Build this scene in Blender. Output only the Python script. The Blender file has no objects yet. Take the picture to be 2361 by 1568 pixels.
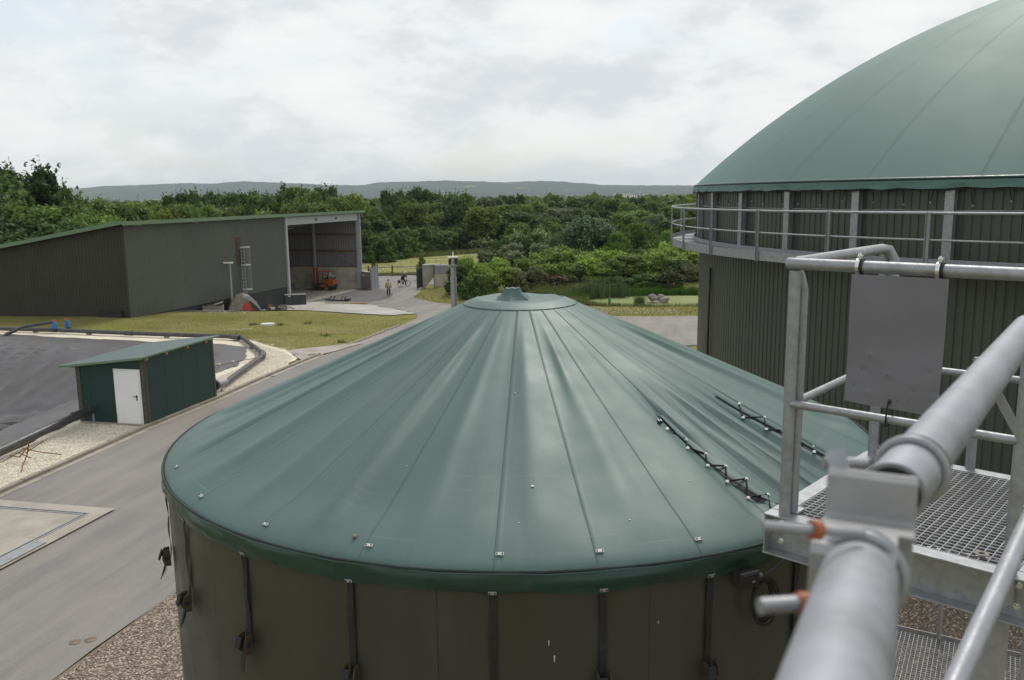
import bpy, bmesh, math, random
import numpy as np
from mathutils import Vector, Matrix, noise
from mathutils.geometry import tessellate_polygon
random.seed(7); np.random.seed(7)
scene = bpy.context.scene
COL = scene.collection
R = math.radians

# ------------------------------------------------------------------ camera
PITCH, ROLL = R(9.76), R(0.69)
fw = Vector((0, math.cos(PITCH), -math.sin(PITCH)))
up0 = Vector((0, math.sin(PITCH), math.cos(PITCH)))
rt0 = Vector((1, 0, 0))
rt = math.cos(ROLL)*rt0 - math.sin(ROLL)*up0
up = math.sin(ROLL)*rt0 + math.cos(ROLL)*up0
cd = bpy.data.cameras.new('camera'); cam = bpy.data.objects.new('camera', cd); COL.objects.link(cam)
cam.matrix_world = Matrix(((rt.x, up.x, -fw.x, 0), (rt.y, up.y, -fw.y, 0), (rt.z, up.z, -fw.z, 7.8), (0, 0, 0, 1)))
cd.sensor_width = 36; cd.lens = 36*1943/2361
cd.clip_start = 0.05; cd.clip_end = 40000
cd.dof.use_dof = True; cd.dof.focus_distance = 9.0; cd.dof.aperture_fstop = 6.3
scene.camera = cam

# ------------------------------------------------------------------ sky, sun, exposure
SUN_EL, SUN_AZ = R(52), R(20)          # azimuth measured from +Y towards +X
w = bpy.data.worlds.new('World'); scene.world = w; w.use_nodes = True
nt = w.node_tree; N = nt.nodes; LK = nt.links
for n in list(N): N.remove(n)
def nd(t, **kw):
    n = N.new(t)
    for k, v in kw.items(): setattr(n, k, v)
    return n
out = nd('ShaderNodeOutputWorld'); bg = nd('ShaderNodeBackground'); bg.inputs['Strength'].default_value = 0.1
LK.new(bg.outputs[0], out.inputs[0])
sky = nd('ShaderNodeTexSky', sky_type='NISHITA', sun_disc=False, sun_elevation=SUN_EL, sun_rotation=SUN_AZ)
sky.air_density = 1.2; sky.dust_density = 2.0
tc = nd('ShaderNodeTexCoord'); sx = nd('ShaderNodeSeparateXYZ'); LK.new(tc.outputs['Generated'], sx.inputs[0])
def mth(op, a, b=None, clamp=False):
    n = nd('ShaderNodeMath', operation=op); n.use_clamp = clamp
    for i, v in enumerate((a, b)):
        if v is None: continue
        if isinstance(v, (int, float)): n.inputs[i].default_value = v
        else: LK.new(v, n.inputs[i])
    return n.outputs[0]
zz = mth('ADD', mth('MAXIMUM', sx.outputs['Z'], 0.0), 0.20)
px, py = mth('DIVIDE', sx.outputs['X'], zz), mth('DIVIDE', sx.outputs['Y'], zz)
cb = nd('ShaderNodeCombineXYZ'); LK.new(px, cb.inputs[0]); LK.new(py, cb.inputs[1])
def wnoise(scale, detail, rough, offs, dist=0.0):
    m = nd('ShaderNodeMapping'); m.inputs['Location'].default_value = offs; LK.new(cb.outputs[0], m.inputs[0])
    n = nd('ShaderNodeTexNoise'); n.inputs['Scale'].default_value = scale; n.inputs['Detail'].default_value = detail
    n.inputs['Roughness'].default_value = rough; n.inputs['Distortion'].default_value = dist; LK.new(m.outputs[0], n.inputs[0]); return n.outputs[0]
def ramp(fac, stops, interp='EASE'):
    n = nd('ShaderNodeValToRGB'); n.color_ramp.interpolation = interp
    e = n.color_ramp.elements
    while len(e) > 1: e.remove(e[-1])
    e[0].position, e[0].color = stops[0][0], (*stops[0][1], 1)
    for p, c in stops[1:]:
        q = e.new(p); q.color = (*c, 1)
    LK.new(fac, n.inputs[0]); return n.outputs[0]
n_big = wnoise(0.42, 5, 0.50, (1.3, 0.2, 0), 0.5)
n_mid = wnoise(1.25, 7, 0.56, (4.1, 2.7, 3.0), 0.35)
n_gap = wnoise(0.8, 6, 0.52, (9.7, 5.3, 8.0), 0.5)
# heaped clouds low over the horizon: lit tops and greyer bases from the change of density with height
hv = nd('ShaderNodeVectorMath', operation='MULTIPLY'); LK.new(tc.outputs['Generated'], hv.inputs[0]); hv.inputs[1].default_value = (1.0, 1.0, 2.3)
def hnoise(dz):
    a_ = nd('ShaderNodeVectorMath', operation='ADD'); LK.new(hv.outputs[0], a_.inputs[0]); a_.inputs[1].default_value = (3.3, 1.7, dz)
    n = nd('ShaderNodeTexNoise'); n.inputs['Scale'].default_value = 5.6; n.inputs['Detail'].default_value = 10; n.inputs['Roughness'].default_value = 0.60; n.inputs['Distortion'].default_value = 0.1; LK.new(a_.outputs[0], n.inputs[0]); return n.outputs[0]
h0, h1 = hnoise(0.0), hnoise(0.13)
puff = mth('SUBTRACT', h0, h1)
tone = mth('ADD', mth('ADD', mth('MULTIPLY', n_big, 0.22), mth('MULTIPLY', n_mid, 0.10)), mth('MULTIPLY', h0, 0.68))
tone = mth('ADD', tone, mth('MULTIPLY', puff, 0.40))
cloud = ramp(tone, [(0.37, (5.55, 5.8, 6.05)), (0.44, (6.15, 6.3, 6.45)), (0.49, (6.75, 6.82, 6.88)), (0.56, (7.1, 7.12, 7.12)), (0.68, (7.4, 7.4, 7.38))], 'LINEAR')
gap = ramp(mth('ADD', mth('MULTIPLY', n_gap, 0.5), mth('MULTIPLY', mth('SUBTRACT', 1.0, h1), 0.5)), [(0.50, (0, 0, 0)), (0.60, (0.7, 0.7, 0.7))])
mx = nd('ShaderNodeMix', data_type='RGBA'); LK.new(gap, mx.inputs[0]); LK.new(cloud, mx.inputs[6])
sk2 = nd('ShaderNodeMix', data_type='RGBA'); sk2.inputs[0].default_value = 0.55; LK.new(sky.outputs[0], sk2.inputs[6]); sk2.inputs[7].default_value = (5.9, 6.6, 7.0, 1)
LK.new(sk2.outputs[2], mx.inputs[7])
LK.new(mx.outputs[2], bg.inputs['Color'])
sl = bpy.data.lights.new('sun', 'SUN'); sun = bpy.data.objects.new('sun', sl); COL.objects.link(sun)
sl.energy = 1.5; sl.angle = R(18); sl.color = (1, 0.96, 0.90)
sdir = Vector((math.sin(SUN_AZ)*math.cos(SUN_EL), math.cos(SUN_AZ)*math.cos(SUN_EL), math.sin(SUN_EL)))
sun.rotation_euler = sdir.to_track_quat('Z', 'Y').to_euler(); sun.location = (0, 0, 60)
scene.view_settings.view_transform = 'Standard'; scene.view_settings.look = 'None'
scene.view_settings.exposure = 0.40; scene.view_settings.gamma = 1.0; scene.view_settings.use_curve_mapping = False
scene.render.engine = 'CYCLES'
cy = scene.cycles
cy.max_bounces = 6; cy.diffuse_bounces = 3; cy.glossy_bounces = 3; cy.transmission_bounces = 4; cy.transparent_max_bounces = 8; cy.volume_bounces = 1
cy.use_denoising = True
try: cy.denoiser = 'OPENIMAGEDENOISE'
except Exception: pass

# ------------------------------------------------------------------ helpers
WL = {}
def wl(o): return WL.get(o.name, Vector((0, 0, 0)))
def tag(o, label=None, cat=None, group=None, kind=None):
    if label: o['label'] = label
    if cat: o['category'] = cat
    if group: o['group'] = group
    if kind: o['kind'] = kind
    return o
def thing(name, loc, label, cat, group=None, kind=None):
    o = bpy.data.objects.new(name, None); COL.objects.link(o); o.location = loc; o.empty_display_size = 0.2
    WL[o.name] = Vector(loc)
    return tag(o, label, cat, group, kind)
class MB:
    def __init__(s): s.v = []; s.f = []
    def add(s, vs, fs):
        o = len(s.v); s.v += [tuple(p) for p in vs]; s.f += [tuple(i+o for i in f) for f in fs]; return s
    def box(s, c, size, ax=None):
        ex, ey, ez = ax if ax else (Vector((1,0,0)), Vector((0,1,0)), Vector((0,0,1)))
        c = Vector(c); a, b, d = size[0]/2, size[1]/2, size[2]/2
        vs = [c+ex*(a*i)+ey*(b*j)+ez*(d*k) for k in (-1,1) for j in (-1,1) for i in (-1,1)]
        return s.add(vs, [(0,2,3,1),(4,5,7,6),(0,1,5,4),(2,6,7,3),(0,4,6,2),(1,3,7,5)])
    def bx(s, x0, y0, z0, x1, y1, z1): return s.box(((x0+x1)/2,(y0+y1)/2,(z0+z1)/2), (x1-x0,y1-y0,z1-z0))
    def bar(s, p, q, w, h, upv=(0,0,1)):
        p, q = Vector(p), Vector(q); d = q-p; L = d.length; d.normalize(); u = Vector(upv)
        sd = d.cross(u)
        if sd.length < 1e-5: sd = d.cross(Vector((1,0,0)))
        sd.normalize(); u = sd.cross(d)
        return s.box((p+q)/2, (L, w, h), (d, sd, u))
    def tube(s, pts, r, n=8, caps=True, closed=False):
        P = [Vector(p) for p in pts]; k = len(P); rr = r if isinstance(r, (list, tuple)) else [r]*k
        o = len(s.v); prev = None
        for i in range(k):
            if closed: t = P[(i+1) % k]-P[i-1]
            else: t = (P[min(i+1,k-1)]-P[max(i-1,0)])
            t.normalize()
            if prev is None:
                a = t.cross(Vector((0,0,1)))
                if a.length < 1e-3: a = t.cross(Vector((1,0,0)))
            else: a = prev - t*prev.dot(t)
            a.normalize(); prev = a; b = t.cross(a)
            # mitre so that bends keep their width
            sc = 1.0
            if 0 < i < k-1:
                c_ = (P[i]-P[i-1]).normalized().dot((P[i+1]-P[i]).normalized()); sc = 1/max(0.6, math.sqrt(max(0.05,(1+c_)/2)))
            for j in range(n):
                an = 2*math.pi*j/n; s.v.append(tuple(P[i]+(a*math.cos(an)+b*math.sin(an))*rr[i]*sc))
        for i in range(k if closed else k-1):
            for j in range(n):
                i2 = (i+1) % k
                s.f.append((o+i*n+j, o+i*n+(j+1)%n, o+i2*n+(j+1)%n, o+i2*n+j))
        if caps and not closed:
            s.f.append(tuple(o+j for j in reversed(range(n)))); s.f.append(tuple(o+(k-1)*n+j for j in range(n)))
        return s
    def lathe(s, prof, c, n=24, a0=0.0, a1=2*math.pi, axis=None):
        c = Vector(c); o = len(s.v); full = abs(a1-a0-2*math.pi) < 1e-6; m = n if full else n+1
        ex, ey, ez = axis if axis else (Vector((1,0,0)), Vector((0,1,0)), Vector((0,0,1)))
        for i in range(m):
            a = a0+(a1-a0)*i/n
            for r, z in prof: s.v.append(tuple(c+(ex*math.cos(a)+ey*math.sin(a))*r+ez*z))
        k = len(prof)
        for i in range(n):
            i2 = (i+1) % m
            for j in range(k-1): s.f.append((o+i*k+j, o+i2*k+j, o+i2*k+j+1, o+i*k+j+1))
        return s
    def grid(s, rows, flip=False):
        o = len(s.v); nc = len(rows[0])
        for r in rows: s.v += [tuple(p) for p in r]
        for i in range(len(rows)-1):
            for j in range(nc-1):
                q = (o+i*nc+j, o+i*nc+j+1, o+(i+1)*nc+j+1, o+(i+1)*nc+j); s.f.append(q[::-1] if flip else q)
        return s
    def prism(s, poly, p0, ex, ey, ez, d0, d1):
        """poly in (ex,ey) extruded from d0 to d1 along ez"""
        p0 = Vector(p0); n = len(poly); o = len(s.v)
        for d in (d0, d1): s.v += [tuple(p0+ex*a+ey*b+ez*d) for a, b in poly]
        for i in range(n): j = (i+1) % n; s.f.append((o+i, o+j, o+n+j, o+n+i))
        tri = tessellate_polygon([[Vector((a, b, 0)) for a, b in poly]])
        for t in tri: s.f.append((o+t[0], o+t[1], o+t[2])); s.f.append((o+n+t[2], o+n+t[1], o+n+t[0]))
        return s
    def build(s, name, mat, parent=None, smooth=False, loc=None, bevel=0.0, kind=None, label=None, cat=None, group=None, fix=True, auto=None):
        org = wl(parent) if parent is not None else Vector(loc if loc is not None else (0,0,0))
        me = bpy.data.meshes.new(name)
        me.from_pydata([(x-org.x, y-org.y, z-org.z) for x, y, z in s.v], [], s.f)
        if fix:
            b = bmesh.new(); b.from_mesh(me); bmesh.ops.recalc_face_normals(b, faces=b.faces); b.to_mesh(me); b.free()
        if smooth:
            me.polygons.foreach_set('use_smooth', [True]*len(me.polygons))
            if auto is not None:
                try: me.set_sharp_from_angle(angle=R(auto))
                except Exception: pass
        if mat: me.materials.append(mat)
        o = bpy.data.objects.new(name, me); COL.objects.link(o); WL[o.name] = org.copy()
        if parent is not None: o.parent = parent
        else: o.location = org
        if bevel:
            m = o.modifiers.new('bevel', 'BEVEL'); m.width = bevel; m.segments = 2; m.limit_method = 'ANGLE'; m.angle_limit = R(40)
        return tag(o, label, cat, group, kind)
def link_copy(o, parent=None):
    c = o.copy(); COL.objects.link(c); c.parent = parent; WL[c.name] = wl(o) if parent is None else wl(parent); return c
def copy_tree(root, loc, rotz=0, scale=None):
    r = link_copy(root); r.location = loc; r.rotation_euler = (0,0,rotz); WL[r.name] = Vector(loc)
    if scale: r.scale = scale
    for ch in [o for o in root.children]:
        c = link_copy(ch, r)
        for g in [o for o in ch.children]: link_copy(g, c)
    return r
def sm(a, b, x):
    t = min(max((x-a)/(b-a), 0), 1); return t*t*(3-2*t)
def mix(a, b, t): return a+(b-a)*t
def uv2(x, y, z=0.0): return Vector((x, y, z))

# ------------------------------------------------------------------ materials
def newmat(name):
    m = bpy.data.materials.new(name); m.use_nodes = True; t = m.node_tree
    for n in list(t.nodes): t.nodes.remove(n)
    o = t.nodes.new('ShaderNodeOutputMaterial'); return m, t, o
def pm(name, col, rough=0.6, var=0.14, sc=3.0, bump=0.0, bsc=40.0, metal=0.0, spec=0.5, dirt=None, streak=0.0, stretch=(1,1,1), rnd=0.0, island=0.0, fine=0.0, coat=0.0, rvar=0.12, drot=None):
    m, t, o = newmat(name); nn = t.nodes; lk = t.links
    p = nn.new('ShaderNodeBsdfPrincipled'); lk.new(p.outputs[0], o.inputs[0])
    p.inputs['Metallic'].default_value = metal; p.inputs['Specular IOR Level'].default_value = spec
    if coat: p.inputs['Coat Weight'].default_value = coat; p.inputs['Coat Roughness'].default_value = 0.15
    tcd = nn.new('ShaderNodeTexCoord'); mp = nn.new('ShaderNodeMapping'); mp.inputs['Scale'].default_value = stretch; lk.new(tcd.outputs['Object'], mp.inputs[0])
    def nz(scale, detail=5, rough_=0.6, vec=None):
        n = nn.new('ShaderNodeTexNoise'); n.inputs['Scale'].default_value = scale; n.inputs['Detail'].default_value = detail; n.inputs['Roughness'].default_value = rough_
        lk.new(vec or mp.outputs[0], n.inputs[0]); return n.outputs[0]
    def mr(x, a, b, c, d):
        n = nn.new('ShaderNodeMapRange'); n.inputs[1].default_value = a; n.inputs[2].default_value = b; n.inputs[3].default_value = c; n.inputs[4].default_value = d; lk.new(x, n.inputs[0]); return n.outputs[0]
    def mul(a, b):
        n = nn.new('ShaderNodeMath'); n.operation = 'MULTIPLY'
        for i, v in enumerate((a, b)):
            if isinstance(v, (int, float)): n.inputs[i].default_value = v
            else: lk.new(v, n.inputs[i])
        return n.outputs[0]
    n1 = nz(sc)
    val = mr(n1, 0.25, 0.75, 1-var, 1+var)
    if fine: val = mul(val, mr(nz(bsc, 3, 0.7), 0.3, 0.7, 1-fine, 1+fine))
    if streak:
        m2 = nn.new('ShaderNodeMapping'); m2.inputs['Scale'].default_value = (1, 1, 0.06); lk.new(tcd.outputs['Object'], m2.inputs[0])
        val = mul(val, mr(nz(6.0, 6, 0.7, m2.outputs[0]), 0.3, 0.7, 1-streak, 1+streak))
    if rnd:
        oi = nn.new('ShaderNodeObjectInfo'); val = mul(val, mr(oi.outputs['Random'], 0, 1, 1-rnd, 1+rnd))
    if island:
        gi = nn.new('ShaderNodeNewGeometry'); val = mul(val, mr(gi.outputs['Random Per Island'], 0, 1, 1-island, 1+island))
    cm = nn.new('ShaderNodeVectorMath'); cm.operation = 'SCALE'; cm.inputs[0].default_value = col; lk.new(val, cm.inputs['Scale'])
    colout = cm.outputs[0]
    if dirt:
        dc, amt, dsc = dirt
        dv = None
        if drot is not None:
            m3 = nn.new('ShaderNodeMapping'); m3.vector_type = 'TEXTURE'; m3.inputs['Rotation'].default_value = (0, 0, drot); m3.inputs['Scale'].default_value = (9, 1, 1); lk.new(tcd.outputs['Object'], m3.inputs[0]); dv = m3.outputs[0]
        f = mr(nz(dsc, 7, 0.65, dv), 0.42, 0.72, 0, amt)
        mxn = nn.new('ShaderNodeMix'); mxn.data_type = 'RGBA'; lk.new(f, mxn.inputs[0]); lk.new(colout, mxn.inputs[6]); mxn.inputs[7].default_value = (*dc, 1); colout = mxn.outputs[2]
    lk.new(colout, p.inputs['Base Color'])
    lk.new(mr(nz(sc*2.3), 0.3, 0.7, max(0.03, rough-rvar), min(1, rough+rvar)), p.inputs['Roughness'])
    if bump:
        bn = nn.new('ShaderNodeBump'); bn.inputs['Strength'].default_value = 1.0; bn.inputs['Distance'].default_value = bump
        lk.new(nz(bsc, 4, 0.65), bn.inputs['Height']); lk.new(bn.outputs[0], p.inputs['Normal'])
    return m
def tarpmat(name, col, streakamt=0.26, arcs=False, **kw):
    """fabric with dirt washed down along the fall line (polar coordinates about the tank axis)"""
    m = pm(name, col, **kw); t = m.node_tree; nn = t.nodes; lk = t.links
    p = [n for n in nn if n.type == 'BSDF_PRINCIPLED'][0]; tcd = [n for n in nn if n.type == 'TEX_COORD'][0]
    sp = nn.new('ShaderNodeSeparateXYZ'); lk.new(tcd.outputs['Object'], sp.inputs[0])
    at = nn.new('ShaderNodeMath'); at.operation = 'ARCTAN2'; lk.new(sp.outputs[1], at.inputs[0]); lk.new(sp.outputs[0], at.inputs[1])
    cb = nn.new('ShaderNodeCombineXYZ'); ml = nn.new('ShaderNodeMath'); ml.operation = 'MULTIPLY'; ml.inputs[1].default_value = 26; lk.new(at.outputs[0], ml.inputs[0]); lk.new(ml.outputs[0], cb.inputs[0])
    mz = nn.new('ShaderNodeMath'); mz.operation = 'MULTIPLY'; mz.inputs[1].default_value = 1.4; lk.new(sp.outputs[2], mz.inputs[0]); lk.new(mz.outputs[0], cb.inputs[2])
    n = nn.new('ShaderNodeTexNoise'); n.inputs['Scale'].default_value = 1.0; n.inputs['Detail'].default_value = 8; n.inputs['Roughness'].default_value = 0.68; lk.new(cb.outputs[0], n.inputs[0])
    mr = nn.new('ShaderNodeMapRange'); mr.inputs[1].default_value = 0.5; mr.inputs[2].default_value = 0.78; mr.inputs[3].default_value = 0; mr.inputs[4].default_value = streakamt; lk.new(n.outputs[0], mr.inputs[0])
    src = p.inputs['Base Color'].links[0].from_socket
    mxn = nn.new('ShaderNodeMix'); mxn.data_type = 'RGBA'; lk.new(mr.outputs[0], mxn.inputs[0]); lk.new(src, mxn.inputs[6]); mxn.inputs[7].default_value = (0.125, 0.180, 0.160, 1); lk.new(mxn.outputs[2], p.inputs['Base Color'])
    if arcs:
        # pale scuffs and old waterlines running round the rim
        c2 = nn.new('ShaderNodeCombineXYZ'); a3 = nn.new('ShaderNodeMath'); a3.operation = 'MULTIPLY'; a3.inputs[1].default_value = 2.2; lk.new(at.outputs[0], a3.inputs[0]); lk.new(a3.outputs[0], c2.inputs[0])
        ln = nn.new('ShaderNodeVectorMath'); ln.operation = 'LENGTH'; xy = nn.new('ShaderNodeCombineXYZ'); lk.new(sp.outputs[0], xy.inputs[0]); lk.new(sp.outputs[1], xy.inputs[1]); lk.new(xy.outputs[0], ln.inputs[0])
        r3 = nn.new('ShaderNodeMath'); r3.operation = 'MULTIPLY'; r3.inputs[1].default_value = 26; lk.new(ln.outputs['Value'], r3.inputs[0]); lk.new(r3.outputs[0], c2.inputs[1])
        n2 = nn.new('ShaderNodeTexNoise'); n2.inputs['Scale'].default_value = 1.0; n2.inputs['Detail'].default_value = 9; n2.inputs['Roughness'].default_value = 0.72; lk.new(c2.outputs[0], n2.inputs[0])
        k2 = nn.new('ShaderNodeMapRange'); k2.inputs[1].default_value = 0.58; k2.inputs[2].default_value = 0.72; k2.inputs[3].default_value = 0; k2.inputs[4].default_value = 0.5; lk.new(n2.outputs[0], k2.inputs[0])
        rm = nn.new('ShaderNodeMapRange'); rm.inputs[1].default_value = 1.75; rm.inputs[2].default_value = 2.4; rm.inputs[3].default_value = 0.1; rm.inputs[4].default_value = 1; lk.new(ln.outputs['Value'], rm.inputs[0])
        pr = nn.new('ShaderNodeMath'); pr.operation = 'MULTIPLY'; lk.new(k2.outputs[0], pr.inputs[0]); lk.new(rm.outputs[0], pr.inputs[1])
        m4 = nn.new('ShaderNodeMix'); m4.data_type = 'RGBA'; lk.new(pr.outputs[0], m4.inputs[0]); lk.new(mxn.outputs[2], m4.inputs[6]); m4.inputs[7].default_value = (0.20, 0.235, 0.215, 1); lk.new(m4.outputs[2], p.inputs['Base Color'])
    return m
def leafmat(name, col, var=0.4, rnd=0.38, trans=0.4, hue=None):
    """leaf: reflects and lets light through; each leaf and each plant has its own tone"""
    m, t, o = newmat(name); nn = t.nodes; lk = t.links
    gi = nn.new('ShaderNodeNewGeometry'); oi = nn.new('ShaderNodeObjectInfo')
    def mr(x, a, b):
        n = nn.new('ShaderNodeMapRange'); n.inputs[3].default_value = a; n.inputs[4].default_value = b; lk.new(x, n.inputs[0]); return n.outputs[0]
    v = nn.new('ShaderNodeMath'); v.operation = 'MULTIPLY'; lk.new(mr(gi.outputs['Random Per Island'], 1-var, 1+var), v.inputs[0]); lk.new(mr(oi.outputs['Random'], 1-rnd, 1+rnd), v.inputs[1])
    mxn = nn.new('ShaderNodeMix'); mxn.data_type = 'RGBA'; lk.new(gi.outputs['Random Per Island'], mxn.inputs[0]); mxn.inputs[6].default_value = (*col, 1)
    h = hue or (col[0]*1.25, col[1]*1.15, col[2]*0.9); mxn.inputs[7].default_value = (*h, 1)
    s = nn.new('ShaderNodeVectorMath'); s.operation = 'SCALE'; lk.new(mxn.outputs[2], s.inputs[0]); lk.new(v.outputs[0], s.inputs['Scale'])
    d = nn.new('ShaderNodeBsdfPrincipled'); d.inputs['Roughness'].default_value = 0.6; d.inputs['Specular IOR Level'].default_value = 0.25; lk.new(s.outputs[0], d.inputs['Base Color'])
    tr = nn.new('ShaderNodeBsdfTranslucent'); lk.new(s.outputs[0], tr.inputs[0])
    ms = nn.new('ShaderNodeMixShader'); ms.inputs[0].default_value = trans; lk.new(d.outputs[0], ms.inputs[1]); lk.new(tr.outputs[0], ms.inputs[2]); lk.new(ms.outputs[0], o.inputs[0])
    return m
M = {}
M['tarp'] = tarpmat('green_pvc_fabric', arcs=True, col=(0.064, 0.122, 0.108), rough=0.50, var=0.10, sc=1.3, spec=0.5, dirt=((0.12, 0.165, 0.145), 0.35, 0.8), fine=0.05, bsc=180, bump=0.0008, streak=0.0, rvar=0.06, rnd=0.05)
M['dome'] = tarpmat('green_dome_membrane', (0.070, 0.148, 0.126), streakamt=0.12, rough=0.60, var=0.05, sc=0.25, spec=0.45, dirt=((0.095, 0.160, 0.140), 0.3, 0.15), rvar=0.03, rnd=0.03)
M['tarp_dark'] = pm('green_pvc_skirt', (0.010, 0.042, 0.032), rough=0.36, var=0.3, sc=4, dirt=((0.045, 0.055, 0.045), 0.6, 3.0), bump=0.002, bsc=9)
M['seam_soft'] = pm('faint_seam', (0.045, 0.095, 0.080), rough=0.7, sc=20)
M['seam'] = pm('seam_dirt', (0.022, 0.035, 0.032), rough=0.8, sc=20)
M['tank_wall'] = pm('olive_insulated_sheet', (0.042, 0.043, 0.034), rough=0.42, var=0.14, sc=1.1, dirt=((0.06, 0.057, 0.04), 0.35, 1.6), streak=0.12, bump=0.002, bsc=2.5)
M['corr'] = pm('olive_corrugated_sheet', (0.056, 0.067, 0.050), rough=0.42, var=0.10, sc=0.8, streak=0.14, rvar=0.06)
M['galv'] = pm('galvanised_steel', (0.335, 0.345, 0.36), rough=0.5, var=0.20, sc=26, metal=0.55, dirt=((0.22, 0.22, 0.215), 0.55, 11), bump=0.0006, bsc=70)
M['galv_old'] = pm('weathered_galvanised_steel', (0.34, 0.34, 0.345), rough=0.6, var=0.16, sc=9, metal=0.4, dirt=((0.20, 0.19, 0.17), 0.6, 6), bump=0.0008, bsc=60)
M['galv_paint'] = pm('grey_galvanised_pipe', (0.33, 0.345, 0.375), rough=0.48, var=0.13, sc=14, metal=0.35, dirt=((0.24, 0.225, 0.20), 0.55, 9), bump=0.0004, bsc=60)
M['zinc'] = pm('bright_zinc', (0.7, 0.7, 0.68), rough=0.3, metal=0.9, sc=40)
M['rubber'] = pm('black_rubber', (0.016, 0.016, 0.017), rough=0.7, sc=12)
M['webbing'] = pm('black_webbing', (0.016, 0.016, 0.018), rough=0.75, sc=20, bump=0.001, bsc=220)
M['brass_rust'] = pm('dull_yellow_steel', (0.085, 0.065, 0.035), rough=0.6, metal=0.3, sc=30, dirt=((0.05,0.04,0.03),0.7,25))
M['orange_cap'] = pm('rusty_plastic_cap', (0.30, 0.085, 0.03), rough=0.5, sc=20)
M['asphalt'] = pm('weathered_asphalt', (0.205, 0.193, 0.182), drot=R(78), rough=0.85, var=0.15, sc=0.35, fine=0.22, bsc=48, bump=0.005, dirt=((0.32, 0.285, 0.24), 0.75, 0.8), spec=0.3)
M['asphalt_new'] = pm('dark_fresh_asphalt', (0.115, 0.112, 0.112), rough=0.85, var=0.12, sc=0.5, fine=0.12, bsc=50, bump=0.003, dirt=((0.20,0.185,0.165),0.5,0.3), spec=0.3)
M['concrete'] = pm('concrete', (0.37, 0.335, 0.285), rough=0.85, var=0.14, sc=1.2, fine=0.08, bsc=40, bump=0.002, dirt=((0.20, 0.175, 0.14), 0.7, 0.9))
M['kerb'] = pm('kerb_concrete', (0.29, 0.255, 0.205), rough=0.9, var=0.16, sc=2.2, fine=0.10, bsc=50, bump=0.003, dirt=((0.17, 0.145, 0.105), 0.6, 1.5), rnd=0.07)
M['lime'] = pm('limestone_chippings', (0.66, 0.60, 0.475), rough=0.95, var=0.12, sc=0.9, fine=0.34, bsc=16, bump=0.03, spec=0.15)
M['lime_stone'] = pm('limestone_chip', (0.74, 0.68, 0.56), rough=0.95, var=0.1, sc=2, island=0.25, spec=0.15)
M['pad'] = pm('pale_crushed_stone', (0.45, 0.44, 0.41), rough=0.95, var=0.14, sc=0.4, fine=0.25, bsc=9, bump=0.02, dirt=((0.30, 0.25, 0.18), 0.6, 0.35), spec=0.15)
M['gravel_bed'] = pm('brown_gravel_bed', (0.20, 0.16, 0.125), rough=0.95, var=0.25, sc=5, fine=0.4, bsc=18, bump=0.02, spec=0.15)
M['pebble'] = pm('brown_pebble', (0.36, 0.295, 0.235), rough=0.8, var=0.15, sc=5, island=0.5, spec=0.3)
M['grass_ground'] = pm('lawn', (0.165, 0.170, 0.042), rough=0.95, var=0.26, sc=0.16, fine=0.30, bsc=7.0, bump=0.05, dirt=((0.27, 0.215, 0.10), 0.85, 0.28), spec=0.1)
M['meadow'] = pm('mown_meadow', (0.225, 0.235, 0.075), rough=0.95, var=0.30, sc=0.5, fine=0.3, bsc=2.2, stretch=(0.18, 1.0, 1), dirt=((0.34, 0.29, 0.155), 0.6, 0.55), spec=0.1)
M['far_ground'] = M['grass_ground']
M['liner'] = pm('black_pond_liner', (0.100, 0.094, 0.098), rough=0.46, var=0.12, sc=0.5, dirt=((0.085, 0.078, 0.066), 0.7, 0.25), fine=0.05, bsc=30, spec=0.45)
M['hdpe'] = pm('black_polyethylene_pipe', (0.040, 0.041, 0.045), rough=0.40, var=0.15, sc=3, dirt=((0.12, 0.11, 0.10), 0.5, 3), spec=0.5)
M['barn'] = pm('lit_green_grey_barn_sheet', (0.074, 0.083, 0.066), rough=0.5, var=0.08, sc=0.3, streak=0.06, rnd=0.06, spec=0.5, rvar=0.05)  # barn paint in its lit tone, the side wall's brightness put into the colour
M['barn_shaded'] = pm('shaded_barn_sheet', (0.040, 0.037, 0.027), rough=0.6, var=0.09, sc=0.4, streak=0.08, rnd=0.03, spec=0.35)  # same paint as the side wall, with the gable's shade put into its colour
M['fascia'] = pm('green_roof_flashing', (0.135, 0.205, 0.115), rough=0.5, var=0.07, sc=0.7)
M['plinth'] = pm('black_plinth', (0.020, 0.020, 0.021), rough=0.8, sc=1.5)
M['barn_in'] = pm('grey_inner_sheet', (0.22, 0.205, 0.205), rough=0.6, var=0.08, sc=0.8, streak=0.10)
M['girt'] = pm('brown_timber_girt', (0.17, 0.085, 0.045), rough=0.75, var=0.2, sc=3, stretch=(0.3,0.3,3))
M['barn_steel'] = pm('pale_grey_steel', (0.42, 0.43, 0.45), rough=0.55, var=0.10, sc=1.2, metal=0.2)
M['barn_conc'] = pm('stained_concrete', (0.52, 0.47, 0.39), rough=0.9, var=0.12, sc=0.6, dirt=((0.14, 0.115, 0.08), 0.8, 0.42), streak=0.14)
M['shed'] = pm('dark_green_panel', (0.0125, 0.040, 0.034), rough=0.42, var=0.10, sc=1.0, rnd=0.06, spec=0.4)
M['shed_roof'] = pm('green_grey_roof_sheet', (0.150, 0.195, 0.190), rough=0.5, var=0.06, sc=1.5, fine=0.02, bsc=50)
M['shed_trim'] = pm('olive_corner_trim', (0.062, 0.058, 0.040), rough=0.55, sc=2)
M['white'] = pm('white_paint', (0.80, 0.80, 0.79), rough=0.4, var=0.03, sc=2)
M['offwhite'] = pm('weathered_white', (0.62, 0.61, 0.57), rough=0.6, var=0.1, sc=4)
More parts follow.
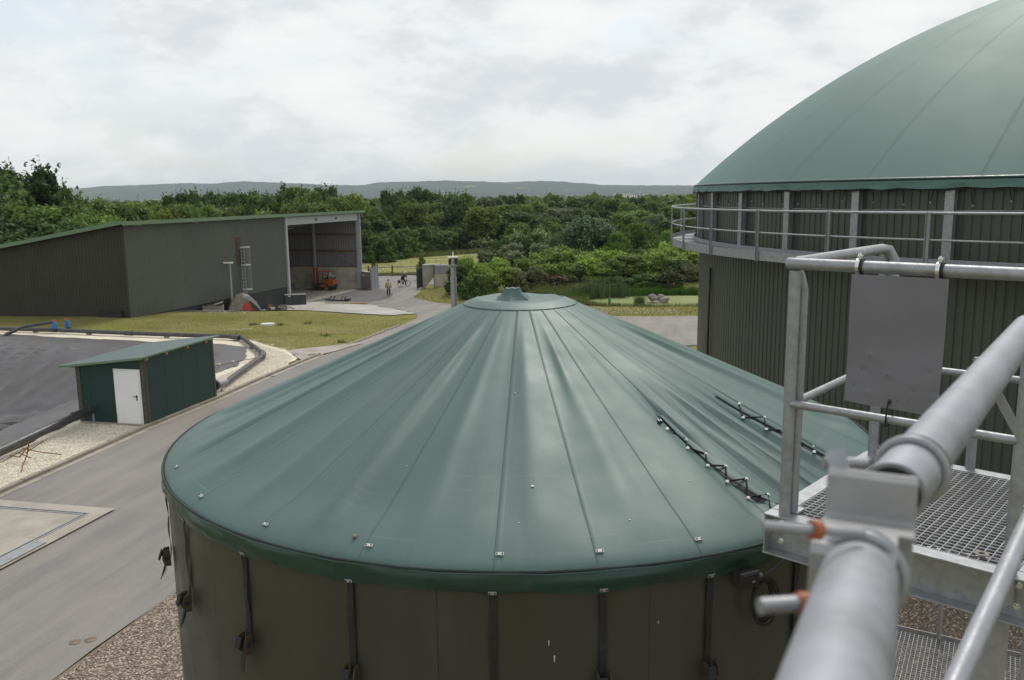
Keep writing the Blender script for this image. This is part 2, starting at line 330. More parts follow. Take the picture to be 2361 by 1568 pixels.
M['black'] = pm('black_painted_steel', (0.018, 0.018, 0.019), rough=0.5, var=0.2, sc=6, dirt=((0.07,0.06,0.05),0.5,4))
M['timber'] = pm('grey_weathered_timber', (0.20, 0.18, 0.155), rough=0.85, var=0.2, sc=2, stretch=(1,1,6), rnd=0.15)
M['timber_new'] = pm('pale_timber', (0.42, 0.27, 0.12), rough=0.7, var=0.15, sc=3)
M['timber_pale'] = pm('sawn_pale_timber', (0.56, 0.51, 0.42), rough=0.75, var=0.12, sc=3)
M['blue'] = pm('blue_valve_paint', (0.035, 0.16, 0.42), rough=0.4, var=0.1, sc=8)
M['red'] = pm('red_paint', (0.45, 0.035, 0.02), rough=0.45, var=0.15, sc=6, dirt=((0.18,0.10,0.07),0.5,4))
M['orange'] = pm('orange_paint', (0.42, 0.105, 0.014), rough=0.42, var=0.1, sc=4, dirt=((0.25,0.10,0.04),0.4,3))
M['green_bin'] = pm('green_plastic', (0.012, 0.26, 0.06), rough=0.45, var=0.1, sc=4)
M['worn_steel'] = pm('worn_bucket_steel', (0.20, 0.175, 0.145), rough=0.55, var=0.25, sc=2, metal=0.3, dirt=((0.30, 0.25, 0.19), 0.7, 1.3))
M['rust'] = pm('rusty_steel', (0.20, 0.085, 0.04), rough=0.85, var=0.3, sc=9)
M['sign'] = pm('grey_sign_back', (0.185, 0.183, 0.21), rough=0.55, var=0.06, sc=2.5, metal=0.15, dirt=((0.14, 0.138, 0.15), 0.5, 3.5), bump=0.002, bsc=5)
M['stone'] = pm('pale_boulder', (0.27, 0.245, 0.20), rough=0.9, var=0.28, sc=2.2, fine=0.15, bsc=20, bump=0.03, dirt=((0.20,0.17,0.12),0.6,2.2))
M['duckweed'] = pm('duckweed_cover', (0.215, 0.245, 0.085), rough=0.8, var=0.16, sc=0.35, fine=0.18, bsc=14, dirt=((0.15, 0.19, 0.06), 0.6, 0.5), spec=0.3)
M['bark'] = pm('bark', (0.075, 0.058, 0.042), rough=0.95, var=0.3, sc=4, stretch=(1,1,0.3), bump=0.02, bsc=12)
M['glass'] = pm('dark_glass', (0.03, 0.04, 0.05), rough=0.12, var=0.05, spec=0.8)
# ------------------------------------------------------------------ terrain
PIT = [(-36,52.5),(-23.4,47.6),(-16.6,45.3),(-15.1,44.2),(-14.3,42.2),(-14.2,39.5),(-15.0,36.8),(-16.2,33.8),(-16.5,30.0),(-16.6,26),(-17.2,22.5),(-20,20.5),(-34,18.5),(-46,28),(-47,46)]
def inpoly(x, y, P):
    c = False; n = len(P)
    for i in range(n):
        (x1,y1),(x2,y2) = P[i], P[i-1]
        if (y1 > y) != (y2 > y) and x < (x2-x1)*(y-y1)/(y2-y1)+x1: c = not c
    return c
def dpoly(x, y, P):
    d = 1e9; n = len(P)
    for i in range(n):
        (x1,y1),(x2,y2) = P[i], P[i-1]; dx, dy = x2-x1, y2-y1
        t = max(0, min(1, ((x-x1)*dx+(y-y1)*dy)/(dx*dx+dy*dy))); d = min(d, math.hypot(x-x1-t*dx, y-y1-t*dy))
    return d
def G0(x, y):
    left = -.1-.5*sm(35,62,y)-1.5*sm(62.5,71,y)-.3*sm(71,88,y)
    road = -2.4*sm(28,92,y)
    z = mix(left, road, sm(-17,-7,x))
    z += 1.5*sm(-9.5,-3,x)*sm(80,91,y)*(1-sm(104,116,y))*(1-sm(24,34,x))
    e = math.hypot((x-15)/9., (y-78.3)/4.6)
    z = mix(z, -2.35, 1-sm(.85,1.35,e))
    z -= 9.0*sm(230,1000,y)
    # small swell of the lawn by the barn corner
    z += 0.22*math.exp(-((x+30)**2/30+(y-58)**2/14))
    return z
def pit(x, y):
    if -48 < x < -13 and 18 < y < 53 and inpoly(x, y, PIT): return 3.0*sm(0, 8.2, dpoly(x, y, PIT))
    return 0.0
def G(x, y): return G0(x, y)-pit(x, y)
def axis(segs):
    a = []
    for x0, x1, st in segs:
        n = max(1, round((x1-x0)/st)); a += [x0+(x1-x0)*i/n for i in range(n)]
    return a+[segs[-1][1]]
xs = axis([(-9000,-2000,1000),(-2000,-400,200),(-400,-80,32),(-80,-50,5),(-50,30,1),(30,60,3),(60,300,30),(300,2000,200),(2000,9000,1000)])
ys = axis([(-300,-20,40),(-20,10,5),(10,120,1),(120,260,7),(260,1000,60),(1000,9000,500)])
rows = [[(x, y, G(x, y)-(0.12 if pit(x, y) > 0 else 0)) for x in xs] for y in ys]
MB().grid(rows).build('ground', M['grass_ground'], kind='structure', smooth=True, fix=False)

def drape(name, poly, off, mat, step=1.0, zf=None, smooth=True, kind='structure', parent=None, build=True):
    b = bmesh.new(); vs = [b.verts.new((x, y, 0)) for x, y in poly]
    for t in tessellate_polygon([[Vector((x, y, 0)) for x, y in poly]]):
        try: b.faces.new([vs[i] for i in t])
        except ValueError: pass
    x0, x1 = min(p[0] for p in poly), max(p[0] for p in poly); y0, y1 = min(p[1] for p in poly), max(p[1] for p in poly)
    k = math.ceil(x0/step)
    while k*step < x1:
        bmesh.ops.bisect_plane(b, geom=b.verts[:]+b.edges[:]+b.faces[:], plane_co=(k*step,0,0), plane_no=(1,0,0)); k += 1
    k = math.ceil(y0/step)
    while k*step < y1:
        bmesh.ops.bisect_plane(b, geom=b.verts[:]+b.edges[:]+b.faces[:], plane_co=(0,k*step,0), plane_no=(0,1,0)); k += 1
    bmesh.ops.remove_doubles(b, verts=b.verts[:], dist=1e-4)
    zf = zf or G
    for v in b.verts: v.co.z = zf(v.co.x, v.co.y)+off
    for f in b.faces:
        f.normal_update()
        if f.normal.z < 0: f.normal_flip()
        f.smooth = smooth
    me = bpy.data.meshes.new(name); b.to_mesh(me); b.free(); me.materials.append(mat)
    o = bpy.data.objects.new(name, me); COL.objects.link(o); WL[o.name] = Vector((0,0,0))
    if parent: o.parent = parent
    if kind: o['kind'] = kind
    return o
def wavy(poly, amp, seg=0.8, seed=0.0, closed=True):
    out_ = []; n = len(poly); acc = 0
    for i in range(n if closed else n-1):
        a, b = Vector(poly[i]), Vector(poly[(i+1) % n]); L = (b-a).length; k = max(1, int(L/seg)); nrm = Vector((-(b-a).y, (b-a).x)).normalized()
        for j in range(k):
            p = a.lerp(b, j/k); d = amp*noise.noise(Vector((p.x*0.9+seed, p.y*0.9, seed)))*2
            out_.append((p.x+nrm.x*d, p.y+nrm.y*d))
    return out_

ROAD = [(-15.6,13),(-13.9,21.8),(-12.6,28.5),(-11.55,32.4),(-10.1,40.6),(-9.0,48.3),(-7.7,58),(-7.2,63.5),(-7.6,67),(-9.3,71.9),(-12.8,77.5),(-18.6,81.9),(-21.4,82.2),(-17.2,95.2),(-15.1,95.2),(-15.1,97),(-32,95.5),(-60,92),(-60,106),(-30,108.2),(-12,110),(4,112.5),(4,103),(-9.9,97.5),(-9.9,85),(-7.3,79.2),(-5.4,76.9),(1,69),(7.8,63.2),(13.6,62.4),(34,62),(40,44),(10,45.3),(4,43),(1,38),(-1,31),(-3.4,24),(-6.7,16.3),(-7.6,12.8),(-9.2,5),(-13,4)]
road = drape('road', wavy(ROAD, 0.05), 0.035, M['asphalt'])
YARD = [(-19.4,82.2),(-20.8,82.3),(-16.9,95.0),(-14.8,94.0),(-12.6,89.5),(-12.2,84.5),(-14.2,80.0),(-16.5,80.8)]
drape('yard_asphalt', wavy(YARD, 0.12), 0.055, M['asphalt_new'])
PAD = [(-25.6,62.8),(-21.4,79.2),(-20.9,81.4),(-18.6,81.9),(-12.8,77.6),(-9.6,72.2),(-7.9,67.6),(-9.4,66.2),(-13.5,65.2),(-18,63.6)]
drape('stone_yard', wavy(PAD, 0.25), 0.06, M['pad'])
LIME = [(-14.55,20.2),(-12.95,28.6),(-11.95,32.6),(-10.75,38.8),(-10.9,42.0),(-11.9,44.3),(-14.4,47.4),(-16,49.1),(-18.4,50.3),(-33,53.5),(-48,57.5),(-50,30),(-34,16),(-19,17)]
drape('limestone_bed', wavy(LIME, 0.10), 0.05, M['lime'], zf=lambda x, y: G(x, y)-0.6*sm(0, 0.15, pit(x, y)))
SLABM = [(-12.0,44.4),(-11.1,42.4),(-10.55,41.3),(-9.35,44.6),(-8.55,47.6),(-9.1,47.5)]
drape('manhole_apron', SLABM, 0.07, M['concrete'])
MEADOW = [(-80,112),(-30,110.5),(-12,112),(-4,113.5),(-1,119),(3,125),(9,131),(14,150),(6,164),(-8,150),(-20,138),(-40,127),(-80,123)]
drape('meadow', wavy(MEADOW, 0.6, 2.0), 0.05, M['meadow'], step=4.0)
drape('gravel_bed', [(-9.2,5),(-7.6,12.8),(-6.7,16.3),(-3.4,24),(-1,31),(1,36),(8,38),(14,22),(14,-6),(-9,-6)], 0.03, M['gravel_bed'], step=2.0)

# lagoon liner, wrinkled and anchored in the chippings, with puddles at the bottom
def linez(x, y):
    d = dpoly(x, y, PIT) if inpoly(x, y, PIT) else -dpoly(x, y, PIT)
    z = G(x, y)
    slope = sm(-0.5, 1.5, d)*(1-sm(5.6, 8.0, d)); bot = sm(5.2, 7.6, d); rim = 1-sm(-0.2, 1.0, d)
    s_, t_ = x*.93-y*.35, x*.35+y*.93                      # along the rim, down the far slope
    a = noise.noise(Vector((s_*0.42+t_*0.16, t_*0.05, 3.1))); c = noise.noise(Vector((s_*0.95-t_*0.30, t_*0.08, 7.7)))
    z += slope*(0.17*max(0, 1-abs(a)*7)**1.3+0.09*max(0, 1-abs(c)*6)+0.10*a)
    f1 = noise.noise(Vector((s_*0.16+1.0, t_*0.55, 1.5))); f2 = noise.noise(Vector((s_*0.45, t_*1.3, 4.0)))
    z += bot*(0.42*max(0, 1-abs(f1)*4.5)**1.2+0.16*max(0, 1-abs(f2)*4)-0.16)
    ang = math.atan2(y-41, x+17); z += rim*max(0, 0.05*noise.noise(Vector((ang*22, d*0.8, 9.0))))
    return z
LINER = [(-36.2,53.7),(-23.5,48.7),(-16.3,46.5),(-14.4,45.2),(-13.6,42.6),(-13.2,40.0),(-13.7,37.2),(-15.6,33.5),(-15.9,29.8),(-15.9,26),(-16.2,22),(-19.5,19.8),(-34,17.9),(-46.6,27.7),(-47.6,46.4)]
drape('lagoon_liner', wavy(LINER, 0.16, 0.45, 5.0), 0.075, M['liner'], step=0.32, zf=linez)
m, t, o_ = newmat('dark_puddle_water'); p_ = t.nodes.new('ShaderNodeBsdfPrincipled'); p_.inputs['Base Color'].default_value = (0.022, 0.018, 0.012, 1); p_.inputs['Roughness'].default_value = 0.06; p_.inputs['Specular IOR Level'].default_value = 0.2; t.links.new(p_.outputs[0], o_.inputs[0]); M['puddle'] = m
drape('lagoon_water', [(-40,27),(-21,25),(-20,38),(-24,44),(-34,45),(-42,40)], -3.02, M['puddle'], step=4.0, zf=lambda x, y: 0.0)

# pond under duckweed
pp = [(15+8.6*math.cos(a)*(1+0.07*math.sin(3*a)), 78.3+4.3*math.sin(a)*(1+0.1*math.sin(2*a+1))) for a in [2*math.pi*i/40 for i in range(40)]]
drape('pond_water', pp, -2.12, M['duckweed'], step=1.0, zf=lambda x, y: 0.01*noise.noise(Vector((x, y, 0))))

def mesh_np(name, v, f, mat, kind=None, parent=None, smooth=False):
    me = bpy.data.meshes.new(name); nv, nf, k = len(v), len(f), f.shape[1]
    me.vertices.add(nv); me.vertices.foreach_set('co', np.asarray(v, dtype=np.float32).ravel())
    me.loops.add(nf*k); me.loops.foreach_set('vertex_index', np.asarray(f, dtype=np.int32).ravel())
    me.polygons.add(nf); me.polygons.foreach_set('loop_start', np.arange(0, nf*k, k, dtype=np.int32))
    try: me.polygons.foreach_set('loop_total', np.full(nf, k, dtype=np.int32))
    except Exception: pass
    if smooth: me.polygons.foreach_set('use_smooth', np.ones(nf, dtype=bool))
    me.update(calc_edges=True); me.validate()
    me.materials.append(mat)
    o = bpy.data.objects.new(name, me); COL.objects.link(o); WL[o.name] = Vector((0,0,0))
    if parent is not None: o.parent = parent; WL[o.name] = wl(parent)
    if kind: o['kind'] = kind
    return o
b = bmesh.new(); bmesh.ops.create_icosphere(b, subdivisions=1, radius=1.0); ICO_V = np.array([v.co[:] for v in b.verts]); ICO_F = np.array([[v.index for v in f.verts] for f in b.faces]); b.free()
OCT_V = np.array([(1,0,0),(0,1,0),(-1,0,0),(0,-1,0),(0,0,1),(0,0,-1)], float); OCT_F = np.array([(0,1,4),(1,2,4),(2,3,4),(3,0,4),(1,0,5),(2,1,5),(3,2,5),(0,3,5)])
def rotm(n):
    q = np.random.normal(size=(n,4)); q /= np.linalg.norm(q, axis=1)[:,None]; w_,x,y,z = q.T
    return np.stack([1-2*(y*y+z*z),2*(x*y-z*w_),2*(x*z+y*w_),2*(x*y+z*w_),1-2*(x*x+z*z),2*(y*z-x*w_),2*(x*z-y*w_),2*(y*z+x*w_),1-2*(x*x+y*y)],1).reshape(n,3,3)
def stones(name, pts, smin, smax, mat, V0, F0):
    n = len(pts); s = np.random.uniform(smin, smax, (n,1,1))*np.random.uniform(0.55, 1.25, (n,1,3))
    v = V0[None]*(1+np.random.uniform(-.22,.22,(n,len(V0),1)))*s
    v = np.einsum('nij,nkj->nki', rotm(n), v); v[:,:,2] *= 0.75
    v += np.array(pts)[:,None,:]
    f = F0[None]+(np.arange(n)*len(V0))[:,None,None]
    return mesh_np(name, v.reshape(-1,3), f.reshape(-1,3), mat, kind='stuff')
def scatter(poly, n, zoff):
    x0, x1 = min(p[0] for p in poly), max(p[0] for p in poly); y0, y1 = min(p[1] for p in poly), max(p[1] for p in poly); o = []
    while len(o) < n:
        x, y = random.uniform(x0, x1), random.uniform(y0, y1)
        if inpoly(x, y, poly): o.append((x, y, G(x, y)+zoff))
    return o
g1 = stones('brown_gravel', scatter([(-8.2,9.8),(-7.5,12.8),(-6.65,16.4),(-5.2,19.5),(-3.0,18.5),(-3.2,10.0)], 27000, 0.035) + scatter([(3.8,9.5),(8.5,9.5),(9.5,17),(5,18)], 12000, 0.035), 0.014, 0.030, M['pebble'], ICO_V, ICO_F)
lime_near = [(-15.9,21),(-14.5,20.4),(-12.95,28.4),(-15.4,29.7),(-15.8,26)]
lime_far = [(-11.95,33),(-10.85,38.8),(-11.1,42),(-12.2,44),(-14.6,47),(-13.1,42.5),(-12.9,39),(-13.2,36.5)]
stones('limestone_chips', scatter(lime_near, 9000, 0.055)+scatter(lime_far, 9000, 0.055), 0.016, 0.036, M['lime_stone'], OCT_V, OCT_F)
# loose chippings that have rolled onto the grass edge and the yard
stones('loose_chips', [(x+random.gauss(0,.25), y+random.gauss(0,.25), G(x, y)+0.06) for x, y in [random.choice([(-12.5,44.9),(-13.5,46.3),(-15,48.2),(-17,49.9),(-20,50.9),(-24,51.7),(-28,52.6)]) for _ in range(600)]], 0.015, 0.03, M['lime_stone'], OCT_V, OCT_F)

# grass blades on the lawn, the bank and round the pond
M['blade'] = leafmat('lawn_blade', (0.165, 0.175, 0.045), var=0.25, rnd=0.0, trans=0.25, hue=(0.27, 0.235, 0.085))
M['blade_long'] = leafmat('long_grass_blade', (0.115, 0.165, 0.040), var=0.4, rnd=0.0, trans=0.3, hue=(0.20, 0.21, 0.07))
M['blade_lush'] = leafmat('lush_grass_blade', (0.060, 0.130, 0.020), var=0.4, rnd=0.0, trans=0.3)
M['reed'] = leafmat('reed_leaf', (0.070, 0.120, 0.050), var=0.35, rnd=0.0, trans=0.25, hue=(0.13, 0.16, 0.06))
def blades(name, pts, hmin, hmax, wid, mat, lean=0.35, per=1):
    pts = np.repeat(np.array(pts), per, axis=0); n = len(pts)
    pts = pts+np.concatenate([np.random.normal(0, wid*2, (n,2)), np.zeros((n,1))], 1)
    h = np.random.uniform(hmin, hmax, n); a = np.random.uniform(0, 2*np.pi, n); ln = np.random.uniform(0, lean, n)*h; d = np.random.uniform(0, 2*np.pi, n)
    ww = wid*np.random.uniform(0.6, 1.4, n)
    sd = np.stack([np.cos(a)*ww, np.sin(a)*ww, np.zeros(n)], 1); tip = np.stack([np.cos(d)*ln, np.sin(d)*ln, h], 1); mid = tip*np.array([0.35, 0.35, 0.6])
    v = np.stack([pts-sd, pts+sd, pts+mid+sd*0.7, pts+tip, pts+mid-sd*0.7], 1).reshape(-1,3)
    i = np.arange(n)*5; f = np.concatenate([np.stack([i, i+1, i+2], 1), np.stack([i, i+2, i+4], 1), np.stack([i+4, i+2, i+3], 1)])
    return mesh_np(name, v, f, mat, kind='stuff')
LAWN = [(-12.3,45.2),(-9.3,47.2),(-8.6,50),(-8.0,57.5),(-7.6,62.8),(-9,65.5),(-14,64.2),(-20,63.0),(-26,62.0),(-27.2,58.4),(-33,60),(-40,62),(-42,57.8),(-33,54.0),(-18.4,50.7),(-15,48.4)]
blades('lawn_grass', scatter(LAWN, 30000, 0.0), 0.015, 0.05, 0.010, M['blade'], per=1)
BANK = [(-10.3,83.5),(-6.8,78.6),(-5,77.3),(0,71),(7,64.5),(8,73),(5,80),(4,84),(-9.3,93)]
blades('bank_grass', scatter(BANK, 14000, 0.0)+scatter([(7,63.8),(14,63.1),(24,63),(24,73),(8,73)], 9000, 0.0), 0.03, 0.10, 0.016, M['blade'])
near_pond = []; far_pond = []
for i in range(9000):
    a = random.uniform(math.pi, 2*math.pi) if random.random() < 0.35 else random.uniform(0, math.pi)
    k = random.uniform(0.99, 1.16) if a > math.pi else random.uniform(0.95, 1.35)
    x, y = 15+8.6*k*math.cos(a), 78.3+4.3*k*math.sin(a)
    (near_pond if a > math.pi else far_pond).append((x, y, max(G(x, y), -2.15)))
blades('pond_edge_grass', near_pond, 0.2, 0.5, 0.012, M['blade_long'], per=2)
blades('pond_far_grass', far_pond, 0.35, 0.85, 0.02, M['blade_lush'], per=3)
blades('rough_bank_grass', scatter([(3.5,77),(6.2,75.5),(7.5,79.5),(7.0,84.5),(3,86),(1.5,82)], 9000, 0.0), 0.35, 0.9, 0.012, M['blade_long'], per=2)
blades('pond_reeds', [(x, y, -2.2) for x, y in [(random.gauss(8.2, 0.9), random.gauss(81.4, 0.7)) for _ in range(420)]]+[(x, y, -2.2) for x, y in [(random.gauss(10.6, 0.35), random.gauss(81.3, 0.3)) for _ in range(90)]], 1.2, 2.3, 0.018, M['reed'], lean=0.22, per=2)
blades('field_edge_grass', [(x, y+random.uniform(-1,1.5), G(x, y)) for x, y in [( -34+40*k+random.uniform(-.5,.5), 127+34*k) for k in [random.random() for _ in range(5000)]]], 0.4, 1.1, 0.02, M['blade_long'], per=2)
blades('fence_line_grass', [(x, 110.6+random.uniform(-.4,.6)+0.06*(x+12), -2.4) for x in [random.uniform(-20, -5) for _ in range(2500)]], 0.15, 0.5, 0.02, M['blade_long'], per=2)
M['daisy'] = pm('daisy_petal', (0.8, 0.8, 0.76), rough=0.8, sc=3)
stones('lawn_daisies', scatter([(4.5,66.5),(9,64.6),(13,65),(13.5,69),(9,70.5),(5,72)], 900, 0.10)+scatter([(-22.5,61.5),(-19.5,61.3),(-19.5,62.4),(-22.5,62.6)], 120, 0.10)+scatter([(-18.5,52.6),(-16.8,52.2),(-16.4,53.4),(-18,53.6)], 60, 0.08), 0.018, 0.03, M['daisy'], OCT_V, OCT_F)
# dry clippings lying in rows on the mown meadow
M['hay'] = pm('dry_clippings', (0.42, 0.37, 0.22), rough=1.0, var=0.2, sc=2, island=0.3, spec=0.1)
hp = []
for i in range(5200):
    x, y = random.uniform(-30, 9), 113+random.random()**0.8*40
    if inpoly(x, y, MEADOW) and noise.noise(Vector((x*0.12, y*0.55, 2.0))) > 0.02: hp.append((x, y, G(x, y)+0.08))
stones('meadow_clippings', hp, 0.05, 0.16, M['hay'], OCT_V, OCT_F)
# ------------------------------------------------------------------ near tank with its tented cover
TC = Vector((0.062, 6.252, 0)); TR = 2.53
def pol(c, r, deg, z): a = R(deg); return Vector((c.x+r*math.cos(a), c.y+r*math.sin(a), z))
tank = thing('round_tank', (TC.x, TC.y, 0), 'olive round tank under a tented dark green tarpaulin strapped down, nearest the camera', 'tank')
SEAMS = [205, 220.2, 235.6, 251.0, 266.3, 277.5, 289.6, 302.5, 315, 328, 341, 354, 367, 380, 393, 406, 419, 432, 445, 458, 471, 484, 497, 511, 525, 538, 552, 565]
# wall: sheets of insulated panel between the straps, with a butt joint between them
def sheet(a0, a1, z0, z1, r, n=8):
    return MB().grid([[pol(TC, r, a0+(a1-a0)*i/n, z) for i in range(n+1)] for z in (z0, 0.5*(z0+z1), z1)])
sheet(0, 360, 0, 6.03, TR-0.03, 96).build('inner_wall', M['plinth'], tank, smooth=True)
SH = [203, 226, 249.5, 260, 283.5, 306.5, 330, 353, 376, 400, 425, 450, 475, 500, 525, 545, 563]
for i in range(len(SH)-1):
    sheet(SH[i]+0.02, SH[i+1]-0.02, 0, 6.02, TR-0.005, 10).build('wall_sheet', M['tank_wall'], tank, smooth=True)
def profile(r):
    """height of the cover over its plan radius"""
    z = 7.012-(r-0.41)*0.437
    if r > 2.25: z -= 0.22*(r-2.25)**2
    if r > 2.53: z -= (r-2.53)*1.3
    return z
def sag(r, a):
    """fabric between the rafters: shallow troughs and tension folds"""
    t = sm(0.45, 1.1, r)*(1-sm(2.15, 2.5, r)); z = 0; lf = 1-0.80*sm(250, 268, a)*(1-sm(332, 350, a))
    ph = (a-12)/13.6
    z -= 0.046*lf*t*(0.5-0.5*math.cos(2*math.pi*(ph+.18*math.sin(2*math.pi*ph))))*(0.7+0.35*math.sin(a*0.11+1.0))
    z += 0.007*t*noise.noise(Vector((a*0.16, r*0.5, 2.0)))*2
    z += 0.006*sm(0.6, 1.0, r)*math.exp(-((a-283+(r-1.2)*3.0)/1.0)**2)*(1-sm(1.1, 1.7, r))*0.9
    # slack flap between the two laced slits
    if 296 < a < 332:
        k = sm(297, 303, a)*(1-sm(324, 331, a))*sm(1.2, 1.75, r)*(1-sm(2.35, 2.5, r))
        z += k*(-0.03+0.020*math.sin((a-299)*0.95+r*1.1)+0.012*math.sin((a-299)*2.3-r*2.0)+0.010*noise.noise(Vector((a*0.5, r*1.3, 5))))
        z -= 0.028*math.exp(-((a-304.0)/1.0)**2)*sm(1.7, 1.85, r)*(1-sm(2.25, 2.4, r))
    return z
def cover(r, a): return pol(TC, r, a, profile(r)+sag(r, a if a < 360 else a-360 if a-360 < 205 else a))
RR = [0.405+(2.30-0.405)*i/34 for i in range(35)]+[2.36, 2.42, 2.47, 2.505, 2.535, 2.548]
def rimz(r): return profile(r)
panels = []
for i in range(len(SEAMS)-1):
    a0, a1 = SEAMS[i], SEAMS[i+1]; n = 18 if 200 < a0 < 345 else 8
    rows = [[cover(r, a0+(a1-a0)*j/n) for j in range(n+1)] for r in RR]
    p = MB().grid(rows).build('cover_panel', M['tarp'], tank, smooth=True)
    panels.append((a0, a1, p))
    # welded seam: a lapped edge a few millimetres proud with a dirt line beside it
    lap = [[cover(r, a0+d/ r*1.0)+Vector((0,0,hh)) for d, hh in ((0.02, 0.0004), (0.06, 0.0011), (1.2, 0.0011), (1.9, 0.0004))] for r in RR]
    sp = MB().grid(lap).build('seam_lap', M['tarp'], p, smooth=True)
    ln = [[cover(r, a0+d/r)+Vector((0,0,0.0022)) for d in (-0.025, 0.035)] for r in RR]
    MB().grid(ln).build('seam_line', M['seam'], p)
# crown: ring piece, flat top and the folded hood over the vent
ring = [[pol(TC, r, a, z) for a in range(0, 361, 6)] for r, z in ((0.428, 7.0085), (0.41, 7.017), (0.37, 7.033), (0.345, 7.042), (0.325, 7.047))]
cr = MB().grid(ring).build('crown_ring', M['tarp'], tank, smooth=True)
MB().grid([[pol(TC, r, a, 7.0105+(0.428-r)*0.45) for a in range(0, 361, 6)] for r in (0.4278, 0.4255)]).build('seam_line', M['seam'], cr)
topm = MB(); rws = []
for r in (0.326, 0.30, 0.25, 0.16, 0.08, 0.0):
    rws.append([pol(TC, r, a, 7.047-0.012*sm(0.38, 0.2, r)+0.006*noise.noise(Vector((math.cos(R(a))*r*9, math.sin(R(a))*r*9, 1)))) for a in range(0, 361, 8)])
topm.grid(rws).build('crown_top', M['tarp'], tank, smooth=True)
hood = MB(); hx, hy = TC.x-0.055, TC.y
b0 = [(-.125,-.10),(-.02,-.125),(.12,-.09),(.135,.08),(0,.11),(-.12,.09)]
m1 = [(-.075,-.045),(-.015,-.06),(.06,-.05),(.075,.05),(0,.06),(-.07,.05)]
t1 = [(-.055,-.03),(-.005,-.036),(.045,-.03),(.055,.03),(0,.036),(-.05,.03)]
ri = []
for k, (ringp, z) in enumerate(((b0, 7.038), (m1, 7.082), (t1, 7.122))):
    rr = []
    for i in range(6):
        (x, y), (x2, y2) = ringp[i], ringp[(i+1) % 6]; rr.append((hx+x, hy+y, z)); rr.append((hx+(x+x2)*0.46, hy+(y+y2)*0.46, z-(0.012 if k == 0 else 0.006)))
    rr.append(rr[0]); ri.append(rr)
hood.grid(ri); hood.add(ri[2][:12], [tuple(range(12))])
hd = hood.build('vent_hood', M['tarp'], tank, smooth=True, auto=25)
for i in range(6):
    MB().box((hx-0.04+0.016*i, hy-0.037, 7.1225-0.002*(i % 2)), (0.007, 0.005, 0.004)).build('eyelet', M['zinc'], hd)
# rim rope under the fabric, skirt and its pleats
sk = []
def skr(a, k):
    w_ = noise.noise(Vector((a*0.09, k*1.3, 4.0))); f = noise.noise(Vector((a*0.35+k*4.0, k*2.0, 8.0)))
    near = min(abs((a % 360)-s) for s in (218.3, 233.9, 249.9, 266.2, 278.1, 290.7, 304, 318)); pull = math.exp(-(near/2.2)**2)
    return TR+0.017+0.016*math.sin(k*math.pi)*(0.6+w_*1.6)+0.018*f*k*(1-.6*pull)-0.012*k*pull, 6.052-0.098*k-0.020*k*pull+0.014*k*w_+0.006*k*f
AA = [i*1.25 for i in range(289)]
seg = 24
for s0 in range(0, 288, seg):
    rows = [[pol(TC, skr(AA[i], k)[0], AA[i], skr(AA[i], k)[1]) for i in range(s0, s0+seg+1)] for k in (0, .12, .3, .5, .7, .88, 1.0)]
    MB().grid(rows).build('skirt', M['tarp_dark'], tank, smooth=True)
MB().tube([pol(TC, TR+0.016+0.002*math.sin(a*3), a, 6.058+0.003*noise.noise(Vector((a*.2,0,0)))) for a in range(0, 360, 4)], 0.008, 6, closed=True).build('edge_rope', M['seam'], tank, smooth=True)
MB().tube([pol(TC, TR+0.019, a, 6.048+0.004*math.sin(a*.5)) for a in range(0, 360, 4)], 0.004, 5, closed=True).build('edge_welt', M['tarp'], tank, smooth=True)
# clips on the seams
for i, a in enumerate(SEAMS):
    if not (200 < a < 345): continue
    p = cover(2.46, a+0.6); ta = Vector((-math.sin(R(a)), math.cos(R(a)), 0)); ra = Vector((math.cos(R(a)), math.sin(R(a)), -0.6)).normalized(); nn_ = ta.cross(ra)*-1
    cl = MB().box(p+nn_*0.008, (0.040, 0.016, 0.006), (ta, ra, nn_)).build('seam_clip', M['offwhite'], tank, bevel=0.002)
    for d in (-.013, .013): MB().lathe([(0, .0035), (0.004, .0035), (0.004, 0)], p+nn_*0.0105+ta*d, 8, axis=(ta, ra, nn_)).build('rivet', M['black'], cl)
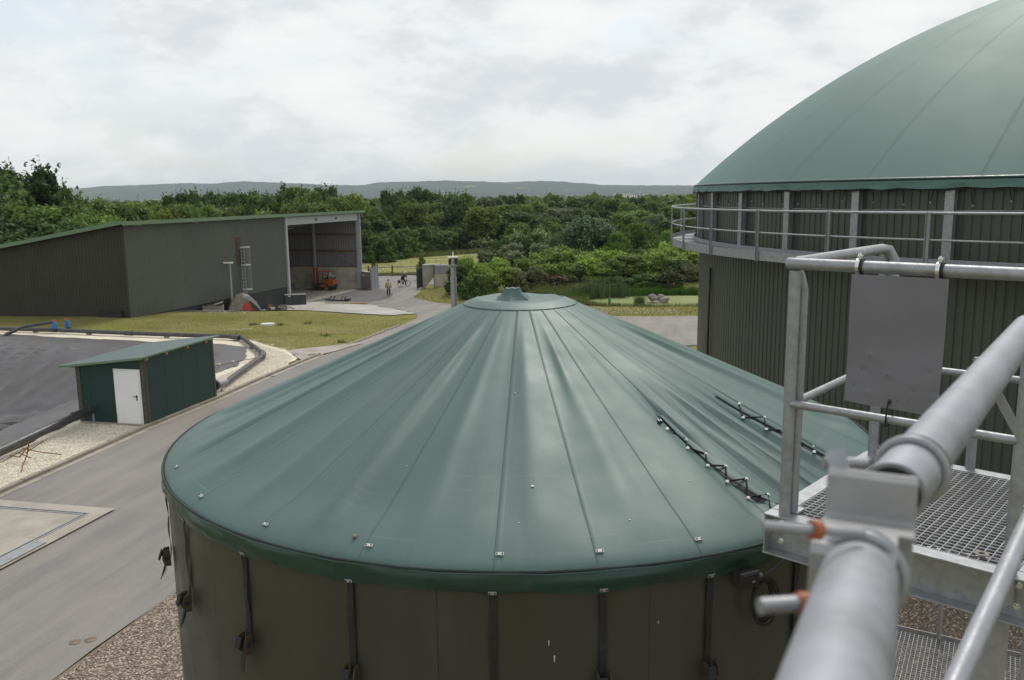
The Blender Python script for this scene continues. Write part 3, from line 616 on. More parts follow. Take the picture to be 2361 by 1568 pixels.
# straps with ratchet buckles
for k, (a, zr, lo) in enumerate([(205, 5.51, 5.42), (218.3, 5.45, 5.36), (233.9, 5.45, 5.36), (249.9, 5.46, 5.36), (266.2, 5.05, 3.2), (278.1, 5.48, 5.36), (290.7, 5.45, 5.36), (304, 5.2, 3.2), (318, 5.3, 4.0)]):
    ra = Vector((math.cos(R(a)), math.sin(R(a)), 0)); ta = Vector((-ra.y, ra.x, 0)); zv = Vector((0,0,1))
    st = thing('x', (0,0,0), None, None) if False else None
    m_ = MB(); zs = [5.955-(5.955-zr+0.02)*i/8 for i in range(9)]
    rows = [[pol(TC, TR+0.008+0.004*math.sin(i*1.7+k), a, z)+ta*(s*0.018)+ra*(0.0035*s*math.sin(i*1.1+k*2)) for s in (-1, 1)] for i, z in enumerate(zs)]
    m_.grid(rows); m_.grid([[p-ra*0.003 for p in r] for r in rows], True)
    s_ = m_.build('tie_strap', M['webbing'], tank, fix=False)
    MB().box(pol(TC, TR+0.018, a, 5.952), (0.040, 0.006, 0.016), (ta, ra, zv)).build('strap_plate', M['galv_old'], s_, bevel=0.002)
    for d in (-.013, .013): MB().lathe([(0, .004), (0.004, .004), (0.004, 0)], pol(TC, TR+0.022, a, 5.952)+ta*d, 8, axis=(ta, zv, ra)).build('bolt', M['rubber'], s_)
    if zr < 5.1: continue
    c = pol(TC, TR+0.03, a, zr)
    rb = MB()
    for d in (-0.03, 0.03): rb.prism([(-.055,-.02),(-.05,.022),(.0,.034),(.05,.02),(.055,-.016)], c+ta*d, zv, ra, ta, -0.0035, 0.0035)
    rb = rb.build('ratchet_frame', M['brass_rust'], s_)
    MB().tube([c-ta*0.038+ra*.008, c+ta*0.038+ra*.008], 0.014, 10).build('ratchet_axle', M['webbing'], rb)
    MB().bar(c+zv*0.045+ra*0.03-ta*0.012, c-zv*0.015+ra*0.052-ta*0.012, 0.045, 0.012, ra).build('ratchet_handle', M['rubber'], rb, bevel=0.004)
    tl = MB(); 
    for q in range(4):
        e = c-zv*(0.07+0.012*q)+ra*(0.01+0.014*q)+ta*(0.018*(q-1.5))
        tl.bar(c-zv*0.03+ra*0.012, e-zv*(0.03), 0.03, 0.003, ra)
    tl.build('loose_strap_tail', M['webbing'], rb)
# lacing of the two slits: cord in a zigzag through white eyelets
def on_cover(r, a, h=0.012): return cover(r, a)+Vector((0,0,h))
def lacing(pts_in, pts_out, name='lacing_cord'):
    path = []
    for q in range(len(pts_in)):
        path.append(on_cover(*pts_out[q])); path.append(on_cover(*pts_in[q]))
    return path
LA_o = [(1.70, 299.6), (1.86, 300.2), (2.00, 300.9), (2.13, 301.5), (2.26, 302.2), (2.38, 303.2)]
LA_i = [(1.76, 302.7), (1.90, 303.3), (2.03, 304.0), (2.16, 304.7), (2.29, 305.3), (2.41, 306.4)]
LB_o = [(1.70, 325.4), (1.86, 326.0), (2.01, 326.3), (2.16, 326.7), (2.30, 327.0), (2.42, 327.2)]
LB_i = [(1.76, 322.6), (1.91, 322.9), (2.06, 323.4), (2.20, 323.8), (2.33, 324.2), (2.45, 324.6)]
for o_, i_ in ((LA_o, LA_i), (LB_o, LB_i)):
    slit = [((a[0]+b[0])/2, (a[1]+b[1])/2) for a, b in zip(o_, i_)]
    w_ = [0.05, 0.35, 0.6, 1.0, 0.9, 0.3]
    MB().grid([[on_cover(r, a-wd*0.6, 0.004), on_cover(r, a+wd*0.6, 0.005)] for (r, a), wd in zip(slit, w_)]).build('slit', M['rubber'], tank)
    MB().grid([[on_cover(r, a+0.7+dd, hh) for dd, hh in ((-0.5, 0.013), (-0.2, 0.016), (0.6, 0.010), (1.4, 0.001))] for r, a in [(1.55, slit[0][1]-.3)]+slit]).build('flap_edge', M['tarp'], tank, smooth=True)
    MB().tube(lacing(i_, o_), 0.0042, 6).build('lacing_cord', M['rubber'], tank, smooth=True)
    for r, a in o_+i_:
        p = on_cover(r, a, 0.008); MB().lathe([(0.0, .010), (0.007, .010), (0.011, .004), (0.012, 0)], p, 8).build('eyelet', M['white'], tank, smooth=True)
p = on_cover(1.64, 299.4, 0.012); bl = MB().box(p, (0.028, 0.045, 0.016)).build('cord_stopper', M['rubber'], tank, bevel=0.003)
for i in (-1, 1):
    for j in (-1, 0, 1): MB().box(p+Vector((i*.007, j*.013, .0085)), (.007, .006, .003)).build('stopper_pin', M['white'], bl)
# lower lacing to the platform edge
LC = [(2.44, 307.6), (2.52, 308.6), (2.43, 310.6), (2.52, 311.6), (2.43, 313.6), (2.52, 314.4), (2.44, 316.8), (2.52, 318.0), (2.45, 320.6), (2.53, 322.4)]
MB().tube([on_cover(r, a, 0.012) for r, a in LC], 0.004, 6).build('lacing_cord', M['rubber'], tank, smooth=True)
for r, a in LC:
    MB().lathe([(0.0, .010), (0.006, .010), (0.010, .004), (0.011, 0)], on_cover(r, a, 0.006), 8).build('eyelet', M['white'], tank, smooth=True)
# droppings, scuffs and a pebble on the fabric
for k, (r, a, s) in enumerate([(2.05, 271, .011), (2.28, 269, .005), (1.3, 268, .006), (2.1, 295, .006), (2.3, 283, .005), (1.9, 250, .004)]):
    p = cover(r, a); MB().lathe([(0, .003), (s*.7, .002), (s, 0)], p+Vector((0,0,.001)), 9).build('bird_dropping', M['offwhite'], tank)
for k, (a, z, l, wd) in enumerate([(262.5, 5.35, .03, .004), (272.8, 5.62, .035, .008), (272.2, 5.70, .03, .006), (284.5, 5.75, .015, .005)]):
    MB().grid([[pol(TC, TR-0.0030, a+d, z-l*t) for d in (-wd*10*(1-t*.6), wd*10*(1-t*.7))] for t in (0, .3, .7, 1)]).build('bird_dropping', M['offwhite'], tank)
peb = cover(2.425, 249.3); b_ = MB(); b_.add([peb+Vector(v)*0.014*random.uniform(.7,1.2)+Vector((0,0,.008)) for v in ICO_V], [tuple(f) for f in ICO_F]); b_.build('pebble', M['stone'], smooth=True, loc=peb, label='small brown pebble lying on the front rim of the green tarpaulin', cat='stone')
# junction box with a coil of cable hung on the wall
jc = pol(TC, TR+0.045, 294.9, 5.915); ra = Vector((math.cos(R(294.9)), math.sin(R(294.9)), 0)); ta = Vector((-ra.y, ra.x, 0)); zv = Vector((0,0,1))
jb = thing('junction_box', jc-ra*0.045, 'black junction box with a coil of cable on the side of the near tank', 'junction box')
MB().box(jc, (0.115, 0.07, 0.085), (ta, ra, zv)).build('housing', M['black'], jb, bevel=0.006)
MB().box(jc+ra*0.038, (0.10, 0.008, 0.07), (ta, ra, zv)).build('lid', M['rubber'], jb, bevel=0.003)
MB().box(jc+ra*0.0425+ta*0.012-zv*.004, (0.018, 0.002, 0.007), (ta, ra, zv)).build('label_mark', M['galv'], jb)
MB().tube([jc+ta*0.055+zv*.01, jc+ta*0.095-zv*.004], 0.014, 10).build('cable_gland', M['galv_old'], jb, smooth=True)
for q in range(4):
    pts = []
    for i in range(22):
        an = R(100)-2*math.pi*i/21*(1 if q < 3 else .8); rx_, rz_ = 0.062+0.006*q, 0.105+0.007*q
        pts.append(jc+ta*(0.105+rx_*math.cos(an)+0.004*q)+zv*(-0.145+rz_*math.sin(an))+ra*(0.008*math.sin(i*.9+q)+0.006*q))
    MB().tube(pts, 0.0062, 6).build('cable_loop', M['rubber'], jb, smooth=True)
MB().tube([jc+ta*0.10-zv*.01, jc+ta*0.16+zv*.01, jc+ta*0.26+zv*.055, jc+ta*0.36+zv*0.10-ra*0.02], 0.008, 6).build('feed_cable', M['hdpe'], jb, smooth=True)
MB().box(jc-zv*.05-ta*.02, (.012,.03,.02), (ta,ra,zv)).build('plug', M['brass_rust'], jb); MB().box(jc-zv*.05+ta*.015, (.012,.03,.02), (ta,ra,zv)).build('plug', M['brass_rust'], jb)

# ------------------------------------------------------------------ big domed tank
BC = Vector((17.8, 23.0, 0)); BR = 12.35
big = thing('gas_holder_tank', (BC.x, BC.y, 0), 'large dark olive corrugated tank with an inflated green membrane dome', 'tank')
def corr(r, a0, a1, z0, z1, pitch, dep):
    n = int(abs(a1-a0)*math.pi/180*r/pitch); lo, hi = [], []
    for i in range(n):
        for t, d in ((0, 1), (0.70, 1), (0.76, 0), (0.94, 0)):
            a = a0+(a1-a0)*(i+t)/n; lo.append(pol(BC, r+dep*d, a, z0)); hi.append(pol(BC, r+dep*d, a, z1))
    lo.append(pol(BC, r+dep, a1, z0)); hi.append(pol(BC, r+dep, a1, z1))
    return MB().grid([lo, hi])
# sheets 4.5 degrees wide, each its own part; the far half is never seen and is plain
A_SEEN = (128, 290)
a = A_SEEN[0]
while a < A_SEEN[1]:
    corr(BR, a, a+6.0, 0, 7.86, 0.145, 0.018).build('wall_sheet', M['corr'], big, fix=False)
    a += 6.0
MB().grid([[pol(BC, BR-0.02, a, z) for a in range(-72, 130, 2)] for z in (0, 7.86)]).build('wall_rear', M['corr'], big, smooth=True)
MB().tube([pol(BC, BR+0.07, 181.0+0.2*math.sin(z*1.3), z) for z in [5.8-0.4*i for i in range(15)]], 0.03, 6).build('down_cable', M['rubber'], big, smooth=True)
# dome membrane: spherical cap in gores
ZC, RS = -4.7, 17.855
def dome(t, a):
    """t 0 at edge .. 1 at top"""
    th0 = math.asin(12.52/RS); th = th0*(1-t); return pol(BC, RS*math.sin(th), a, 8.03+(ZC+RS*math.cos(th)-8.03)*(0.965+0.10*max(0.0, (ZC+RS*math.cos(th)-8.03)/5.2)**1.2))
edge_z = ZC+RS*math.cos(math.asin(12.52/RS))
gw = 10.0; a = 0.0
while a < 360:
    seen = 120 < a < 300; n = 6 if seen else 3
    rows = [[dome(t, a+gw*j/n) for j in range(n+1)] for t in [i/26 for i in range(27)]]
    g_ = MB().grid(rows).build('dome_panel', M['dome'], big, smooth=True)
    if seen:
        MB().grid([[dome(t, a+d/max(0.08, 1-t))+ (dome(t, a)-Vector((BC.x, BC.y, ZC))).normalized()*0.02 for d in (-0.016, 0.016)] for t in [i/26*0.97 for i in range(27)]]).build('seam_line', M['seam_soft'], g_)
    a += gw
# clamping rim and ruffled skirt below it
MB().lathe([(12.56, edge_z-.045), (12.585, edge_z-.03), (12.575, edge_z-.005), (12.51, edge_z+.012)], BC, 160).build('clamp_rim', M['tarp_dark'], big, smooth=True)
def ruf(a, k):
    n1 = noise.noise(Vector((a*0.55, k*0.8, 1.0))); n2 = noise.noise(Vector((a*1.9, k*1.5, 6.0)))
    return 12.575+0.03*k*(1+n1*1.6)+0.022*n2*k*1.2, edge_z-0.05-0.15*k-0.03*k*n1
for s0 in range(120, 300, 9):
    rows = [[pol(BC, ruf(s0+j*0.36, k)[0], s0+j*0.36, ruf(s0+j*0.36, k)[1]) for j in range(26)] for k in (0, .15, .35, .55, .75, 1.0)]
    MB().grid(rows).build('membrane_skirt', M['dome'], big, smooth=True)
    rows = [[pol(BC, ruf(s0+j*0.36, 1)[0]-0.04, s0+j*0.36, ruf(s0+j*0.36, 1)[1]+0.03-0.06*k*(1+1.2*noise.noise(Vector((s0+j*0.5, 3, 3))))) for j in range(26)] for k in (0, 1)]
    MB().grid(rows).build('membrane_hem', M['rubber'], big, smooth=True)
# steel uprights round the wall, carrying the walkway
UPR = 6.15
ups = []
a = 182.5-8.8*4
while a < 300:
    ra = Vector((math.cos(R(a)), math.sin(R(a)), 0)); ta = Vector((-ra.y, ra.x, 0)); c = pol(BC, BR+0.10, a, 0)
    u = MB()
    for d in (-.055, .055): u.box(Vector((c.x, c.y, 7.08))+ra*(d), (0.17, 0.012, 1.52), (ta, ra, Vector((0,0,1))))
    u.box(Vector((c.x, c.y, 7.08)), (0.010, 0.098, 1.52), (ta, ra, Vector((0,0,1))))
    u.build('upright', M['galv'], big)
    a += 8.8
# tension cable and hooks below the membrane
MB().tube([pol(BC, BR+0.075+0.01*noise.noise(Vector((a*.5,0,0))), a, 7.43+0.012*noise.noise(Vector((a*.8, 2, 0)))) for a in range(136, 300, 1)], 0.011, 5).build('tension_rail', M['galv'], big, smooth=True)
MB().tube([pol(BC, BR+0.085, a, 7.405+0.016*noise.noise(Vector((a*.6, 9, 0)))) for a in range(136, 300, 1)], 0.008, 5).build('tension_rail', M['rubber'], big, smooth=True)
a = 138.0; k = 0
while a < 298:
    d = 0.5*random.uniform(-1, 1); L_ = random.uniform(.22, .32)
    p0, p1 = pol(BC, BR+0.12, a, 7.83), pol(BC, BR+0.10, a+d*0.9, 7.83-L_)
    h_ = MB().tube([p0, p0.lerp(p1, .5)+Vector((0,0,.01)), p1], 0.010, 5).build('tension_hook', M['rubber'], big)
    MB().lathe([(0, .02), (.018, .01), (.018, -.015), (0, -.02)], p1, 6).build('hook_end', M['galv_old'], h_)
    a += 2.9
# walkway ring
WF = 6.45; WO = 13.22
wk = thing('ring_walkway', (BC.x, BC.y, WF), 'galvanised railed walkway ring around the big domed tank', 'walkway')
a0w, a1w = 182.5-8.8*4, 300.0; step = 8.8; a = a0w
while a < a1w:
    n = 6
    d_ = MB()
    d_.grid([[pol(BC, r, a+0.05+(step-.1)*i/n, WF-0.015) for i in range(n+1)] for r in (BR+0.10, WO-0.03)])
    d_.build('deck_plate', M['galv_old'], wk)
    t_ = MB()
    for r0, r1, z0, z1 in ((WO-0.012, WO, WF-0.12, WF+0.08), (WO-0.075, WO-0.013, WF-0.12, WF-0.108)):
        t_.grid([[pol(BC, r, a+(step)*i/n, z) for i in range(n+1)] for r, z in ((r0, z0), (r1, z0), (r1, z1), (r0, z1), (r0, z0))])
    t_.build('edge_channel', M['galv'], wk)
    MB().grid([[pol(BC, r, a+(step)*i/n, z) for i in range(n+1)] for r, z in ((BR+0.20, WF+0.0), (BR+0.20, WF+.10), (BR+.215, WF+.10), (BR+.215, WF))]).build('inner_toe_board', M['galv'], wk)
    MB().bar(pol(BC, BR+0.1, a+.2, WF-0.07), pol(BC, WO-0.05, a+.2, WF-0.07), 0.05, 0.10).build('cross_bearer', M['galv_old'], wk)
    for q in (2.2, 4.4, 6.6): MB().bar(pol(BC, BR+0.22, a+q, WF-0.008), pol(BC, WO-0.05, a+q, WF-0.008), 0.015, 0.014).build('grating_rib', M['galv'], wk)
    a += step
for z, r_ in ((7.40, 0.026), (6.93, 0.019)):
    MB().tube([pol(BC, WO-0.02, a0w+(a1w-a0w)*i/54, z) for i in range(55)], r_, 8).build('handrail' if z > 7 else 'mid_rail', M['galv'], wk, smooth=True)
a = a0w
while a < a1w:
    ra = Vector((math.cos(R(a)), math.sin(R(a)), 0)); ta = Vector((-ra.y, ra.x, 0)); c = pol(BC, WO+0.008, a, 0)
    u = MB(); zc_ = (7.42+6.31)/2; hh = 1.11
    u.box(Vector((c.x, c.y, zc_)), (0.075, 0.008, hh), (ta, ra, Vector((0,0,1))))
    for d in (-.0375, .0375): u.box(Vector((c.x, c.y, zc_))+ta*d+ra*0.016, (0.008, 0.036, hh), (ta, ra, Vector((0,0,1))))
    ps = u.build('rail_post', M['galv'], wk, bevel=0.002)
    for z in (7.34, 7.26, 6.93, WF-.05): MB().lathe([(0, .008), (.008, .007), (.011, 0)], Vector((c.x, c.y, z))+ra*0.005, 6, axis=(ta, Vector((0,0,1)), ra)).build('bolt', M['galv_old'], ps)
    a += step
# ------------------------------------------------------------------ platform beside the camera
ZV = Vector((0,0,1))
E1 = Vector((0.735, -0.678, 0)); E2 = Vector((0.678, 0.735, 0)); PF = 6.41
PO = Vector((1.186, 3.505, 0))            # foot of the corner post
def pp_(u, v, z): return PO+E1*u+E2*v+ZV*z
plat = thing('grating_platform', pp_(0.4, 0.5, PF), 'small galvanised grating platform with pipe railing between the two tanks', 'platform')
# near channel beam: web set back between two flanges
zt = PF; bh = 0.185
MB().bar(pp_(-.075, -.012, zt-.004), pp_(.99, -.012, zt-.004), 0.075, 0.008).build('beam_flange', M['galv'], plat, bevel=0.002)
MB().bar(pp_(-.075, -.012, zt-bh+.004), pp_(.99, -.012, zt-bh+.004), 0.075, 0.008).build('beam_flange', M['galv'], plat, bevel=0.002)
wb = MB().bar(pp_(-.075, .022, zt-bh/2), pp_(.99, .022, zt-bh/2), 0.007, bh-.016).build('beam_web', M['galv'], plat)
for u, z in ((-.02, .05), (-.02, .135), (.90, .05), (.90, .135)):
    MB().lathe([(0, .016), (.009, .016), (.009, .004), (.015, .004), (.015, 0)], pp_(u, .0185, zt-z), 6, axis=(E1, ZV, -E2)).build('bolt', M['zinc'], wb)
MB().bar(pp_(-.0705, -.046, zt-bh/2), pp_(-.0705, .0185, zt-bh/2), 0.006, bh-.016).build('beam_end_plate', M['galv'], plat)
# left, back and right beams
for (u0, v0, u1, v1, sgn) in ((-.036, .032, -.036, 1.13, 1), (.93, .032, .93, 1.13, -1), (-.07, 1.165, .99, 1.165, 1)):
    MB().bar(pp_(u0, v0, zt-.004), pp_(u1, v1, zt-.004), 0.075, 0.008).build('beam_flange', M['galv'], plat, bevel=0.002)
    MB().bar(pp_(u0, v0, zt-bh+.004), pp_(u1, v1, zt-bh+.004), 0.075, 0.008).build('beam_flange', M['galv'], plat)
    MB().bar(pp_(u0, v0, zt-bh/2), pp_(u1, v1, zt-bh/2), 0.007, bh-.016).build('beam_web', M['galv'], plat)
# grating: bearing bars and twisted cross bars, each a bar of its own
GU0, GU1, GV0, GV1 = 0.005, 0.888, 0.032, 1.125
bb = MB().bar(pp_(GU0, (GV0), zt-.018), pp_(GU0, GV1, zt-.018), 0.003, 0.030).build('bearing_bar', M['galv_old'], plat)
n = 27
for i in range(1, n):
    c = link_copy(bb, plat); c.location = E1*((GU1-GU0)*i/(n-1))
cbv = MB().bar(pp_(GU0, GV0+.01, zt-.0065), pp_(GU1, GV0+.01, zt-.0065), 0.0045, 0.0045).build('cross_bar', M['galv'], plat)
n = 33
for i in range(1, n):
    c = link_copy(cbv, plat); c.location = E2*((GV1-GV0-.02)*i/(n-1))
# posts and rails
TZ = 7.505; MZ = 6.91
def post(u, v, z0, z1, r=0.0243): return MB().tube([pp_(u, v, z0), pp_(u, v, z1)], r, 16).build('post', M['galv'], plat, smooth=True, auto=40)
post(0, -.006, zt, TZ-.03); 
MB().tube([pp_(.012, .050, zt), pp_(.012, .050, TZ-.11), pp_(.006, .028, TZ-.05), pp_(0, .012, TZ-.02)], [.0225, .0225, .021, .018], 14).build('post', M['galv'], plat, smooth=True, auto=40)
MB().box(pp_(.01, .062, zt+.005), (.075, .075, .009), (E1, E2, ZV)).build('base_plate', M['galv'], plat, bevel=0.002)
post(-.02, 1.10, zt, TZ); post(.87, -.006, zt-.12, TZ, .0243); post(.87, 1.10, zt, TZ)
MB().tube([pp_(-.032, -.004, TZ), pp_(1.02, -.004, TZ)], 0.0243, 18).build('top_rail', M['galv'], plat, smooth=True, auto=40)
MB().tube([pp_(-.005, 0.0, TZ+.004), pp_(-.02, 1.05, TZ+.004), pp_(.0, 1.085, TZ-.003), pp_(.03, 1.09, TZ-.05), pp_(.05, 1.09, TZ-.4)], 0.0243, 16).build('top_rail', M['galv'], plat, smooth=True, auto=50)
MB().tube([pp_(.0, -.012, MZ), pp_(.86, -.012, MZ)], 0.0172, 14).build('mid_rail', M['galv'], plat, smooth=True, auto=40)
MB().tube([pp_(.012, .05, MZ), pp_(-.02, 1.10, MZ)], 0.0172, 14).build('mid_rail', M['galv'], plat, smooth=True, auto=40)
MB().tube([pp_(-.02, 1.10, MZ), pp_(.87, 1.10, MZ)], 0.0172, 14).build('mid_rail', M['galv'], plat, smooth=True, auto=40)
for u, v, z, ax_ in ((-.032, -.004, TZ, E1),):
    MB().lathe([(0, -.004), (.022, -.002), (.0248, .004), (.0248, .05), (.0243, .052)], pp_(u-.002, v, z), 16, axis=(E2, ZV, E1)).build('pipe_fitting', M['galv'], plat, smooth=True, auto=40)
# diagonal brace and stub posts behind
MB().bar(pp_(.42, 1.20, 6.98), pp_(.80, 1.22, 6.32), 0.045, 0.006, E2).build('brace', M['galv_old'], plat)
MB().bar(pp_(.64, 1.19, 6.30), pp_(.64, 1.19, 6.62), 0.05, 0.03).build('bracket_post', M['galv'], plat)
MB().bar(pp_(.43, 1.19, 6.30), pp_(.43, 1.19, 6.98), 0.04, 0.03).build('bracket_post', M['galv'], plat)
# column under the platform
MB().box(pp_(.22, .09, 3.11), (.12, .12, 6.22), (E1, E2, ZV)).build('column', M['galv'], plat, bevel=0.006)
MB().box(pp_(.80, .09, 3.11), (.12, .12, 6.22), (E1, E2, ZV)).build('column', M['galv_old'], plat, bevel=0.006)
MB().bar(pp_(.22, .09, 5.6), pp_(.22, 1.1, 6.2), .06, .06).build('brace', M['galv'], plat)

# sign plate hung from the top rail
sp = thing('sign_plate', pp_(.42, -.03, 6.96), 'grey blank sign plate clamped under the platform top rail', 'sign')
rows = []; DENT = [(.33, 7.16), (.30, 7.10), (.40, 7.09), (.55, 7.12), (.33, 7.01), (.50, 7.04), (.58, 7.02), (.27, 7.03)]
for j in range(53):
    t = j/52; z = 7.478-(7.478-6.962)*t; r_ = []
    for i in range(37):
        f = i/36; u = .245+(.6-.245)*f-.010*t; zz_ = z-.012*f*t
        dn = -.034+.018*t-.006*math.sin(f*6.0)*t-.004*math.sin(t*7+f*2)+.003*noise.noise(Vector((u*9, z*7, 1)))
        for k, (du, dz) in enumerate(DENT): dn += (.0035 if k % 2 else -.004)*math.exp(-((u-du)**2+((zz_-dz)*1.6)**2)/.00022)
        r_.append(pp_(u, dn, zz_))
    rows.append(r_)
pm_ = MB().grid(rows); pm_.grid([[p+E2*.002 for p in r] for r in rows], True)
plate = pm_.build('plate', M['sign'], sp, smooth=True, fix=False)
for u, z in ((.33, 7.16), (.30, 7.10), (.40, 7.09), (.55, 7.12), (.33, 7.01), (.50, 7.04), (.58, 7.02), (.44, 6.99), (.27, 7.03), (.48, 7.0)):
    MB().lathe([(0, .0), (.0022, .0)], pp_(u, -.0385+.018*((7.478-z)/.516), z), 6, axis=(E1, ZV, -E2)).build('rivet_hole', M['rubber'], plate)
MB().lathe([(0, .0), (.011, .0)], pp_(.412, -.021, 6.985), 14, axis=(E1, ZV, -E2)).build('tie_hole', M['corr'], plate)
for u in (.262, .556):
    cl = MB().lathe([(.0262, -.011), (.0262, .011), (.031, .011), (.031, -.011), (.0262, -.011)], pp_(u+.006, -.004, TZ), 24, axis=(E2, ZV, E1)).build('clamp_rubber', M['rubber'], sp, smooth=True, auto=40)
    MB().lathe([(.031, -.007), (.0325, -.007), (.0325, .007), (.031, .007)], pp_(u-.001, -.004, TZ), 24, axis=(E2, ZV, E1)).build('clamp_band', M['zinc'], cl, smooth=True, auto=40)
    for s in (1, -1):
        MB().box(pp_(u+.002, -.006, TZ+s*.040), (.016, .024, .012), (E1, E2, ZV)).build('clamp_ear', M['zinc'], cl, bevel=0.002)
        MB().lathe([(0, .009), (.006, .009), (.007, 0), (.007, -.012)], pp_(u+.002, -.012, TZ+s*.044), 6).build('clamp_screw', M['zinc'], cl)
tie = [pp_(.412, -.024, 6.99), pp_(.41, -.034, 6.96), pp_(.408, -.036, 6.915), pp_(.407, -.030, 6.886), pp_(.409, -.006, 6.884), pp_(.418, .010, 6.91), pp_(.418, .008, 6.96), pp_(.414, -.012, 6.99)]
MB().tube(tie, .0038, 6).build('cable_tie', M['rubber'], sp); MB().box(pp_(.407, -.036, 6.889), (.010, .008, .012), (E1, E2, ZV)).build('tie_head', M['rubber'], sp)

# a loose washer on the grating, a small capped bottle-like vent behind
wz = Vector((1.805, 3.066, PF+.003))
MB().lathe([(.012, -.002), (.026, -.002), (.026, .002), (.012, .002), (.012, -.002)], wz, 20).build('washer', M['kerb'], loc=wz, label='loose rusty washer lying on the platform grating', cat='washer')
vc = pp_(.22, 1.30, 6.0)
vn = thing('vent_pipe', vc, 'short black vent pipe with a white cap behind the platform', 'pipe')
MB().tube([vc, vc+ZV*.47], .019, 12).build('pipe', M['hdpe'], vn, smooth=True, auto=40)
MB().lathe([(.0, .545), (.014, .545), (.021, .535), (.021, .515), (.018, .512), (.018, .508), (.022, .506), (.022, .470), (.0, .470)], vc, 16).build('cap', M['white'], vn, smooth=True, auto=40)
MB().tube([vc+Vector((.022*math.cos(t), .022*math.sin(t), .511)) for t in [i*.6 for i in range(11)]]+[vc+Vector((-.04, 0, .49))], .002, 5).build('wire', M['rubber'], vn)

# ------------------------------------------------------------------ handrail right by the camera
def lin(p, q, t): return Vector(p)+(Vector(q)-Vector(p))*t
V1, V2 = Vector((.2835, .6495, 7.488)), Vector((.1823, .4417, 7.520))
U1, U2 = Vector((.7915, 1.3682, 7.496)), Vector((.5344, 1.0141, 7.502))
hr = thing('stair_handrail', (V2.x, V2.y, PF), 'grey pipe handrail with a bolted joint bracket, close at the right edge', 'handrail')
MB().tube([lin(V1, V2, -.20), lin(V1, V2, 3.0)], 0.0302, 32).build('rail_pipe', M['galv_paint'], hr, smooth=True, auto=40)
MB().tube([lin(U2, U1, -.62), lin(U2, U1, 2.5)], 0.0302, 32).build('rail_pipe', M['galv_paint'], hr, smooth=True, auto=40)
MB().lathe([(0, 0), (.026, 0)], lin(U2, U1, -.6205), 20, axis=((U1-U2).normalized().orthogonal().normalized(), (U1-U2).normalized().cross((U1-U2).normalized().orthogonal().normalized()), (U1-U2).normalized())).build('pipe_bore', M['rubber'], hr)
dV = (V1-V2).normalized(); sV = dV.cross(ZV).normalized(); uV = sV.cross(dV)
# stepped bracket: a folded strip, two upright faces one behind and above the other
PB_, PA_ = Vector((.290, .655, 7.539)), Vector((.345, .765, 7.541))
def strip(name, path, wid, th=.005, shift=0.0):
    L_ = []; n = len(path)
    for i in range(n):
        t_ = (Vector(path[min(i+1, n-1)])-Vector(path[max(i-1, 0)])).normalized(); nrm_ = Vector((-t_.y, t_.x)); L_.append((Vector(path[i]), nrm_))
    poly = [(p+q*th/2)[:] for p, q in L_]+[(p-q*th/2)[:] for p, q in reversed(L_)]
    return MB().prism(poly, J+sV*shift, dV, uV, sV, -wid/2, wid/2).build(name, M['galv_old'], hr, bevel=.0015)
J = lin(V1, V2, -.02)
strip('joint_bracket', [(-.012, -.030), (-.014, .016), (-.010, .022), (.045, .024)], .066, shift=-.006)
strip('joint_bracket', [(.045, .024), (.090, .022), (.096, .028), (.098, .062), (.104, .068)], .078, shift=.001)
strip('joint_bracket', [(.104, -.032), (.106, .02)], .074, shift=.002)
for sgn in (-1, 1):
    MB().prism([(-.014, -.03), (.098, -.02), (.098, .018), (-.010, .018)], J-sV*.006+sV*(sgn*.030), dV, uV, sV, -.002, .002).build('bracket_cheek', M['galv_paint'], hr)
MB().bar(J+dV*.104+uV*.062-sV*.026, J+dV*.112+uV*.084-sV*.034, .018, .004, dV).build('bracket_ear', M['galv_paint'], hr)
for off, pc, ax, rr in ((.002, lin(V1, V2, .0), dV, .0335), (.0, lin(U2, U1, -.42), (U1-U2).normalized(), .0335)):
    o1 = ax.cross(ZV).normalized(); o2 = o1.cross(ax)
    ring_ = [pc+(o1*math.cos(t)+o2*math.sin(t))*rr for t in [2*math.pi*i/28 for i in range(28)]]
    MB().tube(ring_, .0052, 8, closed=True).build('u_bolt', M['galv'], hr, smooth=True)
    ring2 = [p+ax*.012 for p in ring_]
    MB().tube(ring2, .0035, 6, closed=True).build('u_bolt_seat', M['rubber'], hr, smooth=True)
for q, (nut, end) in enumerate(((Vector((.236, .625, 7.5387)), Vector((.190, .612, 7.548))), (Vector((.2045, .559, 7.5114)), Vector((.172, .552, 7.513))), (Vector((.330, .787, 7.539)), Vector((.300, .783, 7.541))))):
    dn = (end-nut).normalized(); base = nut-dn*(.045 if q < 2 else .012)
    MB().tube([base, end], .0058 if q else .0042, 12).build('bolt_shank', M['galv'], hr, smooth=True, auto=40)
    if q < 2: MB().tube([nut-dn*.004, nut+dn*.004], .0078, 12).build('nut_cap', M['orange_cap'], hr, smooth=True, auto=40)
m1_, m2_ = Vector((.828, 1.438, 6.92)), Vector((1.21, 1.898, 6.985))
MB().tube([lin(m1_, m2_, -1.2), lin(m1_, m2_, 1.6)], 0.0205, 20).build('mid_rail', M['galv_paint'], hr, smooth=True, auto=40)
MB().tube([lin(m1_, m2_, 1.6), lin(m1_, m2_, 1.6)-ZV*.7], 0.0205, 14).build('post', M['galv'], hr, smooth=True, auto=40)
st_a, st_b = Vector((1.02, 1.25, 6.30)), Vector((1.95, 2.45, 6.34))
MB().bar(st_a, st_b, .012, .20).build('stair_stringer', M['galv'], hr, bevel=0.002)

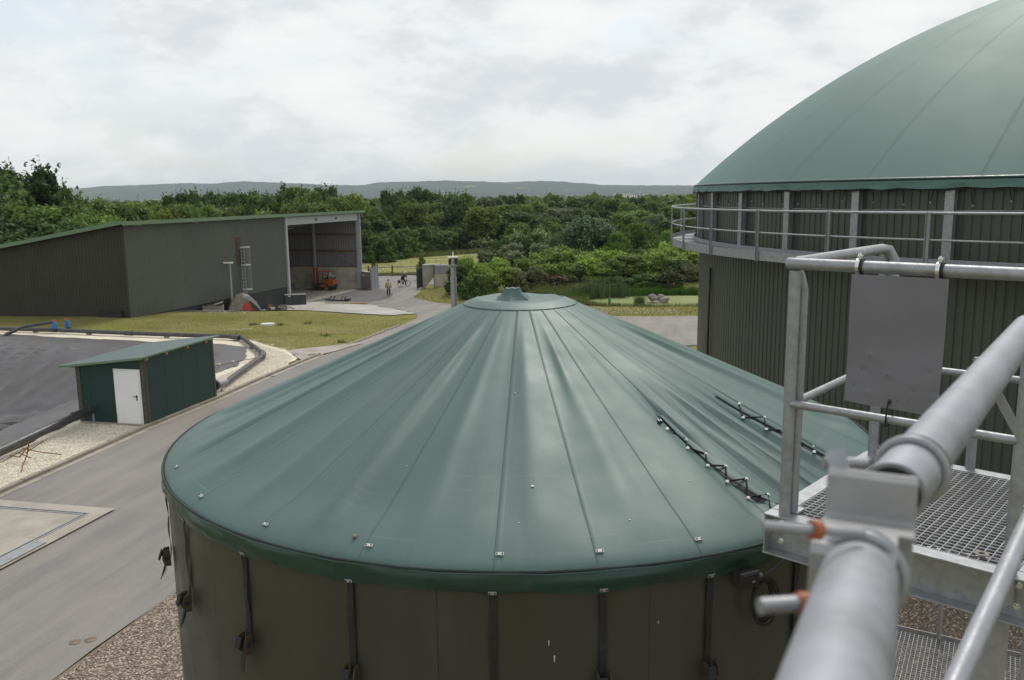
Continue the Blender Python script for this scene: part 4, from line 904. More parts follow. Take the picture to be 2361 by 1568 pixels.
# ------------------------------------------------------------------ lower landing seen through the gap
LZ = 2.8; LA, LB_ = Vector((4.42, 9.02, LZ)), Vector((5.10, 8.62, LZ)); F1 = (LB_-LA).normalized(); F2 = Vector((-F1.y, F1.x, 0))*-1
lp = thing('lower_landing', (LA.x, LA.y, LZ), 'lower grating landing with railing, seen through the gap under the platform', 'platform')
def lq(u, v, z): return LA+F1*u+F2*v+ZV*(z-LZ)
for i in range(46):
    MB().bar(lq(-.5+i*.045, .0, LZ-.015), lq(-.5+i*.045, 1.9, LZ-.015), .004, .03).build('bearing_bar', M['galv'], lp) if i == 0 else None
lb0 = [o for o in lp.children][0]
for i in range(1, 46):
    c = link_copy(lb0, lp); c.location = F1*(.045*i)
lc0 = MB().bar(lq(-.5, .02, LZ-.005), lq(1.55, .02, LZ-.005), .005, .005).build('cross_bar', M['galv'], lp)
for i in range(1, 42):
    c = link_copy(lc0, lp); c.location = F2*(.045*i)
for v in (0, 1.9): MB().bar(lq(-.6, v-.02, LZ-.05), lq(1.7, v-.02, LZ-.05), .012, .18).build('edge_beam', M['galv_old'], lp)
MB().bar(lq(-.5, -.04, LZ+.03), lq(.15, -.04, LZ+.03), .012, .02).build('yellow_strip', M['brass_rust'], lp)
for u in (-.45, .42, 1.30): MB().tube([lq(u, .0, LZ), lq(u, .0, LZ+1.05)], .024, 10).build('post', M['galv_old'], lp, smooth=True, auto=40)
for v in (.95,): 
    MB().tube([lq(1.2, v, LZ), lq(1.2, v, LZ+1.05)], .024, 10).build('post', M['galv_old'], lp, smooth=True, auto=40)
for z in (1.05, .5):
    MB().tube([lq(-.5, .0, LZ+z), lq(1.30, .0, LZ+z)], .021, 10).build('rail', M['galv'], lp, smooth=True, auto=40)
    MB().tube([lq(1.30, .0, LZ+z), lq(1.30, 1.6, LZ+z)], .021, 10).build('rail', M['galv'], lp, smooth=True, auto=40)
for (u, v) in ((-.35, .55), (-.3, 1.25)): MB().box(lq(u, v, LZ+.35), (.62, .42, .02), (F1, F2, ZV)).build('cover_plate', M['galv_old'], lp, bevel=0.003)
for (u, v) in ((-.5, .4), (-.5, 1.4), (-.1, .7), (-.05, 1.4)): MB().box(lq(u, v, LZ+.17), (.06, .06, .34), (F1, F2, ZV)).build('plate_leg', M['black'], lp)
for (u, v) in ((-.4, .05), (1.4, .05), (-.4, 1.8), (1.4, 1.8)): MB().box(lq(u, v, LZ/2-.05), (.1, .1, LZ-.1), (F1, F2, ZV)).build('leg', M['galv_old'], lp)
# ------------------------------------------------------------------ barn
BK = Vector((-27.0, 59.0, 0)); BA = Vector((0.2677, 0.9635, 0)); BB = Vector((-0.9635, 0.2677, 0)); BNR = Vector((0.9635, -0.2677, 0)); BNF = Vector((-0.2677, -0.9635, 0))
def bp(a, b, z): return BK+BA*a+BB*b+ZV*z
LEN, WID = 37.3, 20.0; TOPZ, SB = 6.05, -0.5; SL = 0.16
barn = thing('storage_barn', bp(18, 8, -2.4), 'long dark green barn with a light green roof edge and an open bay', 'barn')
def ribs(p0, d, nrm, L, z0, z1, pitch=0.25, dep=0.03, slope=0.0):
    n = max(1, int(L/pitch)); lo, hi = [], []
    for i in range(n):
        for t, k in ((0,0),(.5,0),(.6,1),(.9,1)):
            s = L*(i+t)/n; q = p0+d*s+nrm*(dep*k); lo.append(q+ZV*z0); hi.append(q+ZV*(z1-slope*s))
    s = L; q = p0+d*s; lo.append(q+ZV*z0); hi.append(q+ZV*(z1-slope*s))
    return MB().grid([lo, hi])
# long side: cladding panels, 2.15 m each, up to the bay at 21.5 m
OP = 21.5; npan = 10; pw = OP/npan
for i in range(npan):
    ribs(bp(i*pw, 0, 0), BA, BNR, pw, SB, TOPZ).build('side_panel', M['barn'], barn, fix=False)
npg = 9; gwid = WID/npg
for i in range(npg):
    ribs(bp(0, i*gwid, 0), BB, BNF, gwid, -1.2, TOPZ-SL*i*gwid, slope=SL).build('gable_panel', M['barn_shaded'], barn, fix=False)
MB().bar(bp(0, 0, 2.7)+BNR*.02+BNF*.02, bp(0, 0, TOPZ)+BNR*.02+BNF*.02, .16, .16).build('corner_trim', M['barn_shaded'], barn)
MB().bar(bp(0, 0, -1.2)+BNR*.02+BNF*.02, bp(0, 0, 2.7)+BNR*.02+BNF*.02, .16, .16).build('corner_trim', M['barn_shaded'], barn)
MB().prism([(0,-2.9),(OP,-2.9),(OP,SB+.02),(0,SB+.02)], bp(0, .04, 0), BA, ZV, BB, 0, .2).build('plinth', M['plinth'], barn)
# rear walls and roof
MB().prism([(0,-3),(LEN,-3),(LEN,TOPZ-SL*WID),(0,TOPZ-SL*WID)], bp(0, WID, 0), BA, ZV, BB, 0, .15).build('rear_wall', M['barn_in'], barn)
rp = [(-.55, TOPZ+.04+.55*SL), (WID+.6, TOPZ+.04-SL*(WID+.6)), (WID+.6, TOPZ+.16-SL*(WID+.6)), (-.55, TOPZ+.16+.55*SL)]
roof = MB().prism(rp, bp(0, 0, 0), BB, ZV, BA, -.55, LEN+.7).build('roof', M['fascia'], barn)
# flashing boards along the eave and the verge, in lengths
a = -.6; k = 0
while a < LEN+.75:
    L_ = min(4.1, LEN+.77-a)
    MB().box(bp(a+L_/2, -.575, TOPZ+.14), (L_-.012, .05, .27), (BA, BB, ZV)).build('eave_flashing', M['fascia'], roof); a += 4.1
bdir = (BB-ZV*SL).normalized(); bup = (ZV+BB*SL).normalized()
b0 = -.6
while b0 < WID+.5:
    c = bp(-.58, b0+2.05, TOPZ+.14-SL*(b0+2.05)+.0)
    MB().box(c, (4.12, .05, .27), (bdir, BA, bup)).build('verge_flashing', M['fascia'], roof); b0 += 4.06
MB().box(bp(LEN+.74, 10, TOPZ+.13-SL*10), (WID+1.2, .05, .27), (bdir, BA, bup)).build('verge_flashing', M['fascia'], roof)
for a in (1.2, 7.8, 14.4, 21.0, 27.5, 34.0):
    MB().bar(bp(a, -.5, TOPZ-.02), bp(a, -.02, TOPZ-.06), .08, .10).build('eave_bracket', M['barn_steel'], barn)
    MB().lathe([(0,-.09),(.05,-.07),(.05,0)], bp(a+.3, -.35, TOPZ-.02), 8).build('gutter_outlet', M['galv'], barn)
# bay: posts, lintel
MB().box(bp(OP+.14, -.06, 1.75), (.26, .26, 8.5), (BA, BB, ZV)).build('bay_post', M['barn_steel'], barn)
for s in (-1, 1): MB().box(bp(LEN-.15+s*.13, .05, 1.75), (.025, .30, 8.5), (BA, BB, ZV)).build('bay_post_flange', M['barn_steel'], barn)
MB().box(bp(LEN-.15, .05, 1.75), (.23, .02, 8.5), (BA, BB, ZV)).build('bay_post_web', M['barn_steel'], barn)
MB().box(bp(LEN+.12, -.12, 1.75), (.14, .14, 8.5), (BA, BB, ZV)).build('bay_corner_post', M['barn_steel'], barn)
MB().bar(bp(OP+.28, .0, 5.62), bp(LEN-.3, .0, 5.62), .10, .72).build('lintel_beam', M['barn_steel'], barn)
for z in (5.27, 5.97): MB().bar(bp(OP+.28, -.06, z), bp(LEN-.3, -.06, z), .22, .03).build('lintel_flange', M['barn_steel'], barn)
for a in (27.5, 31.8): MB().box(bp(a, -.14, 5.62), (.12, .10, .2), (BA, BB, ZV)).build('door_runner', M['rubber'], barn)
# far end wall seen through the bay
MB().prism([(0,-2.6),(WID,-2.6),(WID,0.0),(0,0.0)], bp(LEN, .1, 0), BB, ZV, BA, -.25, .05).build('push_wall', M['barn_conc'], barn)
pn = 5; w_ = WID/pn
for i in range(pn):
    ribs(bp(LEN-.02, i*w_, 0), BB, -BA, w_, 0.02, TOPZ-SL*i*w_-.02, pitch=.3, dep=.05, slope=SL).build('end_panel', M['barn_in'], barn, fix=False)
MB().prism([(0,-2.6),(WID,-2.6),(WID,TOPZ-SL*WID),(0,TOPZ)], bp(LEN+.03, 0, 0), BB, ZV, BA, .03, .06).build('end_cladding', M['barn'], barn)
for z in (1.85, 3.67): MB().bar(bp(LEN-.16, .2, z), bp(LEN-.16, WID-.2, z), .14, .20).build('girt', M['girt'], barn)
MB().bar(bp(LEN-.22, .2, .05), bp(LEN-.22, WID-.2, .05), .10, .10).build('girt', M['girt'], barn)
for b in (5.4, 10.9, 16.3): MB().box(bp(LEN-.35, b, 1.5-.02*b), (.30, .22, 7.9-SL*b), (BA, BB, ZV)).build('inner_column', M['barn_steel'], barn)
MB().bar(bp(LEN-.3, 2.9, 1.75), bp(LEN-.3, .25, .15), .05, .05).build('brace', M['galv'], barn)
MB().bar(bp(LEN-5.0, 5.2, 4.55), bp(LEN-5.0, 9.5, 4.35), .12, .07).build('tube_lamp', M['white'], barn)
for a in (25, 30, 35): MB().bar(bp(a, .2, TOPZ-.25), bp(a, WID, TOPZ-.25-SL*WID), .16, .4).build('rafter', M['barn_steel'], barn)
drape('barn_floor', [tuple(bp(OP-8, .3, 0)[:2]), tuple(bp(LEN-.1, .3, 0)[:2]), tuple(bp(LEN-.1, WID-.2, 0)[:2]), tuple(bp(OP-8, WID-.2, 0)[:2])], -2.33, M['concrete'], step=4.0, zf=lambda x, y: 0.0)
drape('bay_apron', [tuple(bp(OP+.3, -.9, 0)[:2]), tuple(bp(LEN+.2, -.25, 0)[:2]), tuple(bp(LEN+.2, .5, 0)[:2]), tuple(bp(OP+.3, .5, 0)[:2])], .075, M['concrete'], step=2.0)
M['girt_dark'] = pm('dark_brown_board', (0.060, 0.038, 0.028), rough=.8, sc=2)
# slot in the cladding, vent box low on the gable
sl_ = MB().box(bp(13.8, -.035, 3.3), (.85, .03, 2.5), (BA, BB, ZV)).build('wall_hatch', M['girt_dark'], barn)
MB().box(bp(14.15, -.055, 2.7), (.5, .02, 1.4), (BA, BB, ZV)).build('hatch_leaf', M['plinth'], sl_)
MB().box(bp(-.14, 1.4, -.30), (1.9, .25, .75), (BB, BA, ZV)).build('vent_box', M['plinth'], barn)
MB().box(bp(-.28, 2.3, -.55), (.35, .1, .25), (BB, BA, ZV)).build('vent_flap', M['offwhite'], barn)
# caged ladder
ld = thing('caged_ladder', bp(13.9, -.35, -1.9), 'tall galvanised ladder with a safety cage on the barn side wall', 'ladder')
for s in (-.23, .23): MB().box(bp(13.9+s, -.35, .95), (.06, .04, 5.6), (BA, BB, ZV)).build('stile', M['galv'], ld)
for i in range(19): MB().bar(bp(13.67, -.35, -1.6+.29*i), bp(14.13, -.35, -1.6+.29*i), .035, .035).build('rung', M['galv'], ld)
for z in (3.7, 2.2, .1):
    pts = [bp(13.9+.36*math.cos(t), -.35-.68*abs(math.sin(t))**.8, z) for t in [math.pi*i/12 for i in range(13)]]
    h = MB()
    for p, q in zip(pts[:-1], pts[1:]): h.bar(p, q, .012, .09)
    h.build('cage_hoop', M['offwhite'], ld)
for t in (.5, 1.05, 1.57, 2.1, 2.64): MB().bar(bp(13.9+.36*math.cos(t), -.35-.68*abs(math.sin(t))**.8, .1), bp(13.9+.36*math.cos(t), -.35-.68*abs(math.sin(t))**.8, 3.7), .03, .012).build('cage_strip', M['galv'], ld)
MB().bar(bp(13.7, -.3, 3.62), bp(13.7, .0, 3.62), .04, .04).build('wall_stay', M['galv'], ld); MB().bar(bp(13.7, -.3, .3), bp(13.7, 0, .3), .04, .04).build('wall_stay', M['galv'], ld)
# lamp on a post by the wall
lpb = Vector((-23.25, 69.7, 0)); lpb.z = G(lpb.x, lpb.y)
lm = thing('yard_lamp', lpb, 'thin grey lamp post with a flat head against the barn side wall', 'lamp post')
MB().tube([lpb, lpb+ZV*(2.5-lpb.z)], [.10, .075], 10).build('post', M['galv'], lm, smooth=True, auto=40)
MB().box(lpb+ZV*(2.56-lpb.z)+Vector((-.12,0,0)), (.75, .30, .12)).build('lamp_head', M['offwhite'], lm, bevel=.02)
MB().box(lpb+ZV*(2.49-lpb.z)+Vector((-.25,0,0)), (.40, .22, .05)).build('diffuser', M['plinth'], lm)

# ------------------------------------------------------------------ pump shed
SA, SBt, SC_ = Vector((-12.72, 28.55, 0)), Vector((-15.55, 29.85, 0)), Vector((-11.74, 32.60, 0))
sx_ = Vector((.972,-.235,0)).normalized(); sy_ = Vector((-sx_.y, sx_.x, 0)); SWd = 2.78; SDp = 4.15; SBt = SA-sx_*SWd
sz0 = -.06
def shp(u, v, z): return SBt+sx_*u+sy_*v+ZV*z     # u along the front to the right, v to the back
shed = thing('pump_shed', shp(SWd/2, SDp/2, sz0), 'small dark green panel shed with a white door and a sloping roof', 'shed')
HF, HB = 2.32, 2.36           # wall heights at right side; roof falls to the left
HL = 1.98
MB().prism([(.0,sz0),(SWd,sz0),(SWd,sz0+.10),(0,sz0+.10)], shp(0,0,0), sx_, ZV, sy_, -.04, SDp+.04).build('base_slab', M['concrete'], shed)
def htop(u): return mix(HL, HF, u/SWd)
x = .0
for u0, u1 in ((.16, .52), (.52, 1.52)):
    MB().prism([(u0+.004,sz0+.1),(u1-.004,sz0+.1),(u1-.004,htop(u1)+.09),(u0+.004,htop(u0)+.09)], shp(0,0,0), sx_, ZV, sy_, -.0, .06).build('front_panel', M['shed'], shed)
MB().prism([(1.52,2.0),(SWd-.16,2.0),(SWd-.16,htop(SWd-.16)+.09),(1.52,htop(1.52)+.09)], shp(0,0,0), sx_, ZV, sy_, 0, .06).build('front_panel', M['shed'], shed)
nsp = 4
for i in range(nsp):
    v0, v1 = .12+(SDp-.24)*i/nsp, .12+(SDp-.24)*(i+1)/nsp
    MB().prism([(v0+.005,sz0+.1),(v1-.005,sz0+.1),(v1-.005,HF+.095),(v0+.005,HF+.095)], shp(SWd,0,0), sy_, ZV, sx_, -.06, 0).build('side_panel', M['shed'], shed)
MB().prism([(0,sz0+.1),(SDp,sz0+.1),(SDp,HL),(0,HL)], shp(0,0,0), sy_, ZV, sx_, 0, .05).build('side_panel', M['shed'], shed)
MB().prism([(0,sz0+.1),(SWd,sz0+.1),(SWd,HF),(0,HL)], shp(0,SDp,0), sx_, ZV, sy_, -.05, 0).build('rear_panel', M['shed'], shed)
MB().prism([(0.03,sz0+.1),(SWd-.06,sz0+.1),(SWd-.06,HF),(.03,HL)], shp(0,.065,0), sx_, ZV, sy_, 0, .02).build('lining', M['plinth'], shed)
for u0, u1 in ((-.02, .16), (SWd-.155, SWd+.012)):
    MB().prism([(u0,sz0+.1),(u1,sz0+.1),(u1,htop(u1)+.09),(u0,htop(u0)+.09)], shp(0,0,0), sx_, ZV, sy_, -.016, 0.0).build('corner_trim', M['shed_trim'], shed)
MB().prism([(-.016,sz0+.1),(.115,sz0+.1),(.115,HF+.095),(-.016,HF+.095)], shp(SWd,0,0), sy_, ZV, sx_, 0.0, .012).build('corner_trim', M['shed_trim'], shed)
MB().prism([(SDp-.11,sz0+.1),(SDp+.01,sz0+.1),(SDp+.01,HF+.095),(SDp-.11,HF+.095)], shp(SWd,0,0), sy_, ZV, sx_, 0.0, .012).build('corner_trim', M['shed_trim'], shed)
for i in range(9):
    for u, v, n_ in ((SWd-.07, -.017, 1), (.06, -.017, 1)):
        MB().lathe([(0,.006),(.008,.004),(.009,0)], shp(u, v, .2+i*.24), 6, axis=(sx_, ZV, -sy_)).build('screw', M['offwhite'], shed)
# roof sheet with overhang, falling to the left
def rz(u): return mix(HL, HF, u/SWd)+.10
rpoly = [(-.42, rz(-.42)), (SWd+.14, rz(SWd+.14)), (SWd+.14, rz(SWd+.14)+.06), (-.42, rz(-.42)+.06)]
rf_ = MB().prism(rpoly, shp(0,0,0), sx_, ZV, sy_, -.30, SDp+.28).build('roof', M['shed_roof'], shed)
MB().prism([(-.43, rz(-.43)-.02), (SWd+.15, rz(SWd+.15)-.02), (SWd+.15, rz(SWd+.15)+.05), (-.43, rz(-.43)+.05)], shp(0,0,0), sx_, ZV, sy_, -.325, -.30).build('front_flashing', M['fascia'], rf_)
MB().prism([(-.30, 0), (SDp+.28, 0), (SDp+.28, .055), (-.30, .055)], shp(SWd+.14, 0, rz(SWd+.14)-.005), sy_, ZV, sx_, 0, .02).build('side_flashing', M['fascia'], rf_)
for i in range(24):
    u = -.3+(SWd+.3)*i/23
    MB().prism([(0,0),(.012,0),(.012,SDp+.55),(0,SDp+.55)], shp(u, -.29, rz(u)+.0605), sx_, sy_, ZV, 0, .008).build('roof_rib', M['shed_roof'], rf_)
for v in (.06, 1.15, 2.4, 3.6): MB().bar(shp(.1, v+.02, rz(.1)-.055), shp(SWd+.10, v+.02, rz(SWd+.10)-.055), .08, .10).build('roof_beam', M['timber_new'], shed)
MB().bar(shp(-.25, .1, rz(-.25)-.05), shp(-.02, .1, rz(-.02)-.05), .09, .10).build('roof_beam', M['timber'], shed)
dr = MB().box(shp(2.07, -.018, 1.02), (1.06, .03, 1.96), (sx_, sy_, ZV)).build('door_frame', M['white'], shed, bevel=.006)
dl = MB().box(shp(2.07, -.045, 1.02), (.96, .035, 1.88), (sx_, sy_, ZV)).build('door', M['white'], shed, bevel=.008)
hp_ = shp(2.44, -.068, 1.0)
hb = MB().box(hp_, (.045, .012, .20), (sx_, sy_, ZV)).build('handle_plate', M['black'], dl, bevel=.004)
MB().tube([hp_+ZV*.05, hp_+ZV*.05-sy_*.05, hp_+ZV*.05-sy_*.055-sx_*.13], .012, 8).build('handle', M['black'], dl)
for z in (.25, 1.75): MB().tube([shp(1.58, -.06, z), shp(1.58, -.06, z+.14)], .014, 8).build('hinge', M['zinc'], dl)
# ------------------------------------------------------------------ kerb, gutter, slab
def gz(x, y, dz=0.0): return Vector((x, y, G0(x, y)+dz))
def polyline(pts, step):
    o = []
    for a, b in zip(pts[:-1], pts[1:]):
        a, b = Vector(a), Vector(b); n = max(1, round((b-a).length/step))
        for i in range(n): o.append(a.lerp(b, i/n))
    o.append(Vector(pts[-1])); return o
KP = [(-15.2,15.5),(-14.15,20.9),(-12.72,28.3),(-11.72,32.3),(-10.35,40.4),(-9.95,43.0)]
kb = drape('kerb', [(x-.16, y) for x, y in KP]+[(x+.02, y) for x, y in reversed(KP)], 0.045, M['kerb'])
kp = polyline(KP, 1.0)
for a, b in zip(kp[:-1], kp[1:]):
    d = (b-a).normalized(); n_ = Vector((-d.y, d.x)); c = (a+b)/2; L_ = (b-a).length-.012
    z0 = G0(c.x, c.y)+random.uniform(-.006, .006); off = random.uniform(-.008, .008)
    ax = (Vector((d.x, d.y, 0)), Vector((n_.x, n_.y, 0)), ZV); q = Vector((c.x+n_.x*(.07+off), c.y+n_.y*(.07+off), 0))
    m_ = MB().prism([(-.09,-.02),(.09,-.02),(.09,.15),(-.06,.15),(-.09,.12)], Vector((q.x, q.y, z0)), ax[1]*-1, ZV, ax[0], -L_/2, L_/2)
    m_.build('kerb_stone', M['kerb'], kb, bevel=.008)
for a, b in zip(kp[:-1], kp[1:]):
    d = (b-a).normalized(); n_ = Vector((-d.y, d.x)); 
    for t in (0.25, 0.75):
        c = a.lerp(b, t); q = Vector((c.x-n_.x*.14, c.y-n_.y*.14, G0(c.x, c.y)+.03))
        MB().box(q, ((b-a).length/2-.012, .22, .05), (Vector((d.x, d.y, 0)), Vector((n_.x, n_.y, 0)), ZV)).build('gutter_stone', M['concrete'], kb)
KP2 = [(-9.2,46.9),(-8.9,48.6),(-8.35,53.0),(-7.75,57.6)]
kb2 = drape('kerb_edge', [(x-.12, y) for x, y in KP2]+[(x+.02, y) for x, y in reversed(KP2)], 0.045, M['kerb'])
kp = polyline(KP2, 1.0)
for a, b in zip(kp[:-1], kp[1:]):
    d = (b-a).normalized(); n_ = Vector((-d.y, d.x)); c = (a+b)/2
    MB().box(Vector((c.x+n_.x*.05, c.y+n_.y*.05, G0(c.x, c.y)+.06)), ((b-a).length-.012, .14, .10), (Vector((d.x, d.y, 0)), Vector((n_.x, n_.y, 0)), ZV)).build('kerb_stone', M['kerb'], kb2)
# weighbridge slab in a steel frame
SP = [(-10.15,20.45),(-14.1,21.45),(-16.4,13.2),(-12.2,12.2)]
slab = drape('weighbridge_slab', SP, 0.075, M['concrete'], step=2.0)
def spt(u, v, z=0.1): # u from the corner along the top edge, v down the right edge
    A_, B_, D_ = Vector((*SP[0], 0)), Vector((*SP[1], 0)), Vector((*SP[3], 0)); q = A_+(B_-A_).normalized()*u+(D_-A_).normalized()*v; return Vector((q.x, q.y, G0(q.x, q.y)+z))
for (p, q) in (((.45, .42), (4.2, .42)), ((.45, .42), (.45, 8))):
    for o in (0, .09):
        (u0, v0), (u1, v1) = p, q
        if v0 == v1: P_, Q_ = spt(u0+o, v0+o), spt(u1, v1+o)
        else: P_, Q_ = spt(u0+o, v0+o), spt(u1+o, v1)
        MB().bar(P_-ZV*.02, Q_-ZV*.02, .045, .02).build('steel_channel', M['galv_old'], slab)
    (u0, v0), (u1, v1) = p, q
    if v0 == v1: P_, Q_ = spt(u0+.045, v0+.045), spt(u1, v1+.045)
    else: P_, Q_ = spt(u0+.045, v0+.045), spt(u1+.045, v1)
    MB().bar(P_-ZV*.024, Q_-ZV*.024, .05, .016).build('joint_gap', M['rubber'], slab)
dS = (spt(0, 1)-spt(0, 0)).normalized(); 
MB().bar(spt(.24, 2.2, .095), spt(.24, 4.0, .095), .32, .022).build('steel_plate', M['galv_old'], slab, bevel=.003)
# manhole and a small cover in the lawn
mhp = Vector((-10.25, 42.85, G0(-10.25, 42.85)+.078))
mh = thing('manhole_cover', mhp, 'round manhole cover in the concrete apron at the roadside', 'manhole cover')
MB().lathe([(.30,.0),(.30,.012),(.42,.012),(.42,0)], mhp, 28).build('frame', M['kerb'], mh); MB().lathe([(0,.004),(.295,.004)], mhp, 28).build('lid', M['gravel_bed'], mh)
for i in range(4): MB().box(mhp+Vector((0,-.15+.1*i,.006)), (.4,.03,.006)).build('lid_rib', M['kerb'], mh)
cvp = Vector((-16.2, 55.3, G0(-16.2, 55.3)))
MB().prism([(-.42,-.2),(-.2,-.36),(.25,-.34),(.45,-.1),(.4,.25),(.05,.36),(-.35,.25)], cvp, Vector((1,0,0)), Vector((0,1,0)), ZV, -.02, .14).build('shaft_cover', M['offwhite'], loc=cvp, bevel=.02, label='small pale shaft cover sunk in the yellowish lawn', cat='cover')

# ------------------------------------------------------------------ pipework round the lagoon
def pipe(name, pts, r, mat, label, cat='pipe', fit=None):
    p0 = Vector(pts[0]); t_ = thing(name, p0, label, cat)
    for i, (a, b) in enumerate(zip(pts[:-1], pts[1:])): pass
    MB().tube(pts, r, 12).build('pipe_run', mat, t_, smooth=True, auto=45)
    for p, q in fit or []:
        p, q = Vector(p), Vector(q); MB().tube([p, q], r*1.16, 12).build('coupling', mat, t_, smooth=True, auto=45)
    return t_
rim = [(-48, 58.0), (-36, 54.35), (-32.6, 53.0), (-28.7, 52.1), (-23.1, 50.2), (-17.9, 48.6), (-15.9, 48.2), (-15.6, 47.9), (-12.55, 41.9), (-12.42, 41.4), (-12.25, 38.0), (-12.05, 34.5)]
fp = [gz(x, y, .26) for x, y in rim]
far_pipe = pipe('ring_pipe', fp, .125, M['hdpe'], 'long black plastic pipe along the gravel edge of the lagoon', fit=[(fp[7]-Vector((.05,.4,0))*.6, fp[6]+Vector((-.5,.1,0))), (fp[8]+Vector((-.2,.4,0)), fp[9]+Vector((.03,-.45,0))), (fp[4]+Vector((-.3,.11,0)), fp[4]+Vector((.3,-.11,0))), (fp[3]+Vector((-.3,.1,0)), fp[3]+Vector((.3,-.1,0)))])
for x, y in ((-30, 52.5), (-26, 51.2), (-20.5, 49.4), (-14.1, 45.0), (-12.36, 38)): 
    MB().box(gz(x, y, .08), (.25, .25, .16)).build('pipe_block', M['kerb'], far_pipe)
# valve at the shed corner
vx = Vector((-11.95, 33.9, G0(-11.95, 33.9)))
vv = thing('pipe_valve', vx, 'dark green gate valve on a stand behind the shed', 'valve')
MB().tube([vx+Vector((-.15,-.5,.42)), vx+Vector((0,.35,.36))], .16, 12).build('flange_joint', M['galv_old'], vv, smooth=True, auto=45)
MB().tube([vx+Vector((-.15,-.62,.42)), vx+Vector((-.14,-.45,.42))], .24, 14).build('flange', M['black'], vv, smooth=True, auto=45)
MB().box(vx+Vector((-.18,-.55,.85)), (.22,.18,.55)).build('valve_body', M['shed'], vv, bevel=.03)
MB().tube([vx+Vector((-.18,-.55,1.1)), vx+Vector((-.18,-.55,1.32)), vx+Vector((.05,-.5,1.05))], .02, 6).build('valve_lever', M['galv'], vv)
MB().tube([vx+Vector((0,-.1,0)), vx+Vector((0,-.1,.3))], .045, 8).build('stand', M['galv_old'], vv); MB().box(vx+Vector((0,-.1,.02)), (.4,.28,.03)).build('stand_foot', M['galv_old'], vv)
# near pipe from the shed
np_ = [(-14.55, 30.0, .52), (-14.95, 29.2, .47), (-15.45, 27.3, .33), (-15.75, 25.2, .24), (-16.0, 23.0, .22), (-16.6, 18.5, .2), (-17.6, 14, .2)]
npt = pipe('drain_pipe', np_, .145, M['hdpe'], 'thick black pipe running from the shed wall down to the left', fit=[((-15.05,28.9,.455),(-15.2,28.3,.41)), ((-15.85,24.3,.23),(-15.95,23.5,.225))])
MB().box((-14.9, 29.1, .15), (.07, .07, .4)).build('pipe_stand', M['galv'], npt); MB().box((-14.7, 29.5, .2), (.05, .05, .45)).build('pipe_stand', M['galv'], npt)
MB().lathe([(0,0),(.21,0),(.21,.05),(0,.05)], (-14.50, 30.05, .52), 14, axis=(Vector((0,0,1)), Vector((.9,-.43,0)), Vector((-.43,-.9,0)))).build('wall_collar', M['black'], npt)
# two blue valves on the far pipe
for k, (x, y, lab) in enumerate(((-28.45, 51.9, 'blue valve with a red handwheel, the left one beside the branch pipe'), (-27.95, 52.5, 'blue valve with a red handwheel, the right one of the pair'))):
    b_ = Vector((x, y, G0(x, y)+.3)); tv = thing('hand_valve', b_, lab, 'valve', 'blue valves on the lagoon pipe'); tv.scale = (.55,.55,.62)
    MB().box(b_+ZV*.02, (.40,.40,.22)).build('valve_foot', M['black'], tv, bevel=.03)
    MB().prism([(-.24,.1),(.24,.1),(.22,.62),(.14,.78),(-.14,.78),(-.22,.62)], b_, Vector((1,0,0)), ZV, Vector((0,1,0)), -.17, .17).build('valve_body', M['blue'], tv, bevel=.03)
    MB().tube([b_+ZV*.75, b_+ZV*.95], .03, 8).build('spindle', M['galv'], tv)
    MB().tube([b_+Vector((.26*math.cos(t), .26*math.sin(t), .94)) for t in [2*math.pi*i/16 for i in range(16)]], .03, 6, closed=True).build('handwheel', M['red'], tv, smooth=True)
    for t in (0, 2.1, 4.2): MB().bar(b_+ZV*.94, b_+Vector((.26*math.cos(t), .26*math.sin(t), .94)), .03, .02).build('wheel_spoke', M['red'], tv)
bpz = [(-28.6, 52.1, .30), (-29.6, 51.5, .22), (-30.4, 50.9, .0), (-30.9, 50.2, -.25)]
pipe('branch_pipe', [(-28.7, 52.2, .32), (-30.2, 51.55, .12), (-30.9, 50.9, -.22), (-31.0, 50.3, -.42)], .10, M['hdpe'], 'short black branch pipe bending down into the lagoon liner')
# twig frame lying on the chippings, rope with floats on the liner
tw = Vector((-14.9, 24.6, G0(-14.9, 24.6)+.1))
tg = thing('rusty_rod_frame', tw, 'rusty bent steel rods standing on the pale gravel by the pipe', 'metal rods')
for p in ([(.1,.3,.55),(.05,.2,.15),(.3,-.5,.02),(.55,-1.0,.02)], [(0,.2,.32),(-.5,-.15,.05),(-.75,-.6,.0)], [(-.1,.25,.35),(.4,.25,.22),(1.0,.35,.1)], [(.1,.2,.4),(.05,-.2,.2),(-.3,-.1,.22)], [(0,.2,.2),(.45,.45,.5)], [(-.15,.1,.25),(.3,-.05,.12)]):
    MB().tube([tw+Vector(q) for q in p], .016, 5).build('rod', M['rust'], tg)
rp0 = [(-14.9,37.6),(-14.4,38.3),(-13.9,39.2),(-13.5,40.0),(-13.1,40.7),(-12.7,41.4)]
ro = thing('float_rope', gz(-14.9, 37.6, .1), 'thin rope with pale floats running over the liner to the pipe', 'rope')
MB().tube([Vector((x, y, G(x, y)+.16)) for x, y in rp0], .018, 5).build('rope', M['rust'], ro)
for x, y in rp0[:5]: MB().lathe([(0,.10),(.05,.07),(.06,0),(.05,-.07),(0,-.10)], Vector((x, y, G(x, y)+.19)), 8, axis=(Vector((0,0,1)), Vector((.87,-.5,0)), Vector((.5,.87,0)))).build('float', M['timber_pale'], ro, smooth=True)
for k, p in enumerate(((-12.9,41.6),(-12.6,41.2))): MB().tube([gz(p[0], p[1], 0), gz(p[0], p[1], .75)], .02, 5).build('stake', M['galv_old'], ro)
